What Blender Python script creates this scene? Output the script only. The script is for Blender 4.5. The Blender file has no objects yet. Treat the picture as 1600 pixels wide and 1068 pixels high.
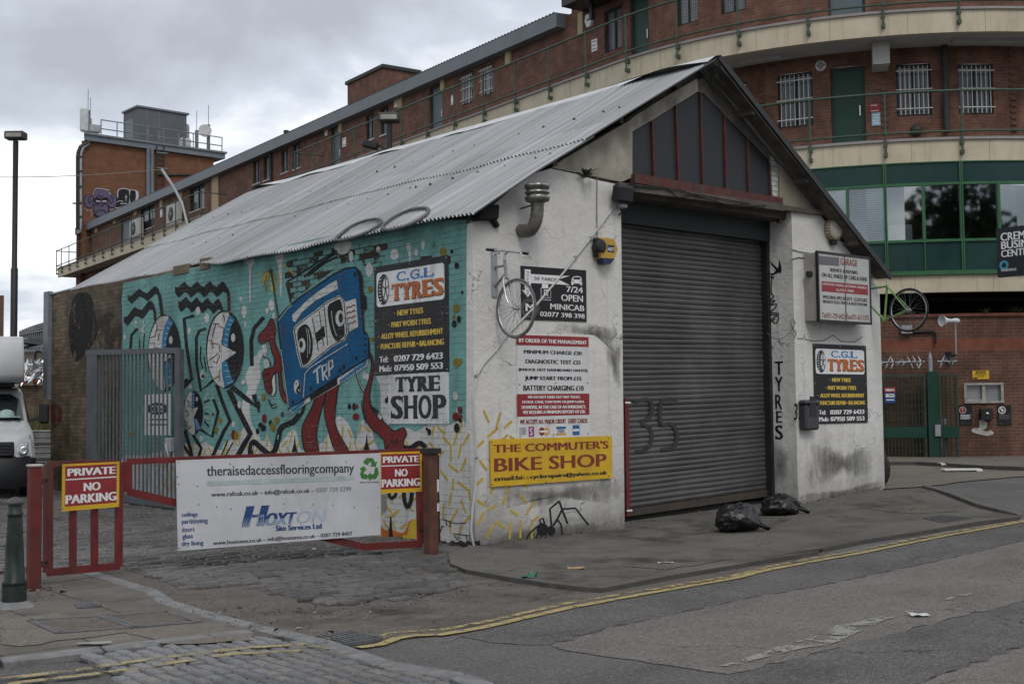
import bpy, bmesh, math, random
from math import sin, cos, pi, radians, sqrt, atan2, floor
from mathutils import Vector as V, Matrix
random.seed(11)
scn = bpy.context.scene
COL = scn.collection

# ------------------------------------------------------------------ camera
F, YAW, ROLL, PITCH = 1950.0, radians(49.24), radians(.65), radians(3.14)
fl = V((cos(YAW), sin(YAW), 0)); rt = V((sin(YAW), -cos(YAW), 0)); up = V((0, 0, 1))
fw = fl*cos(PITCH) + up*sin(PITCH); cu = up*cos(PITCH) - fl*sin(PITCH)
CAM = V((-9.163, -11.318, 1.6))
cam = bpy.data.cameras.new('camera'); co = bpy.data.objects.new('camera', cam); COL.objects.link(co)
cr, sr = cos(ROLL), sin(ROLL)
ax = rt*cr - cu*sr          # image right
ay = rt*sr + cu*cr          # image up
co.matrix_world = Matrix(((ax.x, ay.x, -fw.x, CAM.x), (ax.y, ay.y, -fw.y, CAM.y), (ax.z, ay.z, -fw.z, CAM.z), (0, 0, 0, 1)))
cam.sensor_width = 36; cam.lens = F/1600*36; cam.clip_end = 3000; cam.clip_start = .1
scn.camera = co

# ------------------------------------------------------------------ sky and light
SUN_EL, SUN_AZ = radians(50), radians(205)      # azimuth of the bright part of the cloud, clockwise from +Y
w = bpy.data.worlds.new('World'); scn.world = w; w.use_nodes = True
nt = w.node_tree; N = nt.nodes; Lk = nt.links; N.clear()
def wn(t, **k):
    n = N.new(t)
    for a, b in k.items(): setattr(n, a, b)
    return n
wo = wn('ShaderNodeOutputWorld'); bg = wn('ShaderNodeBackground'); bg.inputs[1].default_value = .1
sky = wn('ShaderNodeTexSky', sky_type='NISHITA', sun_disc=False, sun_elevation=SUN_EL, sun_rotation=SUN_AZ)
tc = wn('ShaderNodeTexCoord'); sx = wn('ShaderNodeSeparateXYZ'); Lk.new(tc.outputs['Generated'], sx.inputs[0])
def wm(op, a, b):
    n = wn('ShaderNodeMath', operation=op)
    for i, q in enumerate((a, b)):
        if isinstance(q, (int, float)): n.inputs[i].default_value = q
        else: Lk.new(q, n.inputs[i])
    return n.outputs[0]
zz = wm('ADD', wm('MAXIMUM', sx.outputs[2], 0), .30)
cx = wn('ShaderNodeCombineXYZ'); Lk.new(wm('DIVIDE', sx.outputs[0], zz), cx.inputs[0]); Lk.new(wm('DIVIDE', sx.outputs[1], zz), cx.inputs[1])
n1 = wn('ShaderNodeTexNoise'); n1.inputs['Scale'].default_value = 1.9; n1.inputs['Detail'].default_value = 7; n1.inputs['Roughness'].default_value = .52; n1.inputs['Distortion'].default_value = .25
mp = wn('ShaderNodeMapping'); mp.inputs['Location'].default_value = (3.1, 1.4, 0); Lk.new(cx.outputs[0], mp.inputs[0]); Lk.new(mp.outputs[0], n1.inputs['Vector'])
cr1 = wn('ShaderNodeValToRGB'); e = cr1.color_ramp.elements
e[0].position = .38; e[0].color = (.365, .382, .415, 1); e[1].position = .63; e[1].color = (.98, .98, .98, 1)
q = cr1.color_ramp.elements.new(.5); q.color = (.50, .54, .60, 1)
Lk.new(n1.outputs['Fac'], cr1.inputs[0])
sc_ = wn('ShaderNodeMixRGB', blend_type='MULTIPLY'); sc_.inputs[0].default_value = 1; sc_.inputs[2].default_value = (9.6, 9.6, 9.6, 1); Lk.new(cr1.outputs[0], sc_.inputs[1])
mx = wn('ShaderNodeMixRGB'); mx.inputs[0].default_value = .93; Lk.new(sky.outputs[0], mx.inputs[1]); Lk.new(sc_.outputs[0], mx.inputs[2])
Lk.new(mx.outputs[0], bg.inputs[0]); Lk.new(bg.outputs[0], wo.inputs[0])
sl = bpy.data.lights.new('sun', 'SUN'); sl.energy = .9; sl.angle = radians(25); sl.color = (1, .96, .9)
so = bpy.data.objects.new('sun', sl); COL.objects.link(so)
sd = V((sin(SUN_AZ)*cos(SUN_EL), cos(SUN_AZ)*cos(SUN_EL), sin(SUN_EL)))
so.rotation_euler = sd.to_track_quat('Z', 'Y').to_euler()
scn.view_settings.view_transform = 'Standard'; scn.view_settings.look = 'None'; scn.view_settings.exposure = .52; scn.view_settings.gamma = 1
scn.view_settings.use_curve_mapping = False

# ------------------------------------------------------------------ survey: sight lines of the photograph met with real surfaces
RG = dict(A=(0,130,3.0525),B=(0,460,3.56),C=(0,680,2.7525),D=(170,400,3.337),E=(400,380,3.141),G=(260,640,3.2),H=(700,240,3.337),I=(700,500,2.81),
 J=(860,60,2.963),K=(950,300,1.9778),L=(1160,300,2.136),M=(1340,340,2.543),N=(1160,0,3.559),O=(700,0,3.2),P=(300,120,3.478),Q=(1280,220,3.559),
 a=(0,500,3.814),b=(1370,550,5.087),c=(1180,370,3.34),d=(680,740,2.667),e=(1100,700,2.902),f=(110,280,12.31),g=(210,560,6.281),h=(400,840,4.0),
 i=(580,740,6.675),j=(740,370,5.933),k=(790,280,5.34),l=(110,160,5.342),m=(330,400,5.926),n=(580,400,3.8125),o=(800,515,6.1),s=(0,0,1.6),x=(0,0,1.0))
def px(r, x, y):
    a, b, k = RG[r]; return a + x/k, b + y/k
def ray(u, v):
    dx, dy = u - 800, v - 534
    return fw + rt*((cr*dx - sr*dy)/F) - cu*((sr*dx + cr*dy)/F)
def meet(u, v, n, c):
    d = ray(u, v); n = V(n); return CAM + d*((c - CAM.dot(n))/d.dot(n))
def interp(x, t):
    if x <= t[0][0]: return t[0][1]
    for (a, b), (c, d) in zip(t, t[1:]):
        if x <= c: return b + (d - b)*(x - a)/(c - a)
    return t[-1][1]
GX = [(-60, 0), (0, 0), (2.46, .02), (6.2, .12), (8.43, .28), (14, .33), (60, .33)]
GY = [(-60, 0), (1, 0), (20, .2), (120, .2)]
def gz(x, y): return interp(x, GX) + interp(y, GY)
def on_ground(u, v, h=0):
    z = 0
    for _ in range(6):
        p = meet(u, v, (0, 0, 1), z + h); z = gz(p.x, p.y)
    return p
def at_depth(u, v, D):
    d = ray(u, v); return CAM + d*(D/d.dot(fl))

# ------------------------------------------------------------------ mesh helpers
class Plane:
    """A flat wall: a runs to the viewer's right along u, b runs up, n points out of the wall."""
    def __init__(s, o, u, n, v=(0, 0, 1)):
        s.o, s.u, s.v, s.n = V(o), V(u).normalized(), V(v).normalized(), V(n).normalized()
    def pt(s, a, b, off=0): return s.o + s.u*a + s.v*b + s.n*off
    def sight(s, r, x, y, off=0):
        u, v = px(r, x, y); p = meet(u, v, s.n, s.o.dot(s.n) + off) - s.o
        return p.dot(s.u), p.dot(s.v)
FRONT = Plane((0, 0, 0), (1, 0, 0), (0, -1, 0))
SIDE = Plane((0, 0, 0), (0, -1, 0), (-1, 0, 0))
REVEAL = Plane((6.15, 0, 0), (0, -1, 0), (-1, 0, 0))

_glyph = {}
def glyphs(s, bold=0.0):
    k = (s, bold)
    if k not in _glyph:
        c = bpy.data.curves.new('lettering', 'FONT'); c.body = s; c.resolution_u = 3
        o = bpy.data.objects.new('lettering', c); COL.objects.link(o)
        dg = bpy.context.evaluated_depsgraph_get(); dg.update()
        me = bpy.data.meshes.new_from_object(o.evaluated_get(dg))
        vs = [(v.co.x, v.co.y) for v in me.vertices]; fs = [list(p.vertices) for p in me.polygons]
        bpy.data.objects.remove(o); bpy.data.curves.remove(c); bpy.data.meshes.remove(me)
        x0 = min(v[0] for v in vs); x1 = max(v[0] for v in vs); y0 = min(v[1] for v in vs); y1 = max(v[1] for v in vs)
        vs = [((x - x0)/(x1 - x0), (y - y0)/(y1 - y0)) for x, y in vs]
        if bold > 0:        # heavier letters: three overlapping copies a hair apart
            asp = (x1 - x0)/(y1 - y0); d = bold*1.5/max(asp, .2); d = min(d, .2); n0 = len(vs); V3 = []
            for j in (-1, 0, 1): V3 += [((x + d*j + d)/(1 + 2*d), y) for x, y in vs]
            fs = [[i + n0*j for i in f] for j in range(3) for f in fs]; vs = V3
        _glyph[k] = (vs, fs, (x1 - x0)/(y1 - y0))
    return _glyph[k]
SERIF = {'T': [(.5, 0, .5), (.06, .86, .12, .28), (.94, .86, .12, .28)], 'Y': [(.5, 0, .5), (.12, .93, .36), (.88, .93, .36)],
 'R': [(.16, 0, .42), (.9, 0, .3), (.08, .93, .2)], 'E': [(.06, 0, .2), (.06, .93, .2), (.94, .8, .12, .2), (.94, .2, .12, .24)],
 'H': [(.13, 0, .36), (.87, 0, .36), (.13, .93, .36), (.87, .93, .36)], 'P': [(.16, 0, .46), (.08, .93, .2)],
 'L': [(.12, 0, .3), (.14, .93, .4), (.94, .2, .12, .3)], 'S': [(.06, .17, .1, .3), (.93, .83, .1, .26)], 'C': [(.93, .8, .12, .3)],
 'G': [(.93, .8, .12, .3), (.8, .42, .4)]}

def catmull(pts, n=5, closed=True):
    out = []; m = len(pts)
    for i in range(m if closed else m - 1):
        if closed: p = [pts[(i + k - 1) % m] for k in range(4)]
        else: p = [pts[max(0, min(m - 1, i + k - 1))] for k in range(4)]
        for j in range(n):
            t = j/n
            out.append(tuple(.5*((2*p[1][k]) + (-p[0][k] + p[2][k])*t + (2*p[0][k] - 5*p[1][k] + 4*p[2][k] - p[3][k])*t*t + (-p[0][k] + 3*p[1][k] - 3*p[2][k] + p[3][k])*t**3) for k in (0, 1)))
    if not closed: out.append(tuple(pts[-1]))
    return out

class MB:
    def __init__(s): s.v, s.f, s.m, s.uv, s.sm, s.mats = [], [], [], [], [], []
    def mi(s, m):
        if m not in s.mats: s.mats.append(m)
        return s.mats.index(m)
    def face(s, pts, m, uv=None, smooth=False):
        b = len(s.v); s.v += [tuple(p) for p in pts]; s.f.append(list(range(b, b + len(pts)))); s.m.append(s.mi(m)); s.uv.append(uv); s.sm.append(smooth)
    def grid(s, rows, m, closed=False, smooth=True, uvs=None):
        """rows of points joined into quads that share vertices"""
        b = len(s.v); n = len(rows[0]); k = s.mi(m)
        for r in rows: s.v += [tuple(p) for p in r]
        for i in range(len(rows) - 1):
            for j in range(n if closed else n - 1):
                j2 = (j + 1) % n
                s.f.append([b + i*n + j, b + i*n + j2, b + (i + 1)*n + j2, b + (i + 1)*n + j]); s.m.append(k); s.sm.append(smooth)
                s.uv.append([uvs[i][j], uvs[i][j2], uvs[i + 1][j2], uvs[i + 1][j]] if uvs else None)
    def obox(s, c, a, b, d, m, bev=0):
        """box round c with half-axes a, b, d (vectors)"""
        c, a, b, d = V(c), V(a), V(b), V(d)
        if a.cross(b).dot(d) < 0: a = -a
        if bev <= 0:
            P = [c + a*i + b*j + d*k for k in (-1, 1) for j in (-1, 1) for i in (-1, 1)]
            for q in ((0, 2, 3, 1), (4, 5, 7, 6), (0, 1, 5, 4), (2, 6, 7, 3), (0, 4, 6, 2), (1, 3, 7, 5)): s.face([P[i] for i in q], m)
            return
        A, B, D = a.length, b.length, d.length; bev = min(bev, A*.9, B*.9, D*.9)
        fa, fb, fd = 1 - bev/A, 1 - bev/B, 1 - bev/D
        g = lambda i, j, k: c + a*i + b*j + d*k
        for q in (1, -1):
            R = (lambda L: L if q > 0 else L[::-1])
            s.face(R([g(-fa, -fb, q), g(fa, -fb, q), g(fa, fb, q), g(-fa, fb, q)]), m)
            s.face(R([g(q, -fb, -fd), g(q, fb, -fd), g(q, fb, fd), g(q, -fb, fd)]), m)
            s.face(R([g(-fa, q, -fd), g(-fa, q, fd), g(fa, q, fd), g(fa, q, -fd)]), m)
        for i in (-1, 1):
            for j in (-1, 1):
                for L in ([g(i, j*fb, -fd), g(i, j*fb, fd), g(i*fa, j, fd), g(i*fa, j, -fd)], [g(i, -fb, j*fd), g(i, fb, j*fd), g(i*fa, fb, j), g(i*fa, -fb, j)], [g(-fa, i, j*fd), g(fa, i, j*fd), g(fa, i*fb, j), g(-fa, i*fb, j)]):
                    nrm = (L[1] - L[0]).cross(L[2] - L[0]); mid = sum(L, V())/4
                    s.face(L if nrm.dot(mid - c) > 0 else L[::-1], m)
                for k in (-1, 1):
                    L = [g(i, j*fb, k*fd), g(i*fa, j, k*fd), g(i*fa, j*fb, k)]
                    nrm = (L[1] - L[0]).cross(L[2] - L[0]); mid = sum(L, V())/3
                    s.face(L if nrm.dot(mid - c) > 0 else L[::-1], m)
    def box(s, p, q, m, bev=0):
        p, q = V(p), V(q); c = (p + q)/2; h = (q - p)/2
        s.obox(c, (abs(h.x), 0, 0), (0, abs(h.y), 0), (0, 0, abs(h.z)), m, bev)
    def bar(s, p, q, w, h, m, n=None, bev=0):
        p, q = V(p), V(q); d = (q - p); L = d.length; d.normalize()
        n = V(n) if n is not None else (V((0, 0, 1)) if abs(d.z) < .9 else V((0, 1, 0)))
        b = d.cross(n).normalized(); n = b.cross(d).normalized()
        s.obox((p + q)/2, d*(L/2), b*(w/2), n*(h/2), m, bev)
    def tube(s, pts, r, m, n=8, cap=True, smooth=True, closed=False):
        pts = [V(p) for p in pts]; R = r if isinstance(r, (list, tuple)) else [r]*len(pts)
        rows = []; pv = None
        for i, p in enumerate(pts):
            if closed: t = pts[(i + 1) % len(pts)] - pts[i - 1]
            else: t = pts[min(i + 1, len(pts) - 1)] - pts[max(i - 1, 0)]
            t.normalize()
            if pv is None: pv = t.orthogonal().normalized()
            pv = (pv - t*pv.dot(t)).normalized(); b = t.cross(pv)
            rows.append([p + (pv*cos(2*pi*k/n) + b*sin(2*pi*k/n))*R[i] for k in range(n)])
        if closed: rows.append(rows[0])
        s.grid(rows, m, closed=True, smooth=smooth)
        if cap and not closed:
            s.face(rows[0][::-1], m); s.face(rows[-1], m)
    def lathe(s, prof, c, m, n=20, axis=(0, 0, 1), smooth=True):
        a = V(axis).normalized(); e1 = a.orthogonal().normalized(); e2 = a.cross(e1); c = V(c)
        rows = [[c + a*z + (e1*cos(2*pi*k/n) + e2*sin(2*pi*k/n))*r for k in range(n)] for r, z in prof]
        s.grid(rows, m, closed=True, smooth=smooth)
        if prof[0][0] > 1e-4: s.face(rows[0][::-1], m)
        if prof[-1][0] > 1e-4: s.face(rows[-1], m)
    def prism(s, plane, pts, o0, o1, m, mside=None):
        """outline on a plane given thickness from offset o0 to o1 (o1 towards the viewer)"""
        A = sum(p[0]*q[1] - q[0]*p[1] for p, q in zip(pts, pts[1:] + pts[:1]))
        if A < 0: pts = pts[::-1]
        f = [plane.pt(a, b, o1) for a, b in pts]; k = [plane.pt(a, b, o0) for a, b in pts]
        s.face(f, m); s.face(k[::-1], mside or m)
        for i in range(len(pts)):
            j = (i + 1) % len(pts); s.face([f[i], k[i], k[j], f[j]], mside or m)
    # ---- flat artwork on a plane, outlines given in survey coordinates
    def fill(s, pl, r, pts, m, off, sm=0):
        if sm: pts = catmull(pts, sm)
        off = s.lift(off); P = [pl.sight(r, *p, off) for p in pts]
        A = sum(p[0]*q[1] - q[0]*p[1] for p, q in zip(P, P[1:] + P[:1]))
        if A < 0: P = P[::-1]
        s.face([pl.pt(a, b, off) for a, b in P], m)
    def lift(s, off):
        s.k = (getattr(s, 'k', 0) + 1) % 50; return off + s.k*.00002
    def soft(s, pl, r, pts, m, off):
        """a bloom: UV u runs from 0 at the middle to 1 at the rim so the material can thin out"""
        pts = catmull(pts, 4); P = [pl.sight(r, *p, off) for p in pts]; c = (sum(p[0] for p in P)/len(P), sum(p[1] for p in P)/len(P))
        A = sum(p[0]*q[1] - q[0]*p[1] for p, q in zip(P, P[1:] + P[:1]))
        if A < 0: P = P[::-1]
        for p, q in zip(P, P[1:] + P[:1]): s.face([pl.pt(*c, off), pl.pt(*p, off), pl.pt(*q, off)], m, [(0, 0), (1, 0), (1, 0)])
    def rect(s, pl, r, x0, y0, x1, y1, m, off):
        a0, b1 = pl.sight(r, x0, y0, off); a1, b0 = pl.sight(r, x1, y1, off)
        s.face([pl.pt(a, b, off) for a, b in ((a0, b0), (a1, b0), (a1, b1), (a0, b1))], m)
    def stroke(s, pl, r, pts, wd, m, off, sm=4, taper=False):
        if sm and len(pts) > 2: pts = catmull(pts, sm, closed=False)
        L, R = [], []
        for i, p in enumerate(pts):
            q0 = pts[max(0, i - 1)]; q1 = pts[min(len(pts) - 1, i + 1)]
            dx, dy = q1[0] - q0[0], q1[1] - q0[1]; l = sqrt(dx*dx + dy*dy) or 1
            h = wd/2*(1 - .75*i/(len(pts) - 1) if taper else 1)
            L.append((p[0] - dy/l*h, p[1] + dx/l*h)); R.append((p[0] + dy/l*h, p[1] - dx/l*h))
        off = s.lift(off); L = [pl.pt(*pl.sight(r, *p, off), off) for p in L]; R = [pl.pt(*pl.sight(r, *p, off), off) for p in R]
        for i in range(len(pts) - 1):
            f = [L[i], L[i + 1], R[i + 1], R[i]]
            if (f[1] - f[0]).cross(f[2] - f[0]).dot(pl.n) < 0: f = f[::-1]
            s.face(f, m)
    def ell(s, pl, r, x, y, rx, ry, m, off, rot=0, n=20):
        s.fill(pl, r, [(x + rx*cos(t)*cos(rot) - ry*sin(t)*sin(rot), y + rx*cos(t)*sin(rot) + ry*sin(t)*cos(rot)) for t in [2*pi*k/n for k in range(n)]], m, off)
    def words(s, pl, txt, a0, b0, a1, b1, m, off, bold=0.0, tilt=0.0, slant=0.0):
        vs, fs, asp = glyphs(txt, bold); B = len(s.v); k = s.mi(m)
        n3 = len(vs)//3 if bold > 0 else len(vs) + 1
        for i, (x, y) in enumerate(vs): s.v.append(tuple(pl.pt(a0 + (a1 - a0)*x + slant*(b1 - b0)*y, b0 + (b1 - b0)*y + tilt*(a1 - a0)*x, off + .00025*(i//n3))))
        for f in fs: s.f.append([B + i for i in f]); s.m.append(k); s.uv.append(None); s.sm.append(False)
    def text(s, pl, r, txt, x0, y0, x1, y1, m, off, bold=0.0, base=None, slant=0.0):
        """letters between top-left and bottom-right survey points, base = plane distance in front of the wall"""
        a0, b1 = pl.sight(r, x0, y0, off); a1, b0 = pl.sight(r, x1, y1, off)
        s.words(pl, txt, a0, b0, a1, b1, m, off, bold, 0, slant)
    def slab(s, pl, txt, a0, b0, a1, b1, m, off, gap=.12, bold=.03, th=.11):
        n = len(txt); ws = [.35 if ch == '.' else 1 for ch in txt]; tot = sum(ws) + gap*(n - 1); u = (a1 - a0)/tot; x = a0; H = b1 - b0
        for ch, wd in zip(txt, ws):
            W = wd*u
            if ch == '.': s.face([pl.pt(x + W*p, b0 + H*.22*q, off) for p, q in ((.1, 0), (.9, 0), (.9, 1), (.1, 1))], m)
            else:
                s.words(pl, ch, x, b0, x + W, b1, m, off, bold)
                for sf in SERIF.get(ch, ()):
                    c_, y_, w_ = sf[:3]; h_ = sf[3] if len(sf) > 3 else th
                    y_ = y_ - h_/2 if len(sf) > 3 else (y_ if y_ < .5 else 1 - h_)
                    s.face([pl.pt(x + W*(c_ + w_*(p - .5)), b0 + H*(y_ + h_*q), off + .0003) for p, q in ((0, 0), (1, 0), (1, 1), (0, 1))], m)
            x += W + gap*u
    def build(s, name, parent=None, label=None, cat=None, group=None, kind=None, origin=None):
        if not s.v: return None
        xs = [p[0] for p in s.v]; ys = [p[1] for p in s.v]; zs = [p[2] for p in s.v]
        o = V(origin) if origin is not None else V(((min(xs) + max(xs))/2, (min(ys) + max(ys))/2, min(zs)))
        me = bpy.data.meshes.new(name); me.from_pydata([(p[0] - o.x, p[1] - o.y, p[2] - o.z) for p in s.v], [], s.f)
        for m in s.mats: me.materials.append(m)
        me.polygons.foreach_set('material_index', s.m); me.polygons.foreach_set('use_smooth', s.sm)
        uvl = me.uv_layers.new(name='UVMap').data
        for p, uv in zip(me.polygons, s.uv):
            if uv is not None:
                for li, t in zip(p.loop_indices, uv): uvl[li].uv = t
            else:
                nx, ny, nz = abs(p.normal.x), abs(p.normal.y), abs(p.normal.z)
                for li in p.loop_indices:
                    c = s.v[me.loops[li].vertex_index]
                    uvl[li].uv = (c[0], c[1]) if nz > max(nx, ny) else ((c[1], c[2]) if nx > ny else (c[0], c[2]))
        ob = bpy.data.objects.new(name, me); COL.objects.link(ob); ob.location = o
        tag(ob, label, cat, group, kind)
        if parent is not None: adopt(ob, parent)
        return ob
WORLD = {}
def tag(o, label=None, cat=None, group=None, kind=None):
    for k, v_ in (('label', label), ('category', cat), ('group', group), ('kind', kind)):
        if v_: o[k] = v_
    return o
def wloc(o): return o.location if o.parent is None else o.location + wloc(o.parent)
def adopt(o, p):
    o.parent = p; o.location = o.location - wloc(p)
def thing(name, loc, label, cat, group=None, kind=None):
    o = bpy.data.objects.new(name, None); COL.objects.link(o); o.location = loc; o.empty_display_size = .2
    return tag(o, label, cat, group, kind)
def kids(o): return [c for c in bpy.data.objects if c.parent is o]
def copy_tree(o, parent=None):
    c = o.copy(); COL.objects.link(c)
    if parent is not None: c.parent = parent
    for k in kids(o): copy_tree(k, c)
    return c

# ------------------------------------------------------------------ materials
def srgb(r, g, b):
    return tuple(((c/255)/12.92 if c/255 <= .04045 else ((c/255 + .055)/1.055)**2.4) for c in (r, g, b))
class NT:
    def __init__(s, name):
        s.m = bpy.data.materials.new(name); s.m.use_nodes = True; s.t = s.m.node_tree; s.N = s.t.nodes; s.L = s.t.links
        s.b = s.N['Principled BSDF']; s.out = s.N['Material Output']
    def n(s, t, ins=None, **k):
        n = s.N.new(t)
        for a, b in k.items(): setattr(n, a, b)
        for a, b in (ins or {}).items(): s.put(n.inputs[a], b)
        return n
    def put(s, sock, v_):
        if isinstance(v_, bpy.types.NodeSocket): s.L.new(v_, sock)
        elif isinstance(v_, (tuple, list)) and len(v_) == 3 and sock.type == 'RGBA': sock.default_value = (*v_, 1)
        else: sock.default_value = v_
    def math(s, op, a, b=0, c=None):
        n = s.n('ShaderNodeMath', operation=op); s.put(n.inputs[0], a); s.put(n.inputs[1], b)
        if c is not None: s.put(n.inputs[2], c)
        return n.outputs[0]
    def mix(s, f, a, b, mode='MIX'):
        n = s.n('ShaderNodeMixRGB', blend_type=mode); s.put(n.inputs[0], f); s.put(n.inputs[1], a); s.put(n.inputs[2], b); return n.outputs[0]
    def pos(s, scale=(1, 1, 1), rot=0):
        g = s.n('ShaderNodeNewGeometry'); mp = s.n('ShaderNodeMapping', {'Scale': scale, 'Rotation': (0, 0, rot)}); s.L.new(g.outputs['Position'], mp.inputs[0]); return mp.outputs[0]
    def uvm(s, scale=(1, 1, 1), rot=0):
        g = s.n('ShaderNodeUVMap', uv_map='UVMap'); mp = s.n('ShaderNodeMapping', {'Scale': scale, 'Rotation': (0, 0, rot)}); s.L.new(g.outputs[0], mp.inputs[0]); return mp.outputs[0]
    def noise(s, vec, scale, detail=4, rough=.6):
        return s.n('ShaderNodeTexNoise', {'Vector': vec, 'Scale': scale, 'Detail': detail, 'Roughness': rough}).outputs['Fac']
    def ramp(s, f, lo, hi, a=0., b=1.):
        n = s.n('ShaderNodeMapRange', {'Value': f, 'From Min': lo, 'From Max': hi, 'To Min': a, 'To Max': b}); n.clamp = True; return n.outputs[0]
    def bump(s, h, strength=.3, dist=.02, prev=None):
        n = s.n('ShaderNodeBump', {'Height': h, 'Strength': strength, 'Distance': dist})
        if prev is not None: s.L.new(prev, n.inputs['Normal'])
        return n.outputs[0]
    def done(s, color, rough=.8, normal=None, metal=0., spec=None):
        s.put(s.b.inputs['Base Color'], color); s.put(s.b.inputs['Roughness'], rough); s.put(s.b.inputs['Metallic'], metal)
        if normal is not None: s.L.new(normal, s.b.inputs['Normal'])
        if spec is not None: s.b.inputs['Specular IOR Level'].default_value = spec
        if spec is None and metal == 0: s.b.inputs['Specular IOR Level'].default_value = .28
        return s.m
def mul(c, k): return tuple(x*k for x in c)
def plain(name, c, rough=.6, var=.25, scale=6, bump=0., metal=0., dirt=None, dirt_amt=.0, spec=None):
    t = NT(name); p = t.pos(); nz = t.noise(p, scale, 5)
    col = t.mix(t.ramp(nz, .3, .7), mul(c, 1 - var), mul(c, 1 + var*.6))
    if dirt is not None: col = t.mix(t.math('MULTIPLY', t.ramp(t.noise(t.pos((1, 1, .35)), scale*.45, 6, .7), .48, .68), dirt_amt), col, dirt)
    nrm = t.bump(t.noise(p, scale*8, 3), bump, .01) if bump else None
    return t.done(col, t.ramp(nz, .2, .8, max(.05, rough - .12), min(1, rough + .1)), nrm, metal, spec)
def brickm(name, c1, c2, mortar, bw=.225, rh=.075, ms=.006, var=.35, bump=.5, grime=None, grime_amt=.4, rough=.85):
    t = NT(name); u = t.uvm()
    br = t.n('ShaderNodeTexBrick', {'Vector': u, 'Color1': c1, 'Color2': c2, 'Mortar': mortar, 'Scale': 1.0, 'Mortar Size': ms, 'Mortar Smooth': .2, 'Bias': 0.0, 'Brick Width': bw, 'Row Height': rh})
    n1 = t.noise(u, 2.2, 5); n2 = t.noise(u, 40, 3)
    col = t.mix(1, br.outputs['Color'], t.mix(t.ramp(n1, .3, .7), (1 - var,)*3, (1 + var*.5,)*3), 'MULTIPLY')
    col = t.mix(.5, col, t.mix(t.ramp(n2, .3, .7), (.75,)*3, (1.2,)*3), 'MULTIPLY')
    if grime is not None: col = t.mix(t.math('MULTIPLY', t.ramp(t.noise(t.uvm((1, .5, 1)), .9, 6, .7), .47, .65), grime_amt), col, grime)
    nb = t.bump(t.math('SUBTRACT', 1, br.outputs['Fac']), bump, .01); nb = t.bump(n2, .25, .006, nb)
    return t.done(col, rough, nb)
def painted_brick(name, c, var=.22, joints=.3, fade=None):
    """paint rolled over the same brickwork: joints still show, colour worn unevenly"""
    t = NT(name); u = t.uvm()
    br = t.n('ShaderNodeTexBrick', {'Vector': u, 'Color1': (1, 1, 1), 'Color2': (.9, .9, .9), 'Mortar': (0, 0, 0), 'Scale': 1.0, 'Mortar Size': .005, 'Mortar Smooth': .6, 'Brick Width': .225, 'Row Height': .075})
    n1 = t.noise(u, 1.3, 6, .65); n2 = t.noise(u, 22, 4)
    col = t.mix(t.ramp(n1, .3, .72), mul(c, 1 - var), mul(c, 1 + var))
    if fade: col = t.mix(t.math('MULTIPLY', t.ramp(n2, .55, .75), .5), col, fade)
    jm = t.math('MULTIPLY', br.outputs['Fac'], t.math('MULTIPLY', t.ramp(t.noise(u, 1.7, 3), .38, .62), joints))
    col = t.mix(jm, col, (.015, .016, .016))
    nb = t.bump(t.math('SUBTRACT', 1, br.outputs['Fac']), .45, .006); nb = t.bump(n2, .2, .006, nb)
    return t.done(col, .8, nb, 0., .18)
# ------------------------------------------------------------------ palette
def mat_ground(name, c1, c2, scale=3, speck=.5, bump=.5, rough=.92, stain=None, stain_amt=.6):
    t = NT(name); p = t.pos(); n1 = t.noise(p, scale*.35, 6, .65); n2 = t.noise(p, 95, 3, .7); n3 = t.noise(p, 28, 3)
    vo = t.n('ShaderNodeTexVoronoi', {'Vector': p, 'Scale': 130.0})
    col = t.mix(t.ramp(n1, .34, .66), c1, c2)
    col = t.mix(speck, col, t.mix(t.ramp(n2, .32, .68), (.3,)*3, (1.8,)*3), 'MULTIPLY')
    col = t.mix(speck*.8, col, t.mix(t.ramp(n3, .3, .7), (.62,)*3, (1.35,)*3), 'MULTIPLY')
    col = t.mix(t.math('MULTIPLY', t.ramp(t.noise(t.pos((.5, 1.6, 1)), 1.1, 7, .72), .52, .7), .45), col, mul(c1, .5))
    cr_ = t.n('ShaderNodeTexVoronoi', {'Vector': t.n('ShaderNodeVectorMath', {0: p, 1: t.n('ShaderNodeTexNoise', {'Vector': p, 'Scale': 1.6, 'Detail': 5}).outputs['Color']}, operation='ADD').outputs[0], 'Scale': .38}, feature='DISTANCE_TO_EDGE')
    col = t.mix(t.math('MULTIPLY', t.ramp(cr_.outputs['Distance'], .006, .001), t.math('MULTIPLY', t.ramp(n1, .45, .55), .75)), col, mul(c1, .25))
    col = t.mix(t.math('MULTIPLY', t.ramp(vo.outputs['Distance'], .22, .05), .28*speck), col, (.34, .33, .31))
    vo2 = t.n('ShaderNodeTexVoronoi', {'Vector': p, 'Scale': 48.0}); wn2 = t.n('ShaderNodeSeparateColor', {'Color': vo2.outputs['Color']}).outputs[0]
    col = t.mix(t.math('MULTIPLY', t.math('MULTIPLY', t.ramp(vo2.outputs['Distance'], .5, .3), t.ramp(wn2, .72, .80)), .55*speck), col, mul(c2, 2.0)); col = t.mix(t.math('MULTIPLY', t.math('MULTIPLY', t.ramp(vo2.outputs['Distance'], .5, .3), t.ramp(wn2, .24, .16)), .6*speck), col, mul(c1, .4))
    if stain is not None: col = t.mix(t.math('MULTIPLY', t.ramp(t.noise(p, .8, 7, .7), .5, .66), stain_amt), col, stain)
    nb = t.bump(n2, bump, .012); nb = t.bump(n3, bump*.4, .02, nb)
    return t.done(col, rough, nb)
M_ASPH = mat_ground('asphalt', (.088, .085, .082), (.125, .121, .117), 2.2, .75, .7)
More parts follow.
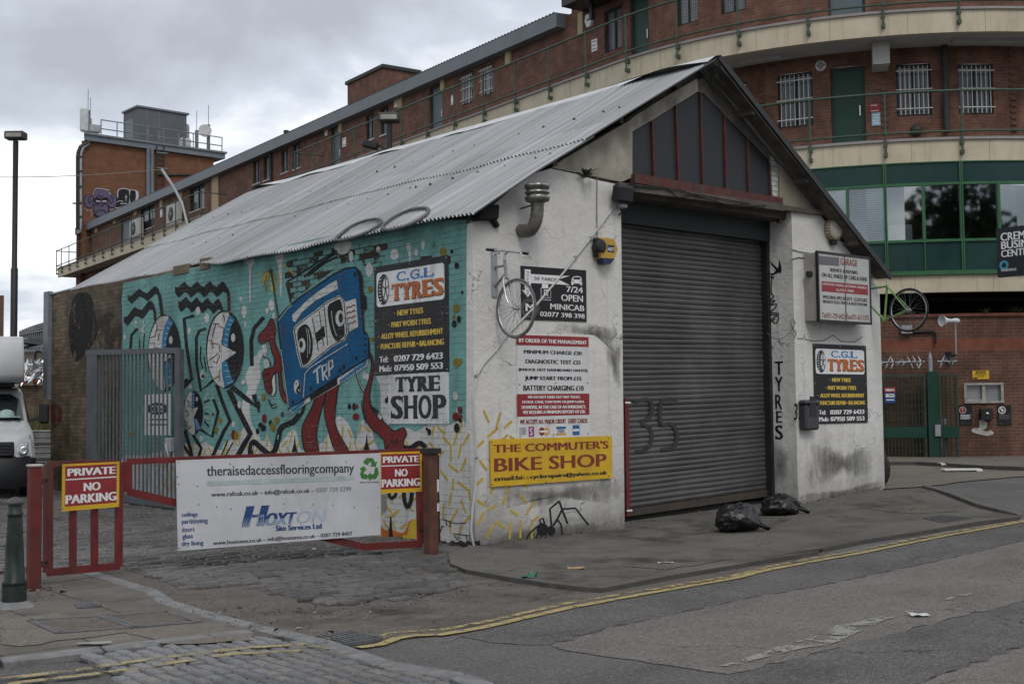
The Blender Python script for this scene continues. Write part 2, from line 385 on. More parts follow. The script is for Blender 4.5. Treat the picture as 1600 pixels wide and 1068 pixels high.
M_ASPH_PINK = mat_ground('pinkish worn asphalt', (.120, .109, .101), (.160, .146, .136), 2.6, .7, .6)
M_ASPH_DARK = mat_ground('dark coarse asphalt', (.084, .081, .078), (.124, .120, .116), 2.8, .85, .9)
M_TAR = mat_ground('worn brown tarmac', (.092, .081, .071), (.145, .127, .111), 2.2, .6, .8, stain=(.03, .027, .024), stain_amt=.7)
M_GRAVEL = mat_ground('brown gravelly tarmac', (.118, .104, .087), (.160, .142, .120), 2, .6, .6)
M_PAVE = mat_ground('dark grimy pavement concrete', (.088, .082, .074), (.125, .116, .105), 1.6, .4, .35, stain=(.035, .033, .031))
M_EARTH = mat_ground('ground dirt', (.07, .063, .055), (.10, .09, .08), 1.5, .5, .5)
def mat_slabs(name, c1, c2, bw, rh, rot):
    t = NT(name); p = t.pos((1, 1, 1), rot)
    br = t.n('ShaderNodeTexBrick', {'Vector': p, 'Color1': c1, 'Color2': c2, 'Mortar': (.035, .033, .03), 'Scale': 1.0, 'Mortar Size': .008, 'Mortar Smooth': .3, 'Brick Width': bw, 'Row Height': rh})
    n1 = t.noise(p, 1.6, 6, .7); n2 = t.noise(p, 60, 3)
    col = t.mix(1, br.outputs['Color'], t.mix(t.ramp(n1, .3, .7), (.62,)*3, (1.2,)*3), 'MULTIPLY')
    col = t.mix(.6, col, t.mix(t.ramp(n2, .3, .7), (.65,)*3, (1.3,)*3), 'MULTIPLY')
    nb = t.bump(t.math('SUBTRACT', 1, br.outputs['Fac']), .5, .01); nb = t.bump(n2, .35, .006, nb)
    return t.done(col, .9, nb)
def mat_stone(name, cols, rough=.7):
    """each stone keeps its own tone, read from its UV"""
    t = NT(name); u = t.uvm(); wv = t.n('ShaderNodeTexWhiteNoise', {'Vector': u}, noise_dimensions='2D').outputs['Value']
    r = t.n('ShaderNodeValToRGB', {'Fac': wv}); el = r.color_ramp.elements
    while len(el) < len(cols): el.new(.5)
    for i, c in enumerate(cols): el[i].position = i/(len(cols) - 1); el[i].color = (*c, 1)
    p = t.pos(); n2 = t.noise(p, 35, 4); n1 = t.noise(p, .7, 5, .65)
    col = t.mix(.6, r.outputs[0], t.mix(t.ramp(n2, .3, .7), (.6,)*3, (1.35,)*3), 'MULTIPLY')
    col = t.mix(.8, col, t.mix(t.ramp(n1, .35, .65), (.6,)*3, (1.25,)*3), 'MULTIPLY')
    return t.done(col, rough, t.bump(n2, .45, .012))
M_COBBLE = mat_stone('grey cobbles', [(.075, .074, .074), (.122, .117, .112), (.092, .092, .095), (.138, .127, .116), (.062, .059, .056)], .5)
M_SETT = mat_stone('granite setts', [(.150, .153, .160), (.185, .180, .175), (.205, .186, .168), (.125, .130, .138), (.175, .180, .188)], .6)
M_KERB = plain('granite kerb stone', (.185, .185, .185), .75, .35, 9, .5, dirt=(.09, .088, .085), dirt_amt=.5)
M_KERBD = plain('dark kerb edge', (.075, .07, .066), .85, .3, 9, .4)
def mat_worn(name, c, lo, hi, scale=7):
    t = NT(name); p = t.pos(); n = t.noise(p, scale, 6, .7); n2 = t.noise(p, 60, 3)
    col = t.mix(t.ramp(n2, .3, .7), mul(c, .72), mul(c, 1.15))
    t.done(col, .8); tr = t.n('ShaderNodeBsdfTransparent'); ms = t.n('ShaderNodeMixShader')
    f = t.ramp(t.math('ADD', n, t.math('MULTIPLY', t.math('SUBTRACT', n2, .5), .35)), lo, hi)
    t.L.new(f, ms.inputs[0]); t.L.new(tr.outputs[0], ms.inputs[1]); t.L.new(t.b.outputs[0], ms.inputs[2]); t.L.new(ms.outputs[0], t.out.inputs[0])
    return t.m
M_YEL = mat_worn('worn yellow road paint', (.35, .28, .13), .34, .48, 9)
M_YEL2 = mat_worn('half gone yellow road paint', (.33, .27, .14), .43, .55, 9)
M_WHT = mat_worn('worn pale road paint', (.25, .245, .23), .44, .52, 5)

WHITE = (.60, .60, .60)
def mat_plaster():
    t = NT('white painted plaster'); p = t.pos(); n1 = t.noise(p, 1.1, 7, .62); n2 = t.noise(p, 16, 5); n3 = t.noise(p, 4.5, 4)
    sep = t.n('ShaderNodeSeparateXYZ', {'Vector': p}); z = sep.outputs[2]
    col = t.mix(t.ramp(n1, .3, .7), (.525, .512, .487), (.655, .640, .610))
    col = t.mix(t.math('MULTIPLY', t.ramp(n3, .55, .72), .22), col, (.34, .34, .335))
    low = t.ramp(t.math('ADD', z, t.math('MULTIPLY', t.math('SUBTRACT', t.noise(t.pos((1.4, 1.4, .6)), 1.3, 6, .7), .5), 2.6)), 1.25, .1)   # rising damp and splash dirt at the foot
    col = t.mix(t.math('MULTIPLY', low, .62), col, (.155, .15, .14))
    foot = t.ramp(t.math('ADD', z, t.math('MULTIPLY', t.math('SUBTRACT', n2, .5), .3)), .32, .1)
    col = t.mix(t.math('MULTIPLY', foot, .55), col, (.10, .095, .085))
    streak = t.math('MULTIPLY', t.ramp(t.noise(t.pos((7, 7, .35)), 1.2, 5, .6), .56, .74), .4)
    col = t.mix(streak, col, (.26, .255, .245))
    crk = t.n('ShaderNodeTexVoronoi', {'Vector': t.n('ShaderNodeVectorMath', {0: p, 1: t.n('ShaderNodeTexNoise', {'Vector': p, 'Scale': 2.2, 'Detail': 4}).outputs['Color']}, operation='ADD').outputs[0], 'Scale': .75}, feature='DISTANCE_TO_EDGE')
    ck = t.math('MULTIPLY', t.ramp(crk.outputs['Distance'], .008, .002), t.ramp(n1, .48, .6))
    col = t.mix(t.math('MULTIPLY', ck, .65), col, (.13, .125, .12))
    nb = t.bump(t.noise(p, 6, 6, .6), .35, .05); nb = t.bump(n2, .4, .02, nb); nb = t.bump(t.math('SUBTRACT', 1, ck), .5, .02, nb)
    return t.done(col, .75, nb)
M_PLAST = mat_plaster()
M_RENDER = plain('stained grey render', (.33, .305, .255), .9, .35, 3, .5, dirt=(.085, .075, .06), dirt_amt=.85)
M_RENDER2 = plain('pale olive render', (.235, .215, .165), .9, .22, 2.5, .4, dirt=(.12, .105, .08), dirt_amt=.5)
M_CONC = plain('sooty concrete', (.115, .10, .085), .9, .4, 4, .5, dirt=(.03, .027, .025), dirt_amt=.8)
M_STOCK = brickm('sooty stock brick', (.215, .160, .100), (.125, .092, .064), (.085, .075, .062), var=.45, bump=.8, grime=(.030, .026, .022), grime_amt=.85)
M_BRICKW = brickm('white painted brick', (.5, .5, .48), (.42, .42, .4), (.22, .21, .2), bump=.8)
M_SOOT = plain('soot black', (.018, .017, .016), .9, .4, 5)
M_BLACKM = plain('black painted metal', (.022, .022, .024), .45, .3, 8)
M_RUBBER = plain('black rubber', (.022, .022, .022), .75, .3, 20)
M_PANEL = plain('dark slate boarding', (.020, .023, .027), .5, .2, 1.6)
M_REDP = plain('flaking red paint', (.095, .026, .022), .65, .5, 12, .4, dirt=(.07, .055, .045), dirt_amt=.9)
M_RUST = plain('rusty brown steel', (.10, .045, .03), .8, .4, 8, .4)
M_RED = plain('worn red gloss paint', (.140, .020, .021), .5, .35, 5, .15, dirt=(.075, .038, .028), dirt_amt=.9)
M_GALV = plain('galvanised steel', (.30, .32, .34), .5, .25, 5, .1, metal=.3)
M_STEEL = plain('grey painted steel', (.16, .175, .19), .55, .25, 4, .1)
M_CHROME = plain('scuffed chrome', (.5, .5, .5), .28, .25, 20, metal=.9)
def mat_roof(name, c):
    t = NT(name); p = t.pos(); sep = t.n('ShaderNodeSeparateXYZ', {'Vector': p})
    sheet = t.math('FLOOR', t.math('MULTIPLY', sep.outputs[1], 1/.84)); row = t.math('FLOOR', t.math('MULTIPLY', sep.outputs[0], 1/2.2))
    cv = t.n('ShaderNodeCombineXYZ'); t.L.new(sheet, cv.inputs[0]); t.L.new(row, cv.inputs[1])
    wv = t.n('ShaderNodeTexWhiteNoise', {'Vector': cv.outputs[0]}, noise_dimensions='2D').outputs['Value']
    n1 = t.noise(t.pos((.35, 2.5, .35)), 1.5, 6, .65); n4 = t.noise(t.pos((.12, 11, .12)), 1.3, 3, .6); n2 = t.noise(p, 14, 4)
    col = t.mix(wv, mul(c, .84), mul(c, 1.12)); col = t.mix(.7, col, t.mix(t.ramp(n1, .3, .7), (.78,)*3, (1.12,)*3), 'MULTIPLY')
    col = t.mix(.75, col, t.mix(t.ramp(n4, .34, .66), (.70,)*3, (1.22,)*3), 'MULTIPLY')
    col = t.mix(t.math('MULTIPLY', t.ramp(n2, .6, .78), .35), col, mul(c, .55))
    rs = t.math('MULTIPLY', t.ramp(t.noise(t.pos((.3, 3, .3)), .9, 6, .7), .60, .72), .45); col = t.mix(rs, col, (.16, .12, .09))
    return t.done(col, .55, None, .2)
M_ROOF = mat_roof('weathered corrugated iron', (.31, .318, .325))
M_RIDGE = plain('pale ridge capping', (.50, .51, .52), .5, .15, 3)
M_SHUT = plain('grey steel shutter', (.098, .096, .094), .48, .3, 1.4, .05, metal=.25, dirt=(.045, .043, .04), dirt_amt=.6)
M_HOUS = plain('dark shutter housing', (.030, .039, .038), .7, .3, 3)
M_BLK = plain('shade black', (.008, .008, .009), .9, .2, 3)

def mat_peel(name, lo, hi):
    t = NT(name); u = t.uvm(); br = t.n('ShaderNodeTexBrick', {'Vector': u, 'Color1': (0, 0, 0), 'Color2': (1, 1, 1), 'Mortar': (.75, .75, .75), 'Scale': 1.0, 'Mortar Size': .006, 'Brick Width': .225, 'Row Height': .075})
    n1 = t.noise(u, 2.4, 5, .6); n2 = t.noise(u, 26, 4, .7); f = t.math('ADD', t.math('MULTIPLY', br.outputs['Color'], .35), t.math('ADD', t.math('MULTIPLY', n1, .7), t.math('MULTIPLY', n2, .35)))
    t.done(t.mix(t.ramp(n2, .3, .7), (.022, .018, .015), (.075, .055, .040)), .9, t.bump(n2, .5, .01), 0., .15)
    tr = t.n('ShaderNodeBsdfTransparent'); ms = t.n('ShaderNodeMixShader'); t.L.new(t.ramp(f, lo, hi), ms.inputs[0]); t.L.new(tr.outputs[0], ms.inputs[1]); t.L.new(t.b.outputs[0], ms.inputs[2]); t.L.new(ms.outputs[0], t.out.inputs[0]); return t.m
# mural paints
TEAL = (.145, .315, .298)
P_TEAL = painted_brick('mural teal', TEAL, .26, .75, fade=(.20, .34, .32))
P_WHT = painted_brick('mural white', (.50, .50, .485), .14, .62)
P_BLK = painted_brick('mural black', (.014, .015, .017), .3, .62)
P_BLUE = painted_brick('mural blue', (.007, .085, .20), .22, .62, fade=(.02, .125, .24))
P_CYAN = painted_brick('mural light blue', (.03, .18, .33), .15, .62)
P_RED = painted_brick('mural red', (.150, .020, .020), .22, .62)
P_YEL = painted_brick('mural yellow', (.47, .33, .04), .2, .2)
P_OLIVE = painted_brick('mural ochre', (.20, .15, .02), .2, .2)
P_ORANGE = painted_brick('mural orange', (.45, .13, .015), .25, .2)
P_BARE = brickm('bare brick where paint fell off', (.06, .042, .032), (.03, .024, .02), (.02, .018, .016), bump=.9)
P_YPL = plain('yellow dash paint', (.47, .33, .045), .7, .25, 9)

# ------------------------------------------------------------------ ground
XB = [g[0] for g in GX] + [-30, -12, -9, -6, -3, 1.2, 4.3, 7.3, 11, 20]; YB = [g[0] for g in GY] + [-25, -12, -6, -3, 0, 3, 6, 10, 15, 40, 70]
def ragged(P, amp, seed=1):
    r_ = random.Random(seed); out = []
    for p, q in zip(P, P[1:] + P[:1]):
        p, q = V((p[0], p[1], 0)), V((q[0], q[1], 0)); d = q - p; k = max(1, min(60, int(d.length/.11))); n = V((-d.y, d.x, 0)).normalized() if d.length > 1e-6 else V()
        for i in range(k): o = p + d*(i/k) + n*(r_.gauss(0, amp) if i else 0); out.append((o.x, o.y))
    return out
def ground_poly(name, pts, m, h, skirt=False, ms=None, label=None, parent=None, kind='structure', raw=False, catg=None):
    P = pts if raw else [on_ground(*px(r, x, y), h)[:2] for r, x, y in pts]
    if name in ('road_patch', 'tarmac', 'pavement_patch', 'stain'): P = ragged(P, .022, len(P))
    A = sum(p[0]*q[1] - q[0]*p[1] for p, q in zip(P, P[1:] + P[:1]))
    if A < 0: P = P[::-1]
    bm = bmesh.new(); bm.faces.new([bm.verts.new((p[0], p[1], 0)) for p in P])
    for nrm, L, k in (((1, 0, 0), XB, 0), ((0, 1, 0), YB, 1)):
        for c in L:
            bmesh.ops.bisect_plane(bm, geom=bm.verts[:] + bm.edges[:] + bm.faces[:], plane_co=V(nrm)*c, plane_no=nrm, dist=1e-5)
    mb = MB()
    for f in bm.faces: mb.face([(v.co.x, v.co.y, gz(v.co.x, v.co.y) + h) for v in f.verts], m)
    if skirt:
        for ed in bm.edges:
            if len(ed.link_faces) == 1:
                a, b = ed.verts; lp = [l for l in ed.link_loops][0]
                a, b = lp.vert, lp.link_loop_next.vert
                mb.face([(a.co.x, a.co.y, gz(a.co.x, a.co.y) + h), (a.co.x, a.co.y, gz(a.co.x, a.co.y) - .02), (b.co.x, b.co.y, gz(b.co.x, b.co.y) - .02), (b.co.x, b.co.y, gz(b.co.x, b.co.y) + h)], ms or m)
    bm.free()
    return mb.build(name, parent, label, catg, kind=kind)
def gpt(r, x, y, h=0): return on_ground(*px(r, x, y), h)
def inside(p, poly):
    c = False
    for (x0, y0), (x1, y1) in zip(poly, poly[1:] + poly[:1]):
        if (y0 > p[1]) != (y1 > p[1]) and p[0] < (x1 - x0)*(p[1] - y0)/(y1 - y0) + x0: c = not c
    return c
def stones(name, poly, ang, L, W, gap, h, m, jit=.012):
    """a field of separate rounded paving stones laid in courses"""
    e = V((cos(ang), sin(ang), 0)); n = V((-sin(ang), cos(ang), 0)); mb = MB()
    as_ = [V((*p, 0)).dot(e) for p in poly]; bs = [V((*p, 0)).dot(n) for p in poly]
    b = min(bs); row = 0
    while b < max(bs):
        wv = W*random.uniform(.88, 1.12); a = min(as_) + (row % 2)*L*.5 - random.random()*L*.2
        while a < max(as_):
            l = L*random.uniform(.75, 1.25); c = e*(a + l/2) + n*(b + wv/2)
            if inside((c.x, c.y), poly):
                hx, hy = (l - gap)/2, (wv - gap)/2; z = gz(c.x, c.y) + h + random.uniform(-jit, jit); rr = random.uniform(-.03, .03); e2 = (e + n*rr).normalized(); n2 = V((-e2.y, e2.x, 0))
                tx, ty = random.uniform(-.02, .02), random.uniform(-.03, .03); cc = V((c.x, c.y, z))
                f = lambda i, j, dz: cc + e2*(hx*i) + n2*(hy*j) + up*(dz + tx*i*hx + ty*j*hy)
                q = [(-1, -1), (1, -1), (1, 1), (-1, 1)]; k = .78
                T = [f(i*(1 - .25*W/L*(1 if abs(hx) > 0 else 0)), j*k, 0) for i, j in q]; B = [f(i, j, -.018) for i, j in q]; D = [f(i, j, -.06) for i, j in q]
                uv = [(random.random(), random.random())]*4
                mb.face(T, m, uv, False)
                for i in range(4):
                    j = (i + 1) % 4; mb.face([B[i], B[j], T[j], T[i]], m, uv, False); mb.face([D[i], D[j], B[j], B[i]], m, uv)
            a += l
        b += wv; row += 1
    return mb.build(name, kind='structure')
def line_strip(name, pts, wd, m, h):
    P = [gpt(*p, h) for p in pts]; mb = MB(); rows = []
    P2 = []
    for p, q in zip(P, P[1:]):
        k = max(1, int((q - p).length/.25))
        P2 += [p + (q - p)*(i/k) for i in range(k)]
    P2.append(P[-1])
    for i, p in enumerate(P2):
        d = P2[min(len(P2) - 1, i + 1)] - P2[max(0, i - 1)]; d.z = 0; d.normalize(); n = V((-d.y, d.x, 0)); k = wd/2*random.uniform(.9, 1.1)
        rows.append([V((q.x, q.y, gz(q.x, q.y) + h)) for q in (p - n*k, p + n*k)])
    mb.grid(rows, m, smooth=False)
    return mb.build(name, kind='structure')

big = [(-400, -400), (400, -400), (400, 600), (-400, 600)]
ground_poly('ground', big, M_EARTH, -.012, raw=True)
ground_poly('road', [(-120, -40), (120, -40), (120, 2.0), (8.5, 2.0), (8.5, 0.2), (0, .2), (-1.2, -.6), (-9, -.6), (-120, -.6)], M_ASPH, .0, raw=True)
pink = [('d',480,712),('d',700,650),('d',1000,585),('d',1340,512),('e',250,672),('e',500,630),('e',900,545),('e',1300,455),('e',1451,420),('x',1640,836),('x',1640,925),('e',1451,690),('e',1200,755),('e',1000,800),('e',600,905),('e',200,1005),('d',1220,832),('d',900,787),('d',560,737)]
ground_poly('road_patch', pink, M_ASPH_PINK, .005)
ground_poly('road_patch', [('d',100,675),('d',560,560),('d',1250,435),('e',300,548),('e',900,437),('e',1451,332),('x',1640,805),('x',1640,833),('e',1451,418),('e',1300,452),('e',900,542),('e',500,627),('e',250,669),('d',1340,508),('d',1000,582),('d',700,647),('d',480,710),('d',300,705)], M_ASPH_DARK, .004)
ground_poly('road_patch', [('e',1451,693),('x',1640,928),('x',1640,990),('e',1451,888),('e',1200,985),('e',950,1068),('x',1380,1100),('x',1150,1100),('d',1225,836),('e',200,1008),('e',600,908),('e',1000,803),('e',1200,758)], M_ASPH_DARK, .006)
ground_poly('road_patch', [('e',1451,892),('x',1640,995),('x',1640,1110),('x',1390,1100),('e',950,1071),('e',1200,988)], M_ASPH_PINK, .004)
ground_poly('road_marking', [('e',70,985),('e',150,960),('e',260,925),('e',350,890),('e',450,865),('e',540,840),('e',600,800),('e',680,790),('e',780,765),('e',880,740),('e',960,725),('e',1040,700),('e',1000,730),('e',930,750),('e',820,775),('e',760,805),('e',690,835),('e',620,870),('e',560,890),('e',470,900),('e',400,915),('e',300,940),('e',200,965),('e',130,985)], M_WHT, .011)
ground_poly('road_marking', [('e',1090,683),('e',1130,665),('e',1220,655),('e',1210,662),('e',1150,675),('e',1110,686)], M_WHT, .011)
# side yard and its worn mouth
yard_front = [('C',330,590),('C',520,572),('C',680,622),('C',760,655),('C',840,668),('C',1000,650),('C',1100,642),('h',0,312),('h',200,372),('h',420,432),('h',620,428),('h',760,385),('h',930,398),('h',1210,338),('h',1330,300),('d',62,372)]
yf = [tuple(gpt(*p)[:2]) for p in yard_front]
ground_poly('tarmac', [('C',330,592),('C',480,645),('C',650,695),('C',720,745),('C',1100,855),('h',280,660),('h',400,690),('h',640,684),('h',780,664),('h',880,624),('h',1150,604),('h',1400,562),('h',1600,513),('d',560,553),('d',900,491),('d',1250,430),('e',300,545),('e',600,490),('e',500,440),('d',930,440),('d',740,470),('d',620,475),('d',300,425),('d',62,380),('h',1330,300),('h',1000,250),('h',400,200),('C',900,500),('C',520,500)], M_TAR, .008)
yard = yf + [(-.02, -.05), (-.02, 18), (-8.5, 18), (-8.5, 3.5), (-6.5, 1.4), (yf[0][0] - .3, yf[0][1] + .6)]
ground_poly('yard_bed', yard, M_EARTH, .012, raw=True)
stones('cobbles', yard, 0.0, .20, .105, .022, .035, M_COBBLE)
# left pavement, its edge kerb, the setts of the crossing
KD = [('C',330,590),('C',480,640),('C',650,692),('C',720,742),('C',880,792),('C',1100,852),('h',280,660),('h',400,690),('h',800,832),('h',1270,912),('x',760,1085)]
kd = [gpt(*p) for p in KD]; kang = atan2(kd[8].y - kd[3].y, kd[8].x - kd[3].x)
M_FLAG = mat_slabs('worn paving flags', (.150, .135, .118), (.115, .105, .092), .9, .62, -kang)
lp = [tuple(p[:2]) for p in kd[:7]] + [tuple(gpt(*p)[:2]) for p in (('C',900,885),('C',440,940),('C',0,990),('x',-120,1055))] + [(-8.6, -1.2), (-8.0, 1.0), (-6.6, 1.4)]
ground_poly('pavement', lp, M_FLAG, .045, raw=True, skirt=True, ms=M_KERBD)
ground_poly('pavement_patch', [('C',0,790),('C',240,760),('C',560,835),('C',860,800),('C',1090,855),('C',1090,880),('C',740,895),('C',540,845),('C',80,905),('C',0,895)], M_GRAVEL, .050)
ground_poly('road_patch', [('C',0,1005),('C',330,972),('C',420,1005),('C',530,1075),('x',150,1100),('x',-60,1100),('x',-60,1055)], M_ASPH_DARK, .030)
def kerb_run(name, P, wd, m, h, seg=.85):
    mb = MB()
    for p, q in zip(P, P[1:]):
        k = max(1, round((q - p).length/seg)); d = (q - p)/k
        for i in range(k):
            a, b = p + d*i, p + d*(i + 1)
            a = V((a.x, a.y, gz(a.x, a.y))); b = V((b.x, b.y, gz(b.x, b.y))); g = (b - a).normalized()*.011
            mb.bar(a + g + up*(h - .06), b - g + up*(h - .06), wd, .12, m, (0, 0, 1), .012)
    return mb.build(name, kind='structure')
kerb_run('kerb', kd, .14, M_KERB, .055)
kerb_run('kerb', [gpt(*p) for p in (('x',-90,1048),('C',0,997),('C',440,945),('C',900,888),('C',1085,868))], .16, M_KERB, .052)
sp = [tuple(gpt(*p)[:2]) for p in (('C',440,1000),('C',330,972),('C',470,955),('C',900,902),('C',1080,882),('h',290,680),('h',400,705),('h',800,848),('h',1230,918),('x',730,1090),('x',220,1110),('C',520,1068))]
ground_poly('setts_bed', sp, M_EARTH, .018, raw=True)
stones('setts', sp, kang, .17, .105, .02, .046, M_SETT, .006)
# pavement in front of the garage, low worn kerb, and the driveway beyond
pv = [('x',704,880),('d',130,398),('d',300,428),('d',480,455),('d',630,472),('d',690,475),('d',745,466),('d',1000,418),('d',1250,378),('d',1600,320),('e',300,490),('e',720,415),('e',1000,372),('e',1250,330),('e',1435,296)]
pvp = [tuple(gpt(*p, .05)[:2]) for p in pv] + [tuple(gpt(*p, .05)[:2]) for p in (('e',1240,240),('e',1000,180),('e',820,190))] + [(8.3, .06), (6.15, .06), (6.15, .9), (2.47, .9), (2.47, .06), (.0, .06), (-.25, -.1), (-.75, -.45)]
ground_poly('pavement', pvp, M_PAVE, .05, raw=True, skirt=True, ms=M_KERBD)
ground_poly('pavement_patch', [('e',700,262),('e',850,240),('e',1000,228),('e',1150,262),('e',970,295),('e',820,285)], M_TAR, .055)
ground_poly('pavement_patch', [('d',800,385),('d',1090,340),('d',1240,352),('d',960,398)], M_TAR, .055)
kerb_run('kerb', [gpt(*p) for p in (('e',1435,293),('e',1250,240),('e',1110,205),('e',1000,180))], .09, plain('dusty kerb', (.13, .122, .112), .9, .25, 8, .4), .053)
ap = [tuple(gpt(*p)[:2]) for p in (('e',820,186),('e',1000,178),('e',1200,152),('e',1451,130),('x',1680,735))] + [(16.2, .5), (18.5, 1.4), (17.4, 3.6), (15.3, 5.4), (9.5, 12), (8.5, 12), (8.5, .3)]
ground_poly('tarmac', ap, M_GRAVEL, .016, raw=True)
bk = [tuple(gpt(*p)[:2]) for p in (('b',60,905),('b',320,903),('b',600,920),('b',830,935),('b',1170,948))] + [(15.5, -1.2), (24, -3.5), (24, 1), (18.9, 3.2), (15.7, 6.5)]
ground_poly('pavement', bk, M_GRAVEL, .09, raw=True, skirt=True, ms=M_KERBD)
YL = [('h',640,682),('h',780,662),('h',880,624),('h',1000,606),('h',1150,602),('h',1400,560),('h',1600,514),('d',560,555),('d',900,493),('d',1250,432),('e',300,547),('e',600,492),('e',900,434),('e',1100,394),('e',1451,330),('x',1700,792)]
YU = [('h',745,634),('h',830,596),('h',950,580),('h',1150,572),('h',1400,528),('h',1600,484),('d',560,535),('d',900,480),('d',1250,421),('e',300,533),('e',600,479),('e',900,421),('e',1100,382),('e',1451,319),('x',1700,789)]
line_strip('road_marking', YL, .085, M_YEL, .0135); line_strip('road_marking', YU, .08, M_YEL2, .0135)
line_strip('road_marking', [('x',-60,1064),('C',0,1045),('C',190,1022),('C',400,995),('C',640,960),('C',900,928),('C',1100,908),('h',150,672),('h',280,660),('h',400,676),('h',480,686)], .08, M_YEL2, .052)
line_strip('road_marking', [('x',-20,1085),('C',70,1060),('C',250,1040),('C',440,1018),('C',640,990),('C',840,960)], .08, M_YEL2, .052)
line_strip('road_marking', [('C',915,948),('C',1020,935),('h',80,712),('h',280,700)], .08, M_YEL2, .052)

OIL = mat_worn('oil and damp stain', (.058, .054, .050), .48, .82, 1.6)
for pts in ([('d',800,200),('d',1000,185),('d',1250,170),('d',1500,180),('d',1350,250),('d',1000,290),('d',760,260)], [('d',300,400),('d',600,340),('d',1000,330),('d',1300,330),('d',1000,400),('d',650,460),('d',350,425)], [('e',700,210),('e',900,190),('e',1000,210),('e',800,250),('e',640,260)]): ground_poly('stain', pts, OIL, .058)
for pts in ([('h',0,420),('h',300,440),('h',600,450),('h',1000,430),('h',1300,440),('h',1000,500),('h',600,510),('h',200,500)], [('d',0,480),('d',300,430),('d',600,480),('d',400,530),('d',100,560)], [('h',900,120),('h',1300,90),('h',1500,130),('h',1200,220),('h',1000,200)]): ground_poly('stain', pts, OIL, .045 if pts[0][1] == 900 else .014)
# drain grate, covers
def dark_iron(n='cast iron'): return plain(n, (.10, .10, .102), .6, .35, 8, .4)
M_IRON = dark_iron()
gp = [gpt('h', *p) for p in ((395,650),(600,612),(752,655),(540,684))]
mb = MB(); c = sum(gp, V())/4; u1 = (gp[1] - gp[0] + gp[2] - gp[3]).normalized(); u2 = V((-u1.y, u1.x, 0)); lu = max((p - c).dot(u1) for p in gp); lv = max((p - c).dot(u2) for p in gp)
c.z = gz(c.x, c.y) + .012
mb.obox(c + up*.006, u1*lu, u2*lv, up*.004, M_BLK)
for s_ in (-1, 1): mb.obox(c + u2*(lv*s_) + up*.012, u1*lu, u2*.02, up*.012, M_IRON); mb.obox(c + u1*(lu*s_) + up*.0125, u1*.02, u2*lv, up*.0125, M_IRON)
for i in range(7): mb.obox(c + u1*(lu*(-.84 + 1.68*i/6)) + up*.022, u1*.012, u2*lv, up*.011, M_IRON)
mb.obox(c + up*.0225, u1*lu, u2*.012, up*.0115, M_IRON)
mb.build('drain_grate', None, 'cast iron drain grate in the road between the two ends of the yellow lines', 'drain grate')
def cover(name, pts, h, m, label, cat, bars=0):
    P = [gpt(*p, h) for p in pts]; mb = MB(); c = sum(P, V())/4
    for i in range(4):
        a, b = P[i], P[(i + 1) % 4]; mb.bar(a + up*.002, b + up*.002, .05, .012, M_IRON, (0, 0, 1))
    I = [p + (c - p)*.08 for p in P]; mb.face([p + up*.004 for p in (I if (I[1] - I[0]).cross(I[2] - I[0]).z > 0 else I[::-1])], m)
    for k in range(bars):
        t_ = (k + .5)/bars; mb.bar(P[0] + (P[1] - P[0])*t_ + up*.006, P[3] + (P[2] - P[3])*t_ + up*.006, .022, .012, M_IRON, (0, 0, 1))
    mb.build(name, None, label, cat)
cover('manhole_cover', [('C',130,795),('C',430,778),('C',570,825),('C',250,850)], .05, M_TAR, 'rectangular cover with tarmac infill, nearer the green bollard', 'manhole cover')
cover('manhole_cover', [('C',455,776),('C',720,757),('C',858,803),('C',590,822)], .05, M_TAR, 'rectangular cover with tarmac infill, nearer the granite kerb corner', 'manhole cover')
cover('inspection_cover', [('C',330,722),('C',395,710),('C',425,735),('C',350,742)], .048, M_IRON, 'small iron cover in the flags in front of the left red gate leaf', 'cover', 5)
cover('pavement_grating', [('e',1000,318),('e',1075,305),('e',1215,318),('e',1095,338)], .05, M_IRON, 'dark iron grating in the pavement right of the white garage corner', 'grating', 12)

# ------------------------------------------------------------------ the garage
GAR = thing('garage_building', (4.2, 6.3, 0), 'white fronted garage with mural side wall, corrugated roof and grey roller shutter', 'garage')
fs = FRONT.sight
def under_roof(pts):
    """keeps an outline on the front below the right roof slope"""
    g = lambda p: 6.44 - .684*(p[0] - 4.2) - .07 - p[1]; out = []
    for p, q in zip(pts, pts[1:] + pts[:1]):
        a, b = g(p), g(q)
        if a >= 0: out.append(p)
        if a*b < 0: t_ = a/(a - b); out.append((p[0] + (q[0] - p[0])*t_, p[1] + (q[1] - p[1])*t_))
    return out
def front_poly(mb, pts, o0, o1, m): mb.prism(FRONT, under_roof(list(pts)), o0, o1, m)
mb = MB()
pl_ = [(.0, -.15), (2.47, -.15), (2.50, fs('J', 330, 682)[1]), fs('J', 200, 652), fs('J', 120, 628), fs('J', 0, 602), fs('x', 835, 271), fs('x', 800, 295), (.0, 3.80)]
pl_[2] = (2.50, fs('x', 970.5, 289)[1])
front_poly(mb, pl_, -.58, 0, M_PLAST)
mb.build('front_pier', GAR)
mb = MB()
pr_ = [(6.15, -.1), (8.43, -.1), (8.43, 3.74), fs('x', 1345, 378), fs('x', 1311, 341), fs('x', 1262, 333), (6.15, fs('x', 1219, 327)[1])]
front_poly(mb, pr_, -.8, 0, M_PLAST)
mb.build('front_pier', GAR)
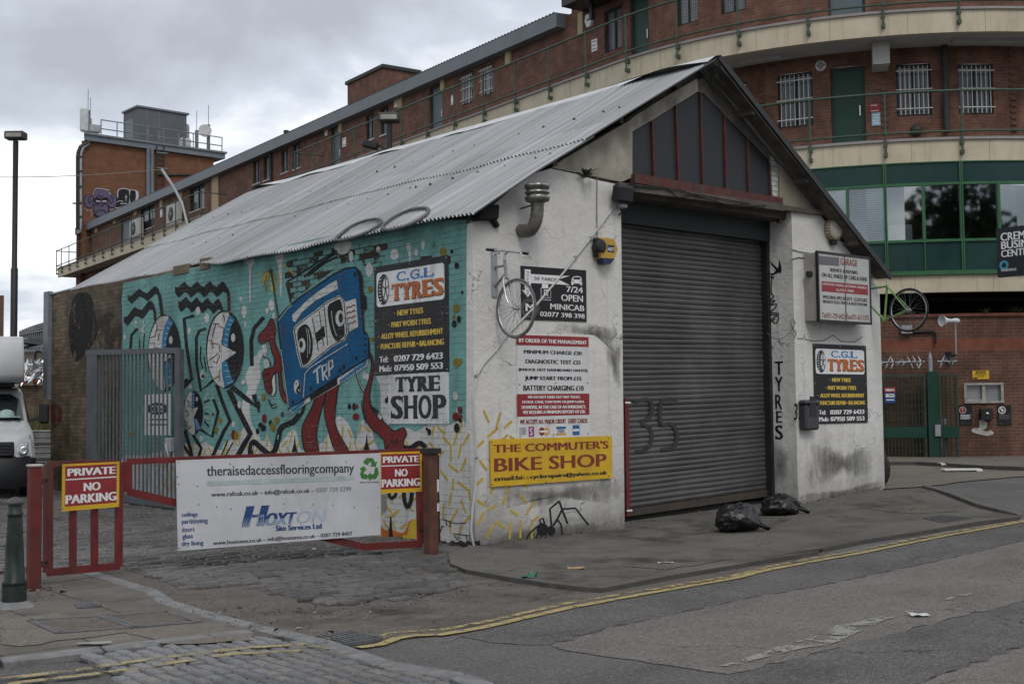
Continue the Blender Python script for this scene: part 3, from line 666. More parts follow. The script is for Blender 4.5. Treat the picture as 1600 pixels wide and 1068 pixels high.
# side walls
mb = MB()
top = [SIDE.sight('x', *p) for p in ((80, 459), (140, 447), (192, 438.5), (314, 414.5), (331, 411))] + [(-5.9, 3.80), (-.02, 3.76)]
mb.prism(SIDE, [(-13.2, -.1), (-.0, -.1)] + top[::-1], -.24, -.001, M_STOCK)
mb.prism(SIDE, [(-13.2, -.1), (-.3, -.1), (-.3, 3.4), (-13.2, 3.4)], -8.42, -8.2, M_STOCK)
mb.box((.0, 12.98, 0), (8.4, 13.18, 3.7), M_STOCK)
mb.build('side_wall', GAR)
# gable: dark concrete triangle with render, boarded window, red bars
ZR, XR = 6.44, 4.20
mb = MB()
front_poly(mb, [(.3, 3.9), (2.3, 4.42), (6.3, 4.42), (8.3, 3.85), (XR, ZR - .05)], -.40, -.10, M_CONC)
mb.build('gable_wall', GAR)
J = lambda *p: [fs('J', x, y) for x, y in p]
mb = MB(); front_poly(mb, J((381,372),(381,643),(330,664),(200,636),(130,622),(10,598),(60,560),(150,508)), -.12, -.005, M_RENDER); mb.build('render_panel', GAR)
mb = MB(); front_poly(mb, J((684,185),(690,243),(590,305),(480,375),(384,430),(381,368),(520,280)), -.1, -.02, M_RENDER); mb.build('render_panel', GAR)
mb = MB(); front_poly(mb, J((1064,515),(1310,806),(1062,768)), -.1, -.004, M_RENDER2); mb.build('render_panel', GAR)
mb = MB(); front_poly(mb, J((1029,512),(1061,514),(1061,770),(1040,768),(1030,640)), -.2, -.03, M_BRICKW); mb.build('brick_pier', GAR)
mb = MB()
front_poly(mb, J((690,190),(720,180),(1040,500),(1028,565),(720,252),(692,243)), -.1, -.045, M_CONC)
a_, b_ = FRONT.pt(*fs('J', 735, 165), .10), FRONT.pt(*fs('J', 1045, 495), .10); mb.bar(a_, b_, .16, .10, M_CONC, (0, -1, 0))
mb.build('concrete_rafter', GAR)
mb = MB(); front_poly(mb, J((383,436),(480,378),(590,308),(690,247),(718,256),(815,350),(920,463),(1026,568),(1030,740),(380,646)), -.09, -.055, M_PANEL); gw = mb.build('gable_window', GAR)
mb = MB()
for p, q in (((480,380),(490,655)),((590,310),(603,675)),((704,250),(716,697)),((814,352),(824,712)),((920,466),(929,728)),((1024,572),(1031,742))):
    mb = MB(); P_, Q_ = FRONT.pt(*fs('J', *p), -.045), FRONT.pt(*fs('J', *q), -.045); mb.bar(P_, Q_, .028, .04, M_REDP, (0, -1, 0)); mb.build('mullion', gw)
mb = MB(); P_, Q_ = FRONT.pt(*fs('J', 376, 655), -.02), FRONT.pt(*fs('J', 1062, 765), -.02); mb.bar(P_ + up*.015, Q_ + up*.015, .125, .16, M_REDP, (0, -1, 0))
P_, Q_ = FRONT.pt(*fs('J', 300, 668), -.03), FRONT.pt(*fs('J', 1330, 820), -.03); mb.bar(P_ - up*.05, FRONT.pt(*fs('J', 1062, 785), -.03), .10, .2, M_CONC, (0, -1, 0)); mb.bar(FRONT.pt(*fs('J', 1062, 785), -.04), Q_, .07, .2, M_CONC, (0, -1, 0))
mb.build('lintel', GAR)
# roof sheets
EX, EZ = -.17, 3.885; e_s = V((XR - EX, 0, ZR - EZ)); LS = e_s.length; e_s.normalize(); n_s = V((-e_s.z, 0, e_s.x)); R0 = V((EX, 0, EZ))
R1 = V((8.27, 0, 3.69)); e_r = V((XR, 0, ZR)) - R1; LR = e_r.length; e_r.normalize(); n_r = V((e_r.z*1, 0, -e_r.x))
def roof_sight(r, x, y):
    p = meet(*px(r, x, y), n_s, R0.dot(n_s)); return (p - R0).dot(e_s), p.y
def sag(y, s): return .012*sin(y*1.3 + s) + .010*sin(y*2.9 + 2*s)
def sheet(mb, s0, s1, off, mirror=False, y0=-.27, y1=12.62):
    step = .076/6; ny = int((y1 - y0)/step); rows = []
    for s_ in (s0, (s0 + s1)/2, s1):
        r = []
        for j in range(ny + 1):
            y = y0 + j*step; k = floor(y/.84)
            edge = (.02*sin(k*12.9898) if s_ == s0 else 0) + (max(0, min(.24, (y - 5.9)*.22)) if s_ == s0 < .1 and not mirror else 0)
            p = R0 + e_s*(s_ + edge) + n_s*(off + .020*sin(2*pi*y/.076) + (k % 2)*.004 + sag(y, s_)) + V((0, y, 0))
            if mirror: p = R1 + e_r*s_ + n_r*(off + .015*sin(2*pi*y/.076) + sag(y, s_)) + V((0, y, 0))
            r.append(p)
        rows.append(r)
    mb.grid(rows if not mirror else rows[::-1], M_ROOF, smooth=True)
sj = sum(roof_sight('P', x, y)[0] for x, y in ((200,828),(540,752),(860,660),(1200,578),(1500,505)))/5
mb = MB(); sheet(mb, -.02, sj + .16, 0); sheet(mb, sj, LS, .022)
for x, y in ((120,772),(200,755),(275,745),(335,728),(415,705),(487,688),(563,665),(650,638),(730,612),(820,580),(910,555),(1010,525),(1107,500),(1207,477),(1315,450),(1425,418),(1540,387),(10,915),(80,905),(150,885),(225,865),(563,765),(740,725),(855,700),(960,672),(1070,645),(1190,612),(1220,604),(1297,588),(1420,557),(1555,525)):
    s_, y_ = roof_sight('P', x, y); c = R0 + e_s*s_ + V((0, y_, 0)) + n_s*(.03 if s_ > sj else .01)
    mb.lathe([(.026, 0), (.02, .010), (.010, .014), (.008, .026), (.001, .028)], c, M_BLACKM, 8, n_s)
for x, y in ((32,768),(138,742),(247,710),(360,684),(483,646),(635,607),(782,571),(862,551),(25,897),(150,868),(288,838),(440,797),(515,777)):
    s_, y_ = roof_sight('O', x, y); c = R0 + e_s*s_ + V((0, y_, 0)) + n_s*(.03 if s_ > sj else .01)
    mb.lathe([(.026, 0), (.02, .010), (.010, .014), (.008, .026), (.001, .028)], c, M_BLACKM, 8, n_s)
roof = mb.build('roof', GAR)
mb = MB(); sheet(mb, -.06, LR, 0, True); mb.build('roof', GAR)
mb = MB(); rows = []
for j in range(131):
    y = -.30 + j*.0995; lf = max(0, sin(y*1.1 + .7)*.5 + sin(y*2.7)*.5 + sin(y*.53 + 2)*.4)*.075
    rows.append([V((XR - .26, y, ZR - .26*e_s.z/e_s.x + .045 + lf)), V((XR - .10, y, ZR + .012 + lf*.3)), V((XR, y, ZR + .045)), V((XR + .12, y, ZR - .02)), V((XR + .26, y, ZR - .125))])
mb.grid(rows, M_RIDGE, smooth=False); mb.build('ridge_cap', roof)
mb = MB()
A_ = V((XR, -.285, ZR + .02)); B_ = R1 - e_r*.07 + V((0, -.285, -.01)); mb.bar(A_, B_, .03, .085, M_BLACKM, n_r)
mb.bar(V((XR + .05, -.16, ZR - .10)), R1 + V((0, -.16, -.05)), .22, .02, M_CONC, n_r)
for s_ in (.9, 2.4, 3.9):
    p = R1 + e_r*s_ - n_r*.06; mb.bar(p + V((0, -.24, 0)), p + V((0, .3, 0)), .06, .08, M_CONC)
mb.build('barge_board', roof)
mb = MB()
for s_ in (.4, 1.7, 3.1, 4.4):
    p = R0 + e_s*s_ - n_s*.07; mb.bar(p + V((0, .0, 0)), p + V((0, 12.4, 0)), .07, .09, M_CONC)
mb.build('purlin', roof)
# roller shutter
SH = MB(); SP = Plane((0, .55, 0), (1, 0, 0), (0, -1, 0))
zb = lambda x: interp(x, [(2.4, .145), (6.2, .285)])
rows = []; nsl = 56; z1s = 4.3
for i in range(nsl):
    z0 = i/nsl; z1 = (i + 1)/nsl
    for f, o in ((0, 0), (.12, .010), (.5, .017), (.86, .012), (.97, .0)):
        r = []
        for x in [2.42 + 3.78*q/16 for q in range(17)]:
            b = zb(x) + .09; z = b + (z1s - b)*(z0 + (z1 - z0)*f); r.append(SP.pt(x, z + .006*sin(x*2.3 + i*.9)*sin(i*2.1), o + .006*sin(i*7.3) + .010*sin(x*3.1 + i*.35)*sin(x*1.3 - i*.21)))
        rows.append(r)
SH.grid(rows, M_SHUT, smooth=False)
shut = SH.build('roller_shutter', GAR)
mb = MB(); mb.obox(V((4.31, .54, .25)), (V((6.2, 0, zb(6.2))) - V((2.42, 0, zb(2.42))))/2, (0, .025, 0), (0, 0, .05), plain('rusty bottom rail', (.06, .05, .042), .8, .3, 8)); mb.build('bottom_rail', shut)
mb = MB(); mb.box((6.08, .42, .2), (6.149, .56, 4.3), M_BLACKM); mb.box((2.48, .42, .05), (2.56, .56, 4.3), M_BLACKM); mb.build('guide_rail', shut)
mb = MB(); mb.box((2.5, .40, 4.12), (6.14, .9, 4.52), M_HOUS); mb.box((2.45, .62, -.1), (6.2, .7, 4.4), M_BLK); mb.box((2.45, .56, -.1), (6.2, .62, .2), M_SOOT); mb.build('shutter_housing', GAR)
a0, b1 = SP.sight('K', 49, 636, .06); a1, b0 = SP.sight('K', 66, 1000, .06)
mb = MB(); mb.box((a0, .47, b0), (a1, .50, b1), M_RED)
wl = plain('white enamel', (.7, .7, .7), .5, .1, 5)
for yy in (650, 983):
    q = SP.sight('K', 60, yy, .06); mb.box((a0, .462, q[1] - .012), (a1 + .03, .4695, q[1] + .012), wl)
mb.build('locking_bar', shut)
mb = MB(); gh = plain('faded black spray paint', (.038, .038, .04), .6, .3, 4)
for pts in ([(80,648),(120,640),(135,655),(133,690),(105,712),(130,730),(135,765),(118,795),(85,800)], [(215,640),(168,645),(165,715),(195,715),(212,740),(207,785),(165,795)]): mb = MB(); mb.stroke(SP, 'K', pts, 11, gh, .0285); mb.build('painted_digit', shut)

# ------------------------------------------------------------------ mural on the side wall
mu = MB(); S = SIDE
def lay(n): return .002 + .0011*n
def fl_(r, pts, m, n, sm=0): mu.fill(S, r, pts, m, lay(n), sm)
def st_(r, pts, w_, m, n, sm=4): mu.stroke(S, r, pts, w_, m, lay(n), sm)
def el_(r, x, y, rx, ry, m, n, rot=0): mu.ell(S, r, x, y, rx, ry, m, lay(n), rot)
# teal ground with a ragged rear edge
fl_('x', [(729,344),(728.5,500),(728,664),(728,690),(700,760),(690,850),(560,845),(450,835),(300,815),(190,790),(191,640),(189,590),(192,520),(190,470),(193,442),(240,432),(314,415.5),(331,408),(386,396),(470,378),(540,363),(600,352),(660,340)], P_TEAL, 0)
# white foot of the wall with its cloudy upper edge
foot = [(729,669),(705,663),(668,664),(650,674),(634,668),(618,690),(606,706),(590,700),(580,668),(572,654),(562,662),(556,690),(548,668),(540,656),(528,650),(516,668),(505,690),(480,700),(470,702),(463,675),(455,672),(440,690),(428,700),(417,678),(415,686),(407,687),(404,674),(395,670),(385,664),(376,674),(369,679),(361,686),(350,692),(347,702),(337,700),(328,695),(320,690),(311,695),(301,692),(290,692),(283,695),(270,700),(250,705),(220,712),(190,716),(189,792),(300,816),(450,838),(560,848),(690,862),(731,868)]
fl_('x', foot, P_WHT, 1, 3)
fl_('E', [(590,648),(640,648),(655,700),(655,880),(625,882),(612,870),(612,760),(606,690)], P_WHT, 1, 3)
# smoke from the spray can
fl_('D', [(790,490),(762,525),(742,530),(735,570),(716,610),(712,650),(725,690),(697,760),(695,810),(715,850),(735,900),(700,960),(780,960),(745,870),(735,800),(745,745),(770,700),(790,630),(785,560),(802,510)], P_WHT, 2, 4)
# characters made of one eye each: hair, limbs, eyes
def wavy(x0, y0, x1, y1, wd, n, amp):
    U, D_ = [], []
    for i in range(n*4 + 1):
        t_ = i/(n*4); x = x0 + (x1 - x0)*t_; y = y0 + (y1 - y0)*t_; o = amp*sin(2*pi*n*t_); h = wd/2*(.8 + .35*abs(sin(pi*n*t_)))
        if i == 0: h *= .7
        U.append((x, y + o - h)); D_.append((x, y + o + h))
    fl_('D', U + D_[::-1], P_BLK, 3)
wavy(98, 215, 262, 188, 40, 2, 16); st_('D', [(245,175),(265,210),(278,312)], 18, P_BLK, 3)
wavy(78, 330, 232, 262, 48, 2, 16); st_('D', [(225,250),(238,285),(242,335)], 15, P_BLK, 3)
wavy(345, 175, 612, 172, 52, 4, 15); st_('D', [(600,155),(622,190),(627,285)], 17, P_BLK, 3)
wavy(362, 250, 585, 262, 52, 4, 14); st_('D', [(575,240),(588,268),(590,295)], 12, P_BLK, 3)
for pts, w_ in (([(445,310),(392,325),(405,470),(432,640),(383,690)], 17), ([(507,378),(472,388),(456,425),(457,560),(480,700),(545,645)], 15), ([(480,468),(477,540),(490,585)], 7), ([(495,520),(508,600)], 6),
    ([(560,665),(592,760),(632,860),(600,910),(540,1045)], 18), ([(625,695),(680,810),(738,925),(700,990),(670,1045)], 28), ([(640,680),(720,745),(768,782),(757,720)], 26), ([(746,572),(742,440),(757,375),(808,318)], 20),
    ([(155,370),(118,410),(112,490)], 14), ([(185,400),(180,485)], 6), ([(160,435),(160,485)], 6), ([(545,745),(570,810),(538,942),(478,902)], 15), ([(395,905),(425,1000),(432,1045)], 18), ([(438,930),(482,1000),(468,1045)], 15), ([(385,980),(430,1045)], 14),
    ([(525,748),(498,762)], 8), ([(498,818),(522,822)], 8), ([(498,860),(522,888)], 8), ([(620,960),(588,1035)], 7), ([(648,970),(610,1035)], 6), ([(412,640),(385,660)], 14)):
    st_('D', pts, w_, P_BLK, 4, 0)
def eye(x, y, rx, ry, scl, up_, lo_, tri, hi, veins):
    el_('D', x, y, rx*1.07, ry*1.035, P_BLK, 5); fl_('D', scl, P_WHT, 6, 3)
    for q in (up_, lo_): fl_('D', q, P_CYAN, 7)
    fl_('D', tri, P_WHT, 8); el_('D', hi[0], hi[1], hi[2], hi[3], P_WHT, 8)
    for v_ in veins: st_('D', v_, 4.5, P_RED, 9, 0)
    for q in (up_, lo_):
        m_ = len(q)//2
        for i in range(m_ - 1):
            for k in (.35, .85):
                a = [q[i][j] + (q[i + 1][j] - q[i][j])*k for j in (0, 1)]; b = [q[-1 - i][j] + (q[-2 - i][j] - q[-1 - i][j])*k for j in (0, 1)]
                st_('D', [[b[j]*.92 + a[j]*.08 for j in (0, 1)], [b[j]*.35 + a[j]*.65 for j in (0, 1)]], 3.5, P_WHT, 9, 0)
eye(605, 485, 93, 198, [(608,291),(575,302),(545,340),(525,400),(515,460),(513,510),(520,570),(540,630),(570,672),(605,683),(592,630),(588,560),(586,470),(598,390),(628,308)],
    [(628,306),(606,360),(597,410),(590,462),(620,476),(625,420),(638,365),(658,330)], [(588,548),(590,600),(603,682),(652,658),(632,610),(616,548)], [(588,462),(665,502),(588,556)], (648,425,11,22),
    [[(595,305),(605,330),(600,340)],[(545,355),(570,350),(575,365),(600,375),(595,420),(588,445)],[(560,350),(548,385),(540,420)],[(515,440),(535,438),(540,455),(575,460),(580,500)],[(535,440),(545,480)],[(520,545),(548,525),(570,505),(578,520),(560,560),(545,545)],[(525,580),(540,575)],[(548,640),(575,625),(580,590)],[(575,625),(580,650)]])
eye(290, 505, 82, 195, [(290,312),(260,325),(230,375),(212,440),(207,510),(213,580),(232,650),(262,690),(292,698),(290,620),(280,540),(278,440),(290,370),(312,318)],
    [(312,316),(288,380),(278,440),(276,500),(300,500),(300,440),(315,385),(338,345)], [(285,560),(290,620),(302,696),(335,670),(322,600),(318,550)], [(278,500),(330,520),(280,560)], (323,437,10,21),
    [[(240,345),(255,360),(250,380),(275,385)],[(250,380),(240,420),(215,425)],[(262,400),(258,440)],[(213,455),(240,450),(235,475),(262,480)]])
eye(440, 815, 48, 112, [(437,705),(418,715),(400,755),(392,810),(396,860),(410,905),(432,928),(448,925),(447,880),(440,830),(432,790),(434,740)],
    [(434,705),(432,740),(431,770),(432,802),(446,798),(446,770),(447,740),(447,712)], [(442,848),(447,880),(458,912),(478,890),(466,862),(458,845)], [(434,795),(466,785),(442,845)], (459,745,6,12),
    [[(408,750),(420,760),(415,780),(430,785)],[(400,800),(415,815),(410,835)],[(398,860),(412,872),(405,880),(420,895)],[(415,900),(432,885)]])
for pts in ([(497,750),(520,715)], [(495,790),(530,782)], [(498,838),(525,850)], [(120,350),(195,405)], [(160,400),(200,345)], [(180,330),(178,420)]): st_('D', pts, 4, P_WHT, 5, 0)
# hand and spray can
fl_('D', [(842,622),(868,615),(872,700),(862,728),(846,728)], P_WHT, 6); st_('D', [(842,622),(846,728),(862,728),(872,700),(868,615),(842,622)], 5, P_BLK, 7, 0)
fl_('D', [(798,468),(818,460),(826,500),(815,520),(806,515)], P_WHT, 6, 2); el_('D', 822, 560, 15, 28, P_WHT, 6); st_('D', [(806,515),(808,525),(835,540),(845,575)], 5, P_BLK, 7)
hand = [(858,333),(842,328),(822,370),(788,402),(779,436),(800,458),(832,440),(850,500),(862,535),(858,575),(838,582),(812,590),(800,615),(808,650),(816,690),(832,716),(852,705),(848,640),(870,605),(884,615),(890,700),(912,758),(932,755),(908,690),(898,610),(902,560),(882,490),(864,440),(868,380)]
fl_('D', hand, P_RED, 8, 3); st_('D', hand + hand[:1], 5, P_BLK, 9, 3)
for pts in ([(805,620),(840,612)], [(808,655),(845,648)], [(816,690),(848,680)], [(838,760),(850,775),(870,768)], [(832,745),(852,790),(878,782)]): st_('D', pts, 5, P_BLK, 10)
# walking cassette
body = [(105,372),(150,320),(210,268),(290,215),(380,152),(440,122),(490,118),(507,165),(517,300),(528,430),(548,475),(553,560),(480,606),(400,656),(300,720),(235,766),(160,812),(145,700),(122,520)]
fl_('E', [(160,812),(182,836),(205,815),(240,790),(410,690),(545,602),(553,560)], P_WHT, 8); fl_('E', [(168,815),(184,830),(238,785),(238,768)], P_CYAN, 9); fl_('E', [(410,672),(412,686),(540,598),(548,566)], P_CYAN, 9); fl_('E', [(262,750),(268,772),(400,692),(398,660)], P_BLK, 9)
fl_('E', body, P_BLUE, 10); st_('E', body + body[:1], 8, P_BLK, 11, 0); st_('E', [(108,374),(150,330),(122,520),(145,700),(160,805)][2:] , 3, P_WHT, 12, 0); st_('E', [(108,380),(152,324),(175,302)], 3, P_WHT, 12, 0)
fl_('E', [(492,118),(514,140),(522,170),(527,250),(540,258),(543,320),(527,332),(532,428),(546,445),(556,470),(558,555),(552,560),(546,480),(526,430),(515,300),(505,165)], P_BLK, 12); fl_('E', [(529,445),(548,452),(550,550),(543,555),(536,480)], P_BLUE, 13)
for y_ in (470, 500, 530): el_('E', 537, y_, 4, 9, P_BLK, 14)
fl_('E', [(178,350),(200,330),(245,285),(300,240),(360,200),(396,180),(402,222),(350,250),(290,282),(225,338),(192,386),(180,380)], P_WHT, 12)
win = [(190,425),(205,402),(290,340),(350,292),(410,262),(430,288),(443,440),(430,468),(370,500),(245,602),(228,606),(210,540)]
st_('E', win + win[:1], 17, P_WHT, 12, 0); st_('E', win + win[:1], 9, P_BLK, 13, 0); fl_('E', win, P_WHT, 14)
fl_('E', [(202,440),(218,408),(247,397),(268,428),(279,490),(274,548),(258,582),(232,598),(222,570),(210,510)], P_BLK, 15, 3)
fl_('E', [(352,312),(385,284),(412,276),(425,325),(436,440),(424,462),(398,482),(374,450),(358,390)], P_BLK, 15, 3)
el_('E', 225, 500, 18, 36, P_WHT, 16); el_('E', 221, 496, 9, 18, P_BLK, 17); el_('E', 412, 368, 22, 40, P_WHT, 16); el_('E', 416, 366, 11, 24, P_BLK, 17)
for pts, w_ in (([(255,420),(265,480),(262,540)], 3), ([(245,412),(254,470),(252,560)], 2), ([(370,330),(378,400),(395,452)], 3)): st_('E', pts, w_, P_WHT, 16)
for pts in ([(275,365),(308,532)], [(310,332),(332,505)], [(335,310),(352,500)]): st_('E', pts, 4, P_BLK, 15, 0)
fl_('E', [(290,442),(334,403),(340,455),(300,486)], P_BLK, 16)
fl_('E', [(437,287),(490,270),(502,408),(457,434)], P_WHT, 12)
for k in range(4):
    y_ = 312 + k*26; st_('E', [(444 + k*3,y_ + 10),(455 + k*3,y_ - 2),(464 + k*3,y_ + 3),(474 + k*3,y_ - 8),(486 + k*2,y_ - 8)], 6, P_RED, 13, 2)
for pts in ([(232,755),(240,640),(262,612),(350,555),(450,494)],): st_('E', pts, 4, P_WHT, 12, 0)
for pts in ([(452,494),(470,550),(480,584)], [(448,500),(260,625),(245,650)]): st_('E', pts, 3, P_BLK, 11, 0)
for pts in ([(280,634),(320,598)], [(299,618),(304,688)], [(324,608),(330,672)], [(322,606),(345,592),(348,620),(328,642)], [(332,638),(354,668)], [(356,584),(360,654)], [(354,582),(374,572),(377,604),(358,624)]): st_('E', pts, 8, P_WHT, 13, 0)
el_('E', 203, 704, 17, 35, P_WHT, 13); fl_('E', [(203,671),(214,680),(219,704),(212,732),(203,737),(196,722),(204,704),(211,688)], P_BLK, 14, 2); el_('E', 210, 720, 3, 6, P_WHT, 15); el_('E', 197, 688, 3, 6, P_BLK, 15)
for pts in ([(126,450),(134,404),(142,404),(154,440)], [(130,432),(150,425)]): st_('E', pts, 7, plain('mural navy', (.012, .03, .09), .6), 12, 0)
for x, y in ((486,152),(180,780),(270,712),(492,562),(430,605),(412,622)): el_('E', x, y, 7, 11, P_BLK, 12)
# legs, arm, cables
leg1 = [(332,690),(357,684),(345,725),(312,850),(296,940),(306,1030),(244,1030),(224,912),(260,830),(302,740)]
leg2 = [(346,680),(406,660),(400,720),(386,850),(400,920),(458,1030),(394,1030),(345,882),(334,810),(345,730)]
for q in (leg2, leg1): fl_('E', q, P_RED, 6, 3); st_('E', q + q[:1], 5, P_BLK, 7, 3)
arm = [(554,528),(570,558),(578,620),(562,700),(556,760),(577,820),(622,868),(672,918),(700,912),(725,905),(738,935),(722,968),(722,1012),(640,1018),(625,962),(560,902),(530,832),(528,750),(550,680),(566,600)]
fl_('E', arm, P_RED, 8, 3); st_('E', arm + arm[:1], 5, P_BLK, 9, 3)
for pts in ([(655,985),(668,965),(678,985)], [(680,980),(692,962),(702,985)], [(640,1010),(648,985)]): st_('E', pts, 5, P_BLK, 10)
fl_('E', [(560,795),(600,820),(625,865),(612,870),(575,830)], P_BLK, 10, 2); fl_('E', [(600,828),(618,852),(612,866),(598,850)], P_WHT, 11)
st_('D', [(995,822),(960,862),(900,892),(882,950),(868,1005),(840,1032),(795,1000),(758,968),(742,985),(738,1035)], 28, P_BLK, 5); st_('D', [(884,930),(880,955)], 4, P_WHT, 6, 0); st_('D', [(752,985),(748,1010)], 4, P_WHT, 6, 0)
st_('E', [(240,770),(226,828),(182,884)], 14, P_BLK, 7)
st_('E', [(488,618),(508,690),(530,732)], 9, P_BLK, 9); st_('E', [(491,622),(510,688),(530,728)], 3, P_WHT, 10); st_('E', [(516,770),(524,830),(540,885)], 4, P_BLK, 7)
st_('E', [(720,1000),(760,1002),(800,978),(832,1000)], 24, P_BLK, 9)
for x, y in ((190, 985), (543, 975)): fl_('E', [(x,y - 45),(x + 4,y),(x + 14,y + 38),(x - 16,y + 38),(x - 5,y)], P_BLK, 5)
st_('E', [(70,130),(84,205),(92,260),(110,365)], 5, P_BLK, 11, 0); el_('E', 70, 135, 8, 12, P_BLK, 12)
st_('E', [(160,215),(170,290)], 9, P_BLK, 5, 0)
# worn upper edge, drips, blots, sunburst
rnd = random.Random(4)
PEEL = mat_peel('paint fallen off the brick', .72, .78); PEEL2 = mat_peel('sparse paint loss', .88, .95)
fl_('E', [(140,175),(150,90),(230,60),(330,35),(420,18),(560,-8),(640,-20),(650,40),(600,110),(560,118),(505,100),(440,105),(380,130),(290,195),(200,265),(165,285)], PEEL, 3)
fl_('E', [(640,-20),(930,-75),(1020,-90),(1020,30),(940,40),(800,60),(650,90)], PEEL2, 3); fl_('D', [(70,130),(300,60),(480,45),(760,-10),(770,60),(600,110),(330,130),(75,190)], PEEL2, 3)
fl_('E', [(600,95),(760,70),(955,50),(955,100),(590,150)], PEEL, 3)
st_('E', [(235,165),(300,110),(395,45)], 9, P_BLK, 6); st_('E', [(255,160),(330,100),(400,65)], 9, P_BLK, 6); st_('E', [(150,190),(230,140),(330,75),(400,35)], 7, P_BLK, 6)
for pts in ([(90,62),(135,50),(128,110),(126,240),(118,255),(112,120)], [(735,8),(760,8),(758,100),(760,135),(748,138),(750,60)], [(385,5),(465,-8),(455,40),(420,55),(395,40)], [(812,-5),(828,-8),(824,30),(815,25)]): fl_('E', pts, P_WHT, 5, 3)
fl_('m', [(285,30),(400,18),(395,80),(372,100),(365,420),(352,420),(348,90)], P_WHT, 5)
for x, y, a, b in ((556,130,18,36),(680,55,21,28),(786,46,12,18),(466,64,11,26),(76,300,14,24),(600,30,10,16),(978,748,14,22),(545,655,9,18),(532,650,8,20),(992,822,9,14),(55,330,8,14)): el_('E', x, y, a, b, P_WHT, 6)
for x, y, a, b in ((465,285,11,22),(512,322,12,26),(705,290,14,32),(690,225,8,14),(420,388,8,16),(487,620,12,24),(140,345,6,10),(83,420,6,12),(650,875,8,16),(680,772,9,20),(482,950,10,16),(850,262,14,24),(860,310,8,16),(712,355,5,14),(425,680,8,14),(690,960,7,12),(505,320,8,12)): el_('D', x, y, a, b, P_WHT, 5)
for x, y, a, b, m_ in ((918,42,17,22,P_OLIVE),(985,110,11,16,P_BLK),(960,40,7,11,P_BLK),(982,318,16,20,P_OLIVE),(995,372,10,18,P_BLK),(972,395,12,18,P_BLK),(985,585,18,22,P_OLIVE),(1002,578,10,14,P_OLIVE),(980,850,16,22,P_RED),(1000,818,12,18,P_RED),(1005,850,7,11,P_RED),(985,905,14,24,P_BLK),(1002,868,9,12,P_BLK),(970,362,8,12,P_OLIVE),(1012,240,6,9,P_BLK),
    (40,860,12,22,P_RED),(85,905,12,20,P_OLIVE),(100,868,10,18,P_OLIVE),(70,880,8,14,P_BLK),(490,850,17,18,P_RED),(480,800,8,18,P_BLK),(458,800,8,14,P_BLK),(492,800,9,12,P_RED),(560,225,12,14,P_OLIVE),(570,470,8,12,P_OLIVE),(640,770,8,14,P_BLK),(648,760,6,10,P_RED),(850,925,9,16,P_BLK),(838,910,6,9,P_BLK),(80,215,8,22,P_YEL),(12,800,8,30,P_BLK)): el_('E', x, y, a, b, m_, 6)
for x, y, a, b, m_ in ((812,845,11,22,P_RED),(805,895,14,18,P_BLK),(852,890,12,22,P_OLIVE),(878,855,10,18,P_OLIVE),(775,912,9,16,P_BLK),(805,735,10,20,P_OLIVE),(790,880,12,14,P_BLK),(905,825,9,14,P_BLK),(650,930,12,26,P_RED),(665,935,12,22,P_OLIVE),(580,855,9,18,P_OLIVE),(542,823,6,10,P_RED),(560,905,8,22,P_OLIVE),(490,625,8,10,P_RED),(700,655,10,14,P_WHT),(118,930,12,16,P_OLIVE)): el_('D', x, y, a, b, m_, 6)
for k in range(14):
    t_ = rnd.uniform(.3, 2.9); r0, r1 = rnd.uniform(15, 45), rnd.uniform(70, 130); cxx, cyy = rnd.choice(((70, 120), (70, 120), (120, 90)))
    st_('E', [(cxx + r0*cos(t_)*.6, cyy + r0*sin(t_)), (cxx + r1*cos(t_)*.6, cyy + r1*sin(t_))], rnd.uniform(4, 8), rnd.choice((P_OLIVE, P_YEL, P_OLIVE)), 4, 0)
def dashes(mesh, plane, n, a0, b0, a1, b1, m, off, ok, seed):
    r_ = random.Random(seed); pts = []
    for _ in range(n*40):
        a, b = r_.uniform(a0, a1), r_.uniform(b0, b1)
        if not ok(a, b) or any((a - p)**2 + ((b - q))**2 < .155**2 for p, q in pts): continue
        pts.append((a, b)); t_ = r_.choice((.5, .9, 1.2, 1.6, 2.2, 2.6)) + r_.uniform(-.15, .15); l = r_.uniform(.065, .105); w_ = .019
        d = (cos(t_), sin(t_)); P_ = [(a + d[0]*l*i - d[1]*w_*j, b + d[1]*l*i + d[0]*w_*j) for i, j in ((-1, -.6), (-1.03, .2), (-.9, .9), (.9, 1), (1.04, .1), (1, -.8))]
        A = sum(p[0]*q[1] - q[0]*p[1] for p, q in zip(P_, P_[1:] + P_[:1]))
        mesh.face([plane.pt(*p, off) for p in (P_ if A > 0 else P_[::-1])], m)
        if len(pts) >= n: break
def foot_top(a): return 1.36 if a > -1.2 else (1.2 if a > -4.5 else 1.02)
fpoly = [SIDE.sight('x', *p) for p in catmull(foot, 3)]
dashes(mu, SIDE, 330, -8.5, .12, -.05, 1.62, P_YEL, lay(3), lambda a, b: inside((a, b + .07), fpoly) and inside((a, b - .05), fpoly), 5)
fl_('i', [(105,545),(150,590),(190,560),(240,590),(330,610),(380,540),(400,490),(480,480),(480,690),(200,700),(105,640)], P_ORANGE, 4, 3); fl_('i', [(390,560),(410,500),(480,480),(480,690),(300,690),(340,640),(380,620)], P_YEL, 5, 3)
for pts, w_ in (([(185,195),(190,235),(215,250),(245,230),(258,195)], 34), ([(340,190),(345,270),(375,345),(410,290),(425,190)], 42), ([(550,20),(555,120),(560,260)], 30)): st_('i', pts, w_, P_BLK, 6)
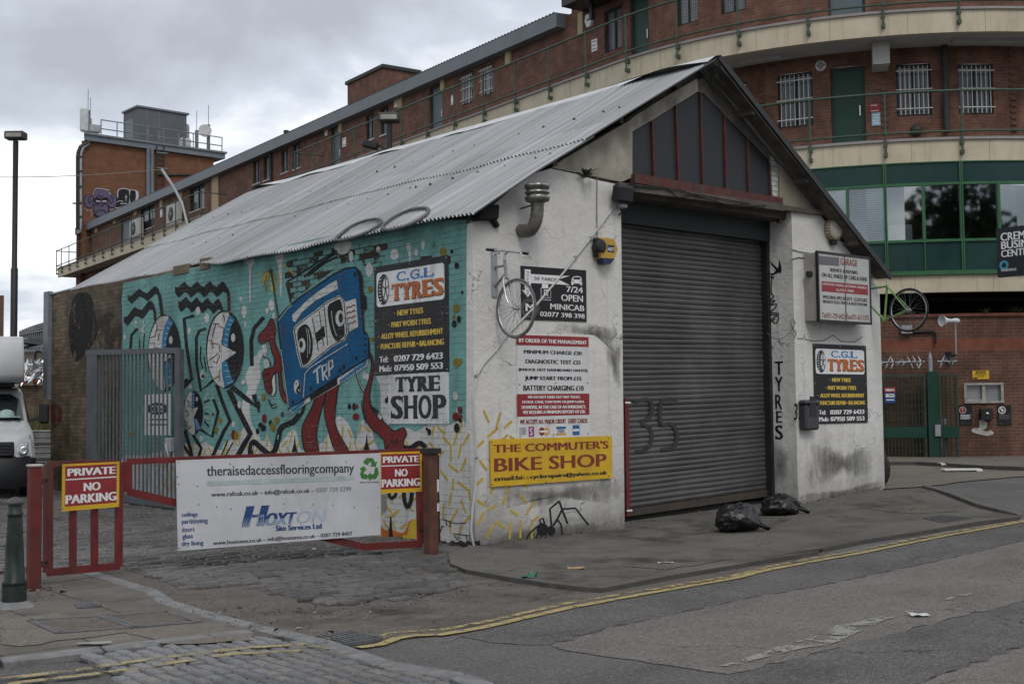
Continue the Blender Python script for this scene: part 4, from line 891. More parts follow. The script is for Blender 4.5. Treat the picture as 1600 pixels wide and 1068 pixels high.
fl_('i', [(196,440),(208,440),(222,620),(240,705),(172,705),(185,620)], P_BLK, 7); fl_('i', [(160,435),(240,435),(240,450),(160,450)], P_YEL, 6); fl_('i', [(105,225),(160,205),(155,390),(105,395)], plain('mural grey', (.22, .22, .21), .8), 6)
# raw brick end: soot and red paint marks
# flaked foot of the wall by the corner
fl_('i', [(700,690),(780,700),(800,720),(850,690),(880,720),(930,690),(980,715),(1000,690),(1040,710),(1130,690),(1160,800),(700,850)], P_BARE, 6); fl_('i', [(690,380),(712,375),(720,700),(700,700)], P_BLK, 6)
for pts in ([(740,465),(800,490),(870,515),(980,512)], [(780,480),(785,530),(825,550),(820,490)], [(720,600),(740,540),(760,545)], [(850,620),(920,630),(1020,640)], [(860,640),(905,690),(930,670),(890,650)], [(990,640),(1000,690)], [(845,700),(985,745),(880,740)]): st_('i', pts, 9, P_BLK, 7, 0)
SOOT_W = mat_worn('soot bloom', (.012, .011, .010), .38, .52, 3.2); SMOKE_W = mat_worn('smoke bloom', (.035, .029, .023), .42, .58, 2.5); SPRAY_W = mat_worn('red spray bloom', (.13, .02, .02), .42, .6, 5)
fl_('B', [(440,0),(478,0),(470,80),(505,110),(512,200),(480,260),(445,330),(425,345),(400,260),(398,150),(415,60)], SOOT_W, 0, 3); fl_('B', [(420,0),(500,0),(530,110),(540,220),(500,300),(450,350),(415,370),(385,260),(385,120)], SOOT_W, 1, 3); fl_('B', [(540,130),(660,120),(668,300),(560,300)], SMOKE_W, 0, 3)
fl_('B', [(285,620),(320,605),(345,650),(335,720),(300,740),(282,690)], SPRAY_W, 0, 3)
def mat_wear():
    t = NT('weather and chips over the mural'); u = t.uvm(); n1 = t.noise(u, 34, 6, .75); n2 = t.noise(u, 2.0, 5, .6); n3 = t.noise(t.uvm((4, .5, 1)), 1.6, 6, .7)
    br = t.n('ShaderNodeTexBrick', {'Vector': u, 'Scale': 1.0, 'Mortar Size': .007, 'Mortar Smooth': .5, 'Brick Width': .225, 'Row Height': .075}).outputs['Fac']
    chip = t.ramp(t.math('ADD', t.math('ADD', t.math('MULTIPLY', n1, .6), t.math('MULTIPLY', n2, .4)), t.math('MULTIPLY', br, .07)), .575, .64); gr = t.math('MULTIPLY', t.ramp(n3, .5, .72), .30)
    t.done(t.mix(chip, (.075, .072, .066), (.21, .20, .18)), .9, None, 0., .15); tr = t.n('ShaderNodeBsdfTransparent'); ms = t.n('ShaderNodeMixShader')
    t.L.new(t.math('MAXIMUM', t.math('MULTIPLY', chip, .62), gr), ms.inputs[0]); t.L.new(tr.outputs[0], ms.inputs[1]); t.L.new(t.b.outputs[0], ms.inputs[2]); t.L.new(ms.outputs[0], t.out.inputs[0]); return t.m
fl_('x', [(729,344),(728.5,500),(728,664),(731,862),(690,860),(560,846),(450,836),(300,815),(190,790),(191,640),(189,590),(192,520),(190,470),(193,442),(240,432),(314,415.5),(331,408),(386,396),(470,378),(540,363),(600,352),(660,340)], mat_wear(), 20)
mu.build('mural_painting', GAR)
def mat_streak(name, c, lo, hi, top):
    t = NT(name); n1 = t.noise(t.pos((1, 1, .32)), 7, 7, .72); n2 = t.noise(t.pos(), 2.1, 5, .65)
    t.done(c, .9, None, 0., .15); tr = t.n('ShaderNodeBsdfTransparent'); ms = t.n('ShaderNodeMixShader'); us = t.n('ShaderNodeSeparateXYZ', {'Vector': t.uvm()}).outputs[0]; f = t.math('MULTIPLY', t.ramp(t.math('SUBTRACT', t.math('ADD', t.math('MULTIPLY', n1, .6), t.math('MULTIPLY', n2, .5)), t.math('MULTIPLY', us, .34)), lo, hi), top)
    t.L.new(f, ms.inputs[0]); t.L.new(tr.outputs[0], ms.inputs[1]); t.L.new(t.b.outputs[0], ms.inputs[2]); t.L.new(ms.outputs[0], t.out.inputs[0]); return t.m
MOULD = mat_streak('dark mould on plaster', (.10, .095, .08), .22, .56, .72); SPLASH = mat_streak('splash dirt', (.12, .112, .095), .20, .55, .7)
mo = MB(); mo.soft(FRONT, 'L', [(200,850),(260,840),(330,860),(420,850),(455,880),(440,930),(380,950),(330,940),(270,985),(215,975)], MOULD, .002); mo.build('wall_stain', GAR)
mo = MB(); mo.soft(FRONT, 'L', [(200,1010),(330,990),(470,960),(475,985),(330,1020),(205,1052)], SPLASH, .0022); mo.build('wall_stain', GAR)
mo = MB(); mo.soft(REVEAL, 'L', [(92,850),(150,855),(158,960),(95,975)], MOULD, .002); mo.build('wall_stain', GAR)
mo = MB(); mo.soft(FRONT, 'I', [(190,745),(330,735),(560,715),(765,690),(768,760),(700,800),(520,790),(400,830),(300,800),(220,830)], MOULD, .002); mo.build('wall_stain', GAR)
mo = MB(); mo.soft(FRONT, 'I', [(130,985),(270,930),(420,905),(765,880),(768,930),(420,980),(140,1000)], SPLASH, .0024); mo.build('wall_stain', GAR)
mo = MB(); mo.soft(FRONT, 'I', [(690,110),(740,100),(765,160),(762,300),(720,260),(700,180)], MOULD, .002); mo.build('wall_stain', GAR)
mo = MB(); mo.soft(FRONT, 'H', [(560,880),(720,885),(860,900),(900,960),(900,1060),(840,1000),(740,940),(600,930)], MOULD, .002); mo.build('wall_stain', GAR)
# front wall paint: dashes, stencils, letters
fp = MB()
def fok(a, b):
    ed = interp(b, [(0, 1.05), (.5, .95), (.9, .75), (1.3, .62), (1.6, .4)]); return .05 < a < ed and .12 < b < 1.62
dashes(fp, FRONT, 46, .04, .12, 1.1, 1.66, P_YPL, .003, fok, 9)
fp.build('painted_dashes', GAR); fp = MB()
K_ = plain('black stencil paint', (.012, .012, .013), .7, .3, 12)
fp.ell(FRONT, 'd', 447, 230, 24, 27, K_, .003); fp.ell(FRONT, 'd', 482, 236, 19, 20, K_, .0035)
for pts in ([(430,215),(402,238),(385,262),(370,298)], [(440,210),(436,190),(448,183),(456,205)], [(485,215),(478,145),(517,112)], [(517,112),(530,150),(552,206)], [(492,215),(512,182),(530,145)], [(525,146),(585,142),(612,178),(640,212)], [(497,205),(512,192),(525,210),(531,270)], [(430,245),(420,268),(415,290)], [(460,250),(461,280)], [(485,252),(489,282)], [(440,252),(443,285)]):
    fp.stroke(FRONT, 'd', pts, 8 if len(pts) < 4 else 7, K_, .004, 0, taper=False)
fp.build('spider_stencil', GAR); fp = MB()
for ch, x0, x1 in (('3', 198, 220), ('5', 224, 246)): fp = MB(); fp.text(FRONT, 'c', ch, x0, 868, x1, 955, K_, .003, .02, slant=.1); fp.build('painted_digit', GAR)
fp = MB()
fp.stroke(FRONT, 'c', [(218,530),(250,532),(256,505),(262,535),(300,543),(360,540),(405,512),(450,545),(520,547),(560,520)], 5, plain('crack', (.16, .155, .15), .9), .003, 0)
fp.build('wall_crack', GAR)
rp = MB()
for ch, y0, y1, x0, x1 in (('T',650,718,101,147), ('Y',730,804,101,146), ('R',822,898,103,142), ('E',908,968,108,140), ('S',982,1056,102,146)): rp.text(REVEAL, 'c', ch, x0, y0, x1, y1, K_, .004, .03)
rp.build('painted_lettering', GAR); rp = MB()
rp.fill(REVEAL, 'c', [(65,192),(98,188),(108,172),(85,145),(72,122),(98,145),(118,165),(122,150),(125,115),(134,145),(138,165),(136,190),(128,186),(112,190),(92,200)], K_, .004)
for pts in ([(88,200),(84,250),(85,300)], [(80,205),(92,215),(98,205)], [(85,300),(98,310),(75,335),(105,330),(78,355),(112,350),(100,375),(75,395),(125,400),(85,430),(110,450),(120,410),(65,410),(80,440),(105,425)], [(60,420),(75,390),(92,400)]): rp.stroke(REVEAL, 'c', pts, 6, K_, .004, 3)
rp.build('bird_stencil', GAR)
# ------------------------------------------------------------------ signs
S_BLK = plain('black sign board', (.014, .014, .016), .55, .25, 4, dirt=(.05, .05, .05), dirt_amt=.3)
S_WHT = plain('white sign board', (.60, .60, .60), .45, .1, 4, dirt=(.33, .33, .32), dirt_amt=.4)
S_BLU = plain('sign blue', (.02, .17, .42), .5, .1); S_ORG = plain('sign orange', (.46, .13, .03), .5, .15); S_YLW = plain('sign yellow letters', (.66, .46, .07), .5, .1)
S_RED = plain('sign red', (.25, .028, .032), .45, .15, 5); S_YBD = plain('yellow sign board', (.60, .37, .022), .42, .12, 4, dirt=(.42, .26, .03), dirt_amt=.5)
S_TXT = plain('sign black letters', (.018, .018, .02), .5, .1); S_TRED = plain('brick red letters', (.20, .035, .02), .5, .1); S_LW = plain('sign white letters', (.70, .70, .70), .5, .08)
S_NVY = plain('navy letters', (.02, .035, .10), .5, .1); S_GRY = plain('grey fill', (.12, .12, .125), .5, .1)
def board(mb, pl, a0, b0, a1, b1, m, th=.012, off=0.012, edge=None):
    mb.prism(pl, [(a0, b0), (a1, b0), (a1, b1), (a0, b1)], off - th, off, m, edge or m)
def quad_board(mb, pl, r, pts, m, off=.012, th=.012):
    P = [pl.sight(r, *p) for p in pts]; mb.prism(pl, P, off - th, off, m)
def rrect(mb, pl, r, x0, y0, x1, y1, m, off, rad=.03):
    a0, b1 = pl.sight(r, x0, y0); a1, b0 = pl.sight(r, x1, y1); pts = []
    for cx_, cy_, t0 in ((a1 - rad, b1 - rad, 0), (a0 + rad, b1 - rad, 90), (a0 + rad, b0 + rad, 180), (a1 - rad, b0 + rad, 270)):
        for k in range(5): t_ = radians(t0 + k*22.5); pts.append((cx_ + rad*cos(t_), cy_ + rad*sin(t_)))
    mb.face([pl.pt(a, b, off) for a, b in pts], m)
def tyre_sign(name, pl, r, corners, rows, label):
    mb = MB(); o = .012
    a0, b1 = pl.sight(r, *corners[0]); a1, b0 = pl.sight(r, *corners[1]); W, H = a1 - a0, b1 - b0
    board(mb, pl, a0, b0, a1, b1, S_BLK)
    g = lambda u_, v_: (a0 + W*u_, b1 - H*v_)
    def box(u0, v0, u1, v1): p, q = g(u0, v1), g(u1, v0); return p[0], p[1], q[0], q[1]
    x0, y0, x1, y1 = box(.035, .06, .955, .375); rad = .05; pts = []
    for cx_, cy_, t0 in ((x1 - rad, y1 - rad, 0), (x0 + rad, y1 - rad, 90), (x0 + rad, y0 + rad, 180), (x1 - rad, y0 + rad, 270)):
        for k in range(5): t_ = radians(t0 + k*22.5); pts.append((cx_ + rad*cos(t_), cy_ + rad*sin(t_)))
    mb.face([pl.pt(a, b, o + .001) for a, b in pts], S_LW)
    def ell(u_, v_, ru, rv, m, off, n=24): c_ = g(u_, v_); mb.face([pl.pt(c_[0] + ru*W*cos(2*pi*k/n), c_[1] + rv*H*sin(2*pi*k/n), off) for k in range(n)], m)
    ell(.135, .22, .085, .142, S_TXT, o + .002); ell(.165, .22, .052, .118, S_GRY, o + .003); ell(.168, .22, .042, .098, S_LW, o + .004)
    for k in range(5):
        t_ = 2*pi*k/5 + .3; p, q = (g(.168, .22), (g(.168, .22)[0] + .045*W*cos(t_), g(.168, .22)[1] + .10*H*sin(t_)))
        d = V((q[0] - p[0], q[1] - p[1])); n_ = V((-d.y, d.x)).normalized()*.012
        mb.face([pl.pt(p[0] + n_.x, p[1] + n_.y, o + .005), pl.pt(p[0] - n_.x, p[1] - n_.y, o + .005), pl.pt(q[0] - n_.x, q[1] - n_.y, o + .005), pl.pt(q[0] + n_.x, q[1] + n_.y, o + .005)], S_GRY)
    for k in range(9):
        c_ = g(.075 + .004*abs(k - 4), .10 + .03*k); mb.face([pl.pt(c_[0] + dx, c_[1] + dy, o + .003) for dx, dy in ((-.012, 0), (.03, .006), (.03, .016), (-.012, .01))], S_LW)
    mb.slab(pl, 'C.G.L', *box(.32, .08, .82, .165), S_BLU, o + .003, .06, .02)
    x0, y0, x1, y1 = box(.25, .185, .945, .335)
    mb.slab(pl, 'TYRES', x0 + .008, y0 - .010, x1 + .008, y1 - .010, S_TXT, o + .002, .02, .09, .18); mb.slab(pl, 'TYRES', x0, y0, x1, y1, S_ORG, o + .004, .04, .08, .17)
    for tx, u0, v0, u1, v1 in (('NEW TYRES', .33, .425, .68, .475), ('PART WORN TYRES', .245, .525, .78, .575), ('ALLOY WHEEL REFURBISHMENT', .10, .622, .935, .672), ('PUNCTURE REPAIR \u2022 BALANCING', .09, .715, .945, .765)):
        mb.words(pl, tx, *box(u0, v0, u1, v1), S_YLW, o + .002, .06)
        c_ = g(u0 - .035, (v0 + v1)/2); mb.face([pl.pt(c_[0] + .009*cos(t_), c_[1] + .009*sin(t_), o + .002) for t_ in [2*pi*k/10 for k in range(10)]], S_YLW)
    for tx, u0, v0, u1, v1 in (('Tel:', .07, .83, .20, .885), ('0207 729 6423', .275, .83, .93, .885), ('Mob:', .07, .915, .25, .97), ('07950 509 553', .28, .915, .93, .97)): mb.words(pl, tx, *box(u0, v0, u1, v1), S_LW, o + .002, .055)
    for u_, v_ in ((.02, .02), (.5, .02), (.98, .02), (.02, .98), (.5, .98), (.98, .98), (.02, .5), (.98, .5)):
        c_ = g(u_, v_); mb.lathe([(.011, 0), (.008, .005), (.001, .006)], pl.pt(*c_, o), M_GALV, 8, pl.n)
    return mb.build(name, None, label, 'sign', 'tyre shop signs')
tyre_sign('tyre_sign', SIDE, 'n', ((22, 66), (467, 688)), None, 'black C.G.L TYRES sign on the mural wall above the white TYRE SHOP board')
tyre_sign('tyre_sign', FRONT, 'c', ((299, 556), (586, 968)), None, 'black C.G.L TYRES sign on the white front wall below the GARAGE lightbox')
mb = MB(); a0, b1 = SIDE.sight('n', 106, 702); a1, b0 = SIDE.sight('n', 466, 998); W, H = a1 - a0, b1 - b0
board(mb, SIDE, a0, b0, a1, b1, S_WHT)
mb.slab(SIDE, 'TYRE', a0 + .13*W, b0 + .63*H, a0 + .87*W, b1 - .07*H, S_TXT, .014, .05, .085, .16)
mb.slab(SIDE, 'SHOP', a0 + .04*W, b0 + .10*H, a0 + .97*W, b0 + .56*H, S_TXT, .014, .08, .055, .09)
for u_ in (.03, .5, .97):
    for v_ in (.03, .97): mb.lathe([(.010, 0), (.007, .004), (.001, .005)], SIDE.pt(a0 + W*u_, b0 + H*v_, .012), M_STEEL, 8, SIDE.n)
mb.build('tyre_shop_sign', None, 'white TYRE SHOP board in black letters under the tyre sign on the mural', 'sign')
# minicab sign
mb = MB(); quad_board(mb, FRONT, 'H', [(377, 584), (717, 608), (720, 876), (381, 864)], S_BLK)
o = .0135
def ft(txt, r, x0, y0, x1, y1, m, bold=.02, off=o, sl_=0.): mb.text(FRONT, r, txt, x0, y0, x1, y1, m, off, bold, slant=sl_)
mb.fill(FRONT, 'H', [(430, 627), (600, 637), (635, 636), (575, 656), (635, 685), (560, 680), (430, 674)], S_LW, o)
ft('50 YARDS', 'H', 450, 640, 570, 667, S_TXT, .02, o + .001)
mb.fill(FRONT, 'H', [(490, 678), (523, 680), (523, 702), (490, 700)], S_LW, o)
mb.fill(FRONT, 'H', [(400, 602), (431, 604), (432, 712), (444, 714), (416, 748), (386, 710), (400, 711)], S_LW, o)
for k, ch in enumerate('HACKNEY'): ft(ch, 'H', 411, 612 + k*13, 421, 622 + k*13, S_TXT, .01, o + .001)
for k, ch in enumerate('RD'): ft(ch, 'H', 411, 710 + k*13, 421, 720 + k*13, S_TXT, .01, o + .001)
for pts in ([(485, 700), (535, 702), (536, 752), (486, 750), (485, 700)],): mb.stroke(FRONT, 'H', pts, 2.5, S_LW, o, 0)
mb.fill(FRONT, 'H', [(500, 708), (522, 709), (522, 738), (500, 737)], S_LW, o); mb.fill(FRONT, 'H', [(504, 714), (518, 715), (518, 724), (504, 723)], S_BLK, o + .001); mb.stroke(FRONT, 'H', [(498, 746), (508, 737)], 2.5, S_LW, o, 0); mb.stroke(FRONT, 'H', [(524, 747), (514, 738)], 2.5, S_LW, o, 0)
mb.stroke(FRONT, 'H', [(486, 760), (538, 763)], 3, S_LW, o, 0)
mb.fill(FRONT, 'H', [(655, 640), (690, 641), (697, 658), (699, 684), (690, 685), (689, 678), (655, 677), (654, 684), (644, 683), (644, 660)], S_LW, o, 2)
mb.fill(FRONT, 'H', [(657, 643), (688, 644), (692, 656), (652, 655)], S_BLK, o + .001); mb.fill(FRONT, 'H', [(647, 661), (660, 665), (648, 667)], S_BLK, o + .001); mb.fill(FRONT, 'H', [(697, 662), (684, 666), (696, 668)], S_BLK, o + .001)
ft('7/24', 'H', 617, 690, 703, 727, S_LW); ft('OPEN', 'H', 590, 732, 704, 774, S_LW); ft('MINICAB', 'H', 533, 780, 711, 821, S_LW); ft('02077 398 398', 'H', 480, 822, 713, 859, S_LW)
for rr_ in (1, .82): mb.stroke(FRONT, 'H', [(428 + 46*rr_*cos(t_), 805 + 48*rr_*sin(t_)) for t_ in [2*pi*k/20 for k in range(21)]], 4, S_GRY, o, 0)
ft('M', 'H', 404, 780, 452, 822, S_LW, .03, o + .001); ft('C', 'H', 424, 808, 450, 836, S_GRY, .02, o + .002)
mb.build('minicab_sign', None, 'black minicab sign with white arrows behind the bicycle wheel', 'sign')
# price list
mb = MB(); quad_board(mb, FRONT, 'o', [(42, 45), (730, 68), (740, 1020), (48, 1035)], S_WHT)
mb.fill(FRONT, 'o', [(42, 46), (730, 69), (731, 163), (43, 146)], S_RED, o); mb.fill(FRONT, 'o', [(47, 612), (737, 606), (738, 808), (49, 828)], S_RED, o)
for tx, x0, y0, x1, y1, m_ in (('BY ORDER OF THE MANAGEMENT', 64, 80, 714, 140, S_LW), ('MINIMUM CHARGE \u00a320', 112, 190, 666, 240, S_TXT), ('DIAGNOSTIC TEST \u00a325', 128, 280, 656, 330, S_TXT), ('(KNOCK OUT DASHBOARD LIGHTS)', 62, 364, 720, 408, S_TXT), ('JUMP START FROM \u00a315', 122, 440, 664, 492, S_TXT), ('BATTERY CHARGING \u00a310', 108, 528, 684, 580, S_TXT),
    ('WE DO NOT LEND OUT ANY TOOLS,', 148, 628, 652, 655, S_LW), ('PETROL CANS, TOW ROPE OR JUMP LEADS.', 98, 676, 692, 702, S_LW), ('HOWEVER, IN THE CASE OF AN EMERGENCY,', 92, 722, 704, 752, S_LW), ('WE REQUIRE A MINIMUM DEPOSIT OF \u00a350.', 102, 770, 700, 798, S_LW), ('WE ACCEPT ALL MAJOR CREDIT', 74, 856, 516, 902, S_TRED), ('DEBIT CARDS', 536, 846, 720, 886, S_TRED)): mb.text(FRONT, 'o', tx, x0, y0, x1, y1, m_, o + .001, .045)
mg = plain('card magenta', (.25, .03, .15), .5); cb = plain('card blue', (.03, .12, .30), .5); cg = plain('card gold', (.50, .30, .10), .5)
mb.rect(FRONT, 'o', 158, 922, 210, 1018, mg, o); mb.text(FRONT, 'o', 'S', 170, 935, 195, 1005, S_LW, o + .001, .02); mb.rect(FRONT, 'o', 70, 930, 135, 1000, plain('scratched grey', (.35, .35, .34), .7, .5, 30), o)
mb.ell(FRONT, 'o', 285, 968, 28, 40, S_RED, o); mb.ell(FRONT, 'o', 330, 968, 28, 40, cg, o + .0005); mb.rect(FRONT, 'o', 262, 960, 345, 975, S_LW, o + .001)
mb.rect(FRONT, 'o', 422, 922, 514, 944, cb, o); mb.rect(FRONT, 'o', 422, 984, 514, 1002, cg, o); mb.text(FRONT, 'o', 'VISA', 434, 950, 500, 978, S_NVY, o + .001, .02, slant=.15)
mb.rect(FRONT, 'o', 578, 908, 644, 1002, cb, o); mb.rect(FRONT, 'o', 582, 945, 640, 965, S_LW, o + .001)
for x_, y_ in ((67, 523), (410, 507), (714, 507), (70, 1016), (390, 1000), (720, 988)): mb.lathe([(.012, 0), (.009, .005), (.001, .006)], FRONT.pt(*FRONT.sight('o', x_, y_), .012), M_STEEL, 8, FRONT.n)
mb.build('price_list_sign', None, 'white and red price list beginning BY ORDER OF THE MANAGEMENT', 'sign')
# yellow bike shop sign
mb = MB(); quad_board(mb, FRONT, 'I', [(178, 523), (713, 507), (714, 692), (182, 731)], S_YBD, .03, .014)
bp = [FRONT.sight('I', *p) for p in ((178, 523), (713, 507), (714, 692), (182, 731))]
tl_ = (bp[1][1] - bp[0][1])/(bp[1][0] - bp[0][0])
def bike(tx, x0, y0, x1, y1, m, bold):
    a0, bt = FRONT.sight('I', x0, y0, .03); a1, bb = FRONT.sight('I', x1, y1, .03)
    h_ = bt - bb + tl_*(a1 - a0); mb.words(FRONT, tx, a0, bt - h_, a1, bt, m, .0315, bold, tl_)
bike("THE COMMUTER'S", 198, 545, 705, 562, S_TRED, .04); bike('BIKE SHOP', 202, 606, 697, 640, S_TRED, .03)
a0, bt = FRONT.sight('I', 202, 686, .03); a1, bb = FRONT.sight('I', 699, 676, .03); a2 = a0 + (a1 - a0)*.235; a3 = a0 + (a1 - a0)*.30; hh = bt - FRONT.sight('I', 202, 706, .03)[1]
mb.words(FRONT, 'email:bi', a0, bt - hh, a2, bt, S_TXT, .0315, .04, tl_); mb.words(FRONT, 'ke', a2 + .01, bt - hh + tl_*(a2 - a0), a3 - .01, bt + tl_*(a2 - a0), plain('faded letters', (.22, .15, .02), .6), .0315, 0, tl_); mb.words(FRONT, 'cyclerepairs@yahoo.co.uk', a3, bt - hh*1.2 + tl_*(a3 - a0), a1, bt + tl_*(a3 - a0), S_TXT, .0315, .04, tl_)
for p in ((190, 535), (705, 518), (706, 684), (192, 720), (430, 710)): mb.lathe([(.010, 0), (.007, .004), (.001, .005)], FRONT.pt(*FRONT.sight('I', *p, .03), .03), M_RUST, 8, FRONT.n)
mb.build('bike_shop_sign', None, "yellow THE COMMUTER'S BIKE SHOP sign with red letters, hung slightly askew", 'sign')
# lightbox
LB = .26; LP = Plane((0, -LB, 0), (1, 0, 0), (0, -1, 0))
q = [LP.sight('c', *p) for p in ((322, 73), (600, 104), (604, 458), (330, 442))]; a0 = (q[0][0] + q[3][0])/2; a1 = (q[1][0] + q[2][0])/2; b0 = (q[2][1] + q[3][1])/2; b1 = (q[0][1] + q[1][1])/2; W, H = a1 - a0, b1 - b0
LT = thing('garage_lightbox', (a0 + W/2, -LB/2, b0), 'white GARAGE lightbox sign projecting from the white wall above the mailbox', 'sign')
lbm = plain('dirty white perspex', (.46, .46, .45), .35, .1, 3, dirt=(.30, .30, .29), dirt_amt=.5)
mb = MB(); mb.box((a0 + .02, -LB + .012, b0 + .02), (a1 - .02, -.001, b1 - .02), plain('grimy pale casing', (.32, .31, .29), .6, .25, 4), .006); mb.build('casing', LT)
mb = MB()
for p, r_ in (((a0, b0), (a1, b0 + .035)), ((a0, b1 - .035), (a1, b1)), ((a0, b0 + .035), (a0 + .03, b1 - .035)), ((a1 - .03, b0 + .035), (a1, b1 - .035))): mb.box((p[0], -LB - .012, p[1]), (r_[0], -LB + .03, r_[1]), M_BLACKM)
mb.build('frame', LT)
mb = MB(); mb.box((a0 + .03, -LB - .001, b0 + .035), (a1 - .03, -LB + .011, b1 - .035), lbm)
for tx, x0, y0, x1, y1, m_, bo in (('GARAGE', 444, 110, 534, 156, S_TRED, .03), ('SERVICE & REPAIRS', 390, 162, 535, 196, S_TXT, .04), ('ON ALL MAKES OF CARS & VANS', 346, 186, 584, 232, S_TXT, .04), ('WELDING SPECIALISTS  CLUTCHES', 352, 303, 584, 340, S_TXT, .04), ('BRAKES ELECTRICS & BODYWORK', 354, 328, 587, 362, S_TXT, .04), ('Tel:071-729 6423', 348, 394, 468, 430, S_TRED, .02), ('Fax:071-613 1372', 478, 402, 594, 436, S_TRED, .02)): mb.text(LP, 'c', tx, x0, y0, x1, y1, m_, .003, bo)
mb.fill(LP, 'c', [(346, 230), (588, 252), (589, 304), (347, 284)], S_RED, .002)
for tx, x0, y0, x1, y1 in (('COMPUTER TUNING, AUTO/MAN. GEARBOX', 350, 238, 584, 274), ('ALL M.O.T. WORK', 422, 268, 516, 290)): mb.text(LP, 'c', tx, x0, y0, x1, y1, S_LW, .003, .006)
mb.fill(LP, 'c', [(331, 98), (438, 108), (438, 152), (331, 145)], S_GRY, .0025)
mb.rect(LP, 'c', 469, 90, 471, 450, S_GRY, .0015)
mb.build('sign_face', LT)

# ------------------------------------------------------------------ fittings on the front wall
# wall vent: elbow pipe with banded cap
vx, vz = FRONT.sight('k', 125, 430); cap = meet(*px('k', 264, 185), (1, 0, 0), vx)
VT = thing('vent_pipe', (vx, -.3, vz), 'grey elbow vent pipe with banded metal cap on the white front wall', 'vent pipe')
M_VENT = plain('dull spiral duct', (.15, .14, .125), .5, .4, 9, .2, metal=.3)
y1_ = cap.y; zt = cap.z; pts = [V((vx, .0, vz)), V((vx, y1_*.45, vz - .02))] + [V((vx, y1_*.45 + y1_*.55*sin(t_), vz - .02 + .26*(1 - cos(t_)))) for t_ in [radians(15*k) for k in range(1, 7)]] + [V((vx, y1_, vz + .34)), V((vx, y1_, zt))]
mb = MB(); dense = []
for p, q in zip(pts, pts[1:]):
    k = max(1, int((q - p).length/.02)); dense += [p + (q - p)*(i/k) for i in range(k)]
dense.append(pts[-1]); mb.tube(dense, [.078 + (.004 if i % 3 == 0 else 0) for i in range(len(dense))], M_VENT, 18); mb.build('pipe', VT)
mb = MB(); c = V((vx, y1_, zt - .02)); mb.lathe([(.08, 0), (.145, .025), (.15, .05), (.15, .07), (.128, .075), (.128, .11), (.15, .113), (.15, .13), (.128, .135), (.128, .17), (.15, .173), (.15, .215), (.12, .23), (.001, .235)], c, M_VENT, 22)
for z_ in (.06, .12, .20): mb.lathe([(.151, 0), (.154, .006), (.151, .012)], c + up*z_, M_CHROME, 22)
mb.build('cap', VT)
mb = MB(); q0 = FRONT.pt(*FRONT.sight('k', 125, 245)); mb.bar(q0 + V((0, -.01, 0)), V((vx, y1_, q0.z + .02)), .03, .012, M_BLACKM); mb.build('bracket', VT)
# black floodlight
mb = MB(); p = FRONT.sight('k', 918, 65); q = FRONT.sight('k', 918, 205); FLT = thing('floodlight', (p[0], -.1, q[1]), 'black floodlight at the top right of the left white pier, beside the shutter', 'floodlight')
mb.obox(V((p[0], -.13, (p[1] + q[1])/2)), V((.15, 0, 0)), V((0, .075, .012)), V((0, -.02, (p[1] - q[1])/2)), M_BLACKM, .03); mb.build('housing', FLT)
mb = MB(); mb.obox(V((p[0] + .05, -.06, q[1] - .03)), V((.06, 0, 0)), V((0, .05, 0)), V((0, 0, .03)), M_GALV, .01); mb.tube([V((p[0] + .03, -.05, q[1] - .02)), V((p[0] + .04, -.06, q[1] - .12)), V((p[0] + .03, -.02, q[1] - .15))], .012, M_BLACKM, 6); mb.build('bracket', FLT)
# alarm box: yellow hexagon with dark foot and lens
ALT_p = FRONT.sight('k', 870, 600); ALB = thing('alarm_box', (ALT_p[0], -.1, ALT_p[1] - .25), 'yellow hexagonal alarm box with dark blue foot on the left pier', 'alarm box')
hexa = [FRONT.sight('k', x, y, .12) for x, y in ((806, 488), (905, 498), (938, 585), (908, 662), (872, 708), (822, 700), (790, 625), (795, 540))]
S_AY = plain('alarm yellow', (.48, .28, .04), .4, .1, 5); S_AB = plain('alarm navy', (.015, .022, .07), .4, .1, 5)
mb = MB(); mb.prism(FRONT, hexa, 0.0, .12, S_AY); mb.rect(FRONT, 'k', 850, 545, 908, 612, S_AB, .122); mb.text(FRONT, 'k', 'ADT', 853, 566, 905, 600, S_LW, .124, .03); mb.build('case', ALB)
mb = MB(); mb.prism(FRONT, [FRONT.sight('k', x, y, .13) for x, y in ((808, 655), (912, 662), (872, 709), (822, 701))], .02, .13, S_AB); mb.build('foot', ALB)
mb = MB(); c = FRONT.pt(*FRONT.sight('k', 742, 570), .0); mb.lathe([(.05, 0), (.07, .03), (.075, .10), (.085, .14), (.07, .15), (.001, .14)], c, M_BLACKM, 12, (-.1, -1, .05)); mb.box((c.x - .05, -.08, c.z - .13), (c.x + .05, -.001, c.z + .12), M_BLACKM, .02); mb.build('camera_lamp', None, 'small black lamp beside the yellow alarm box', 'lamp')
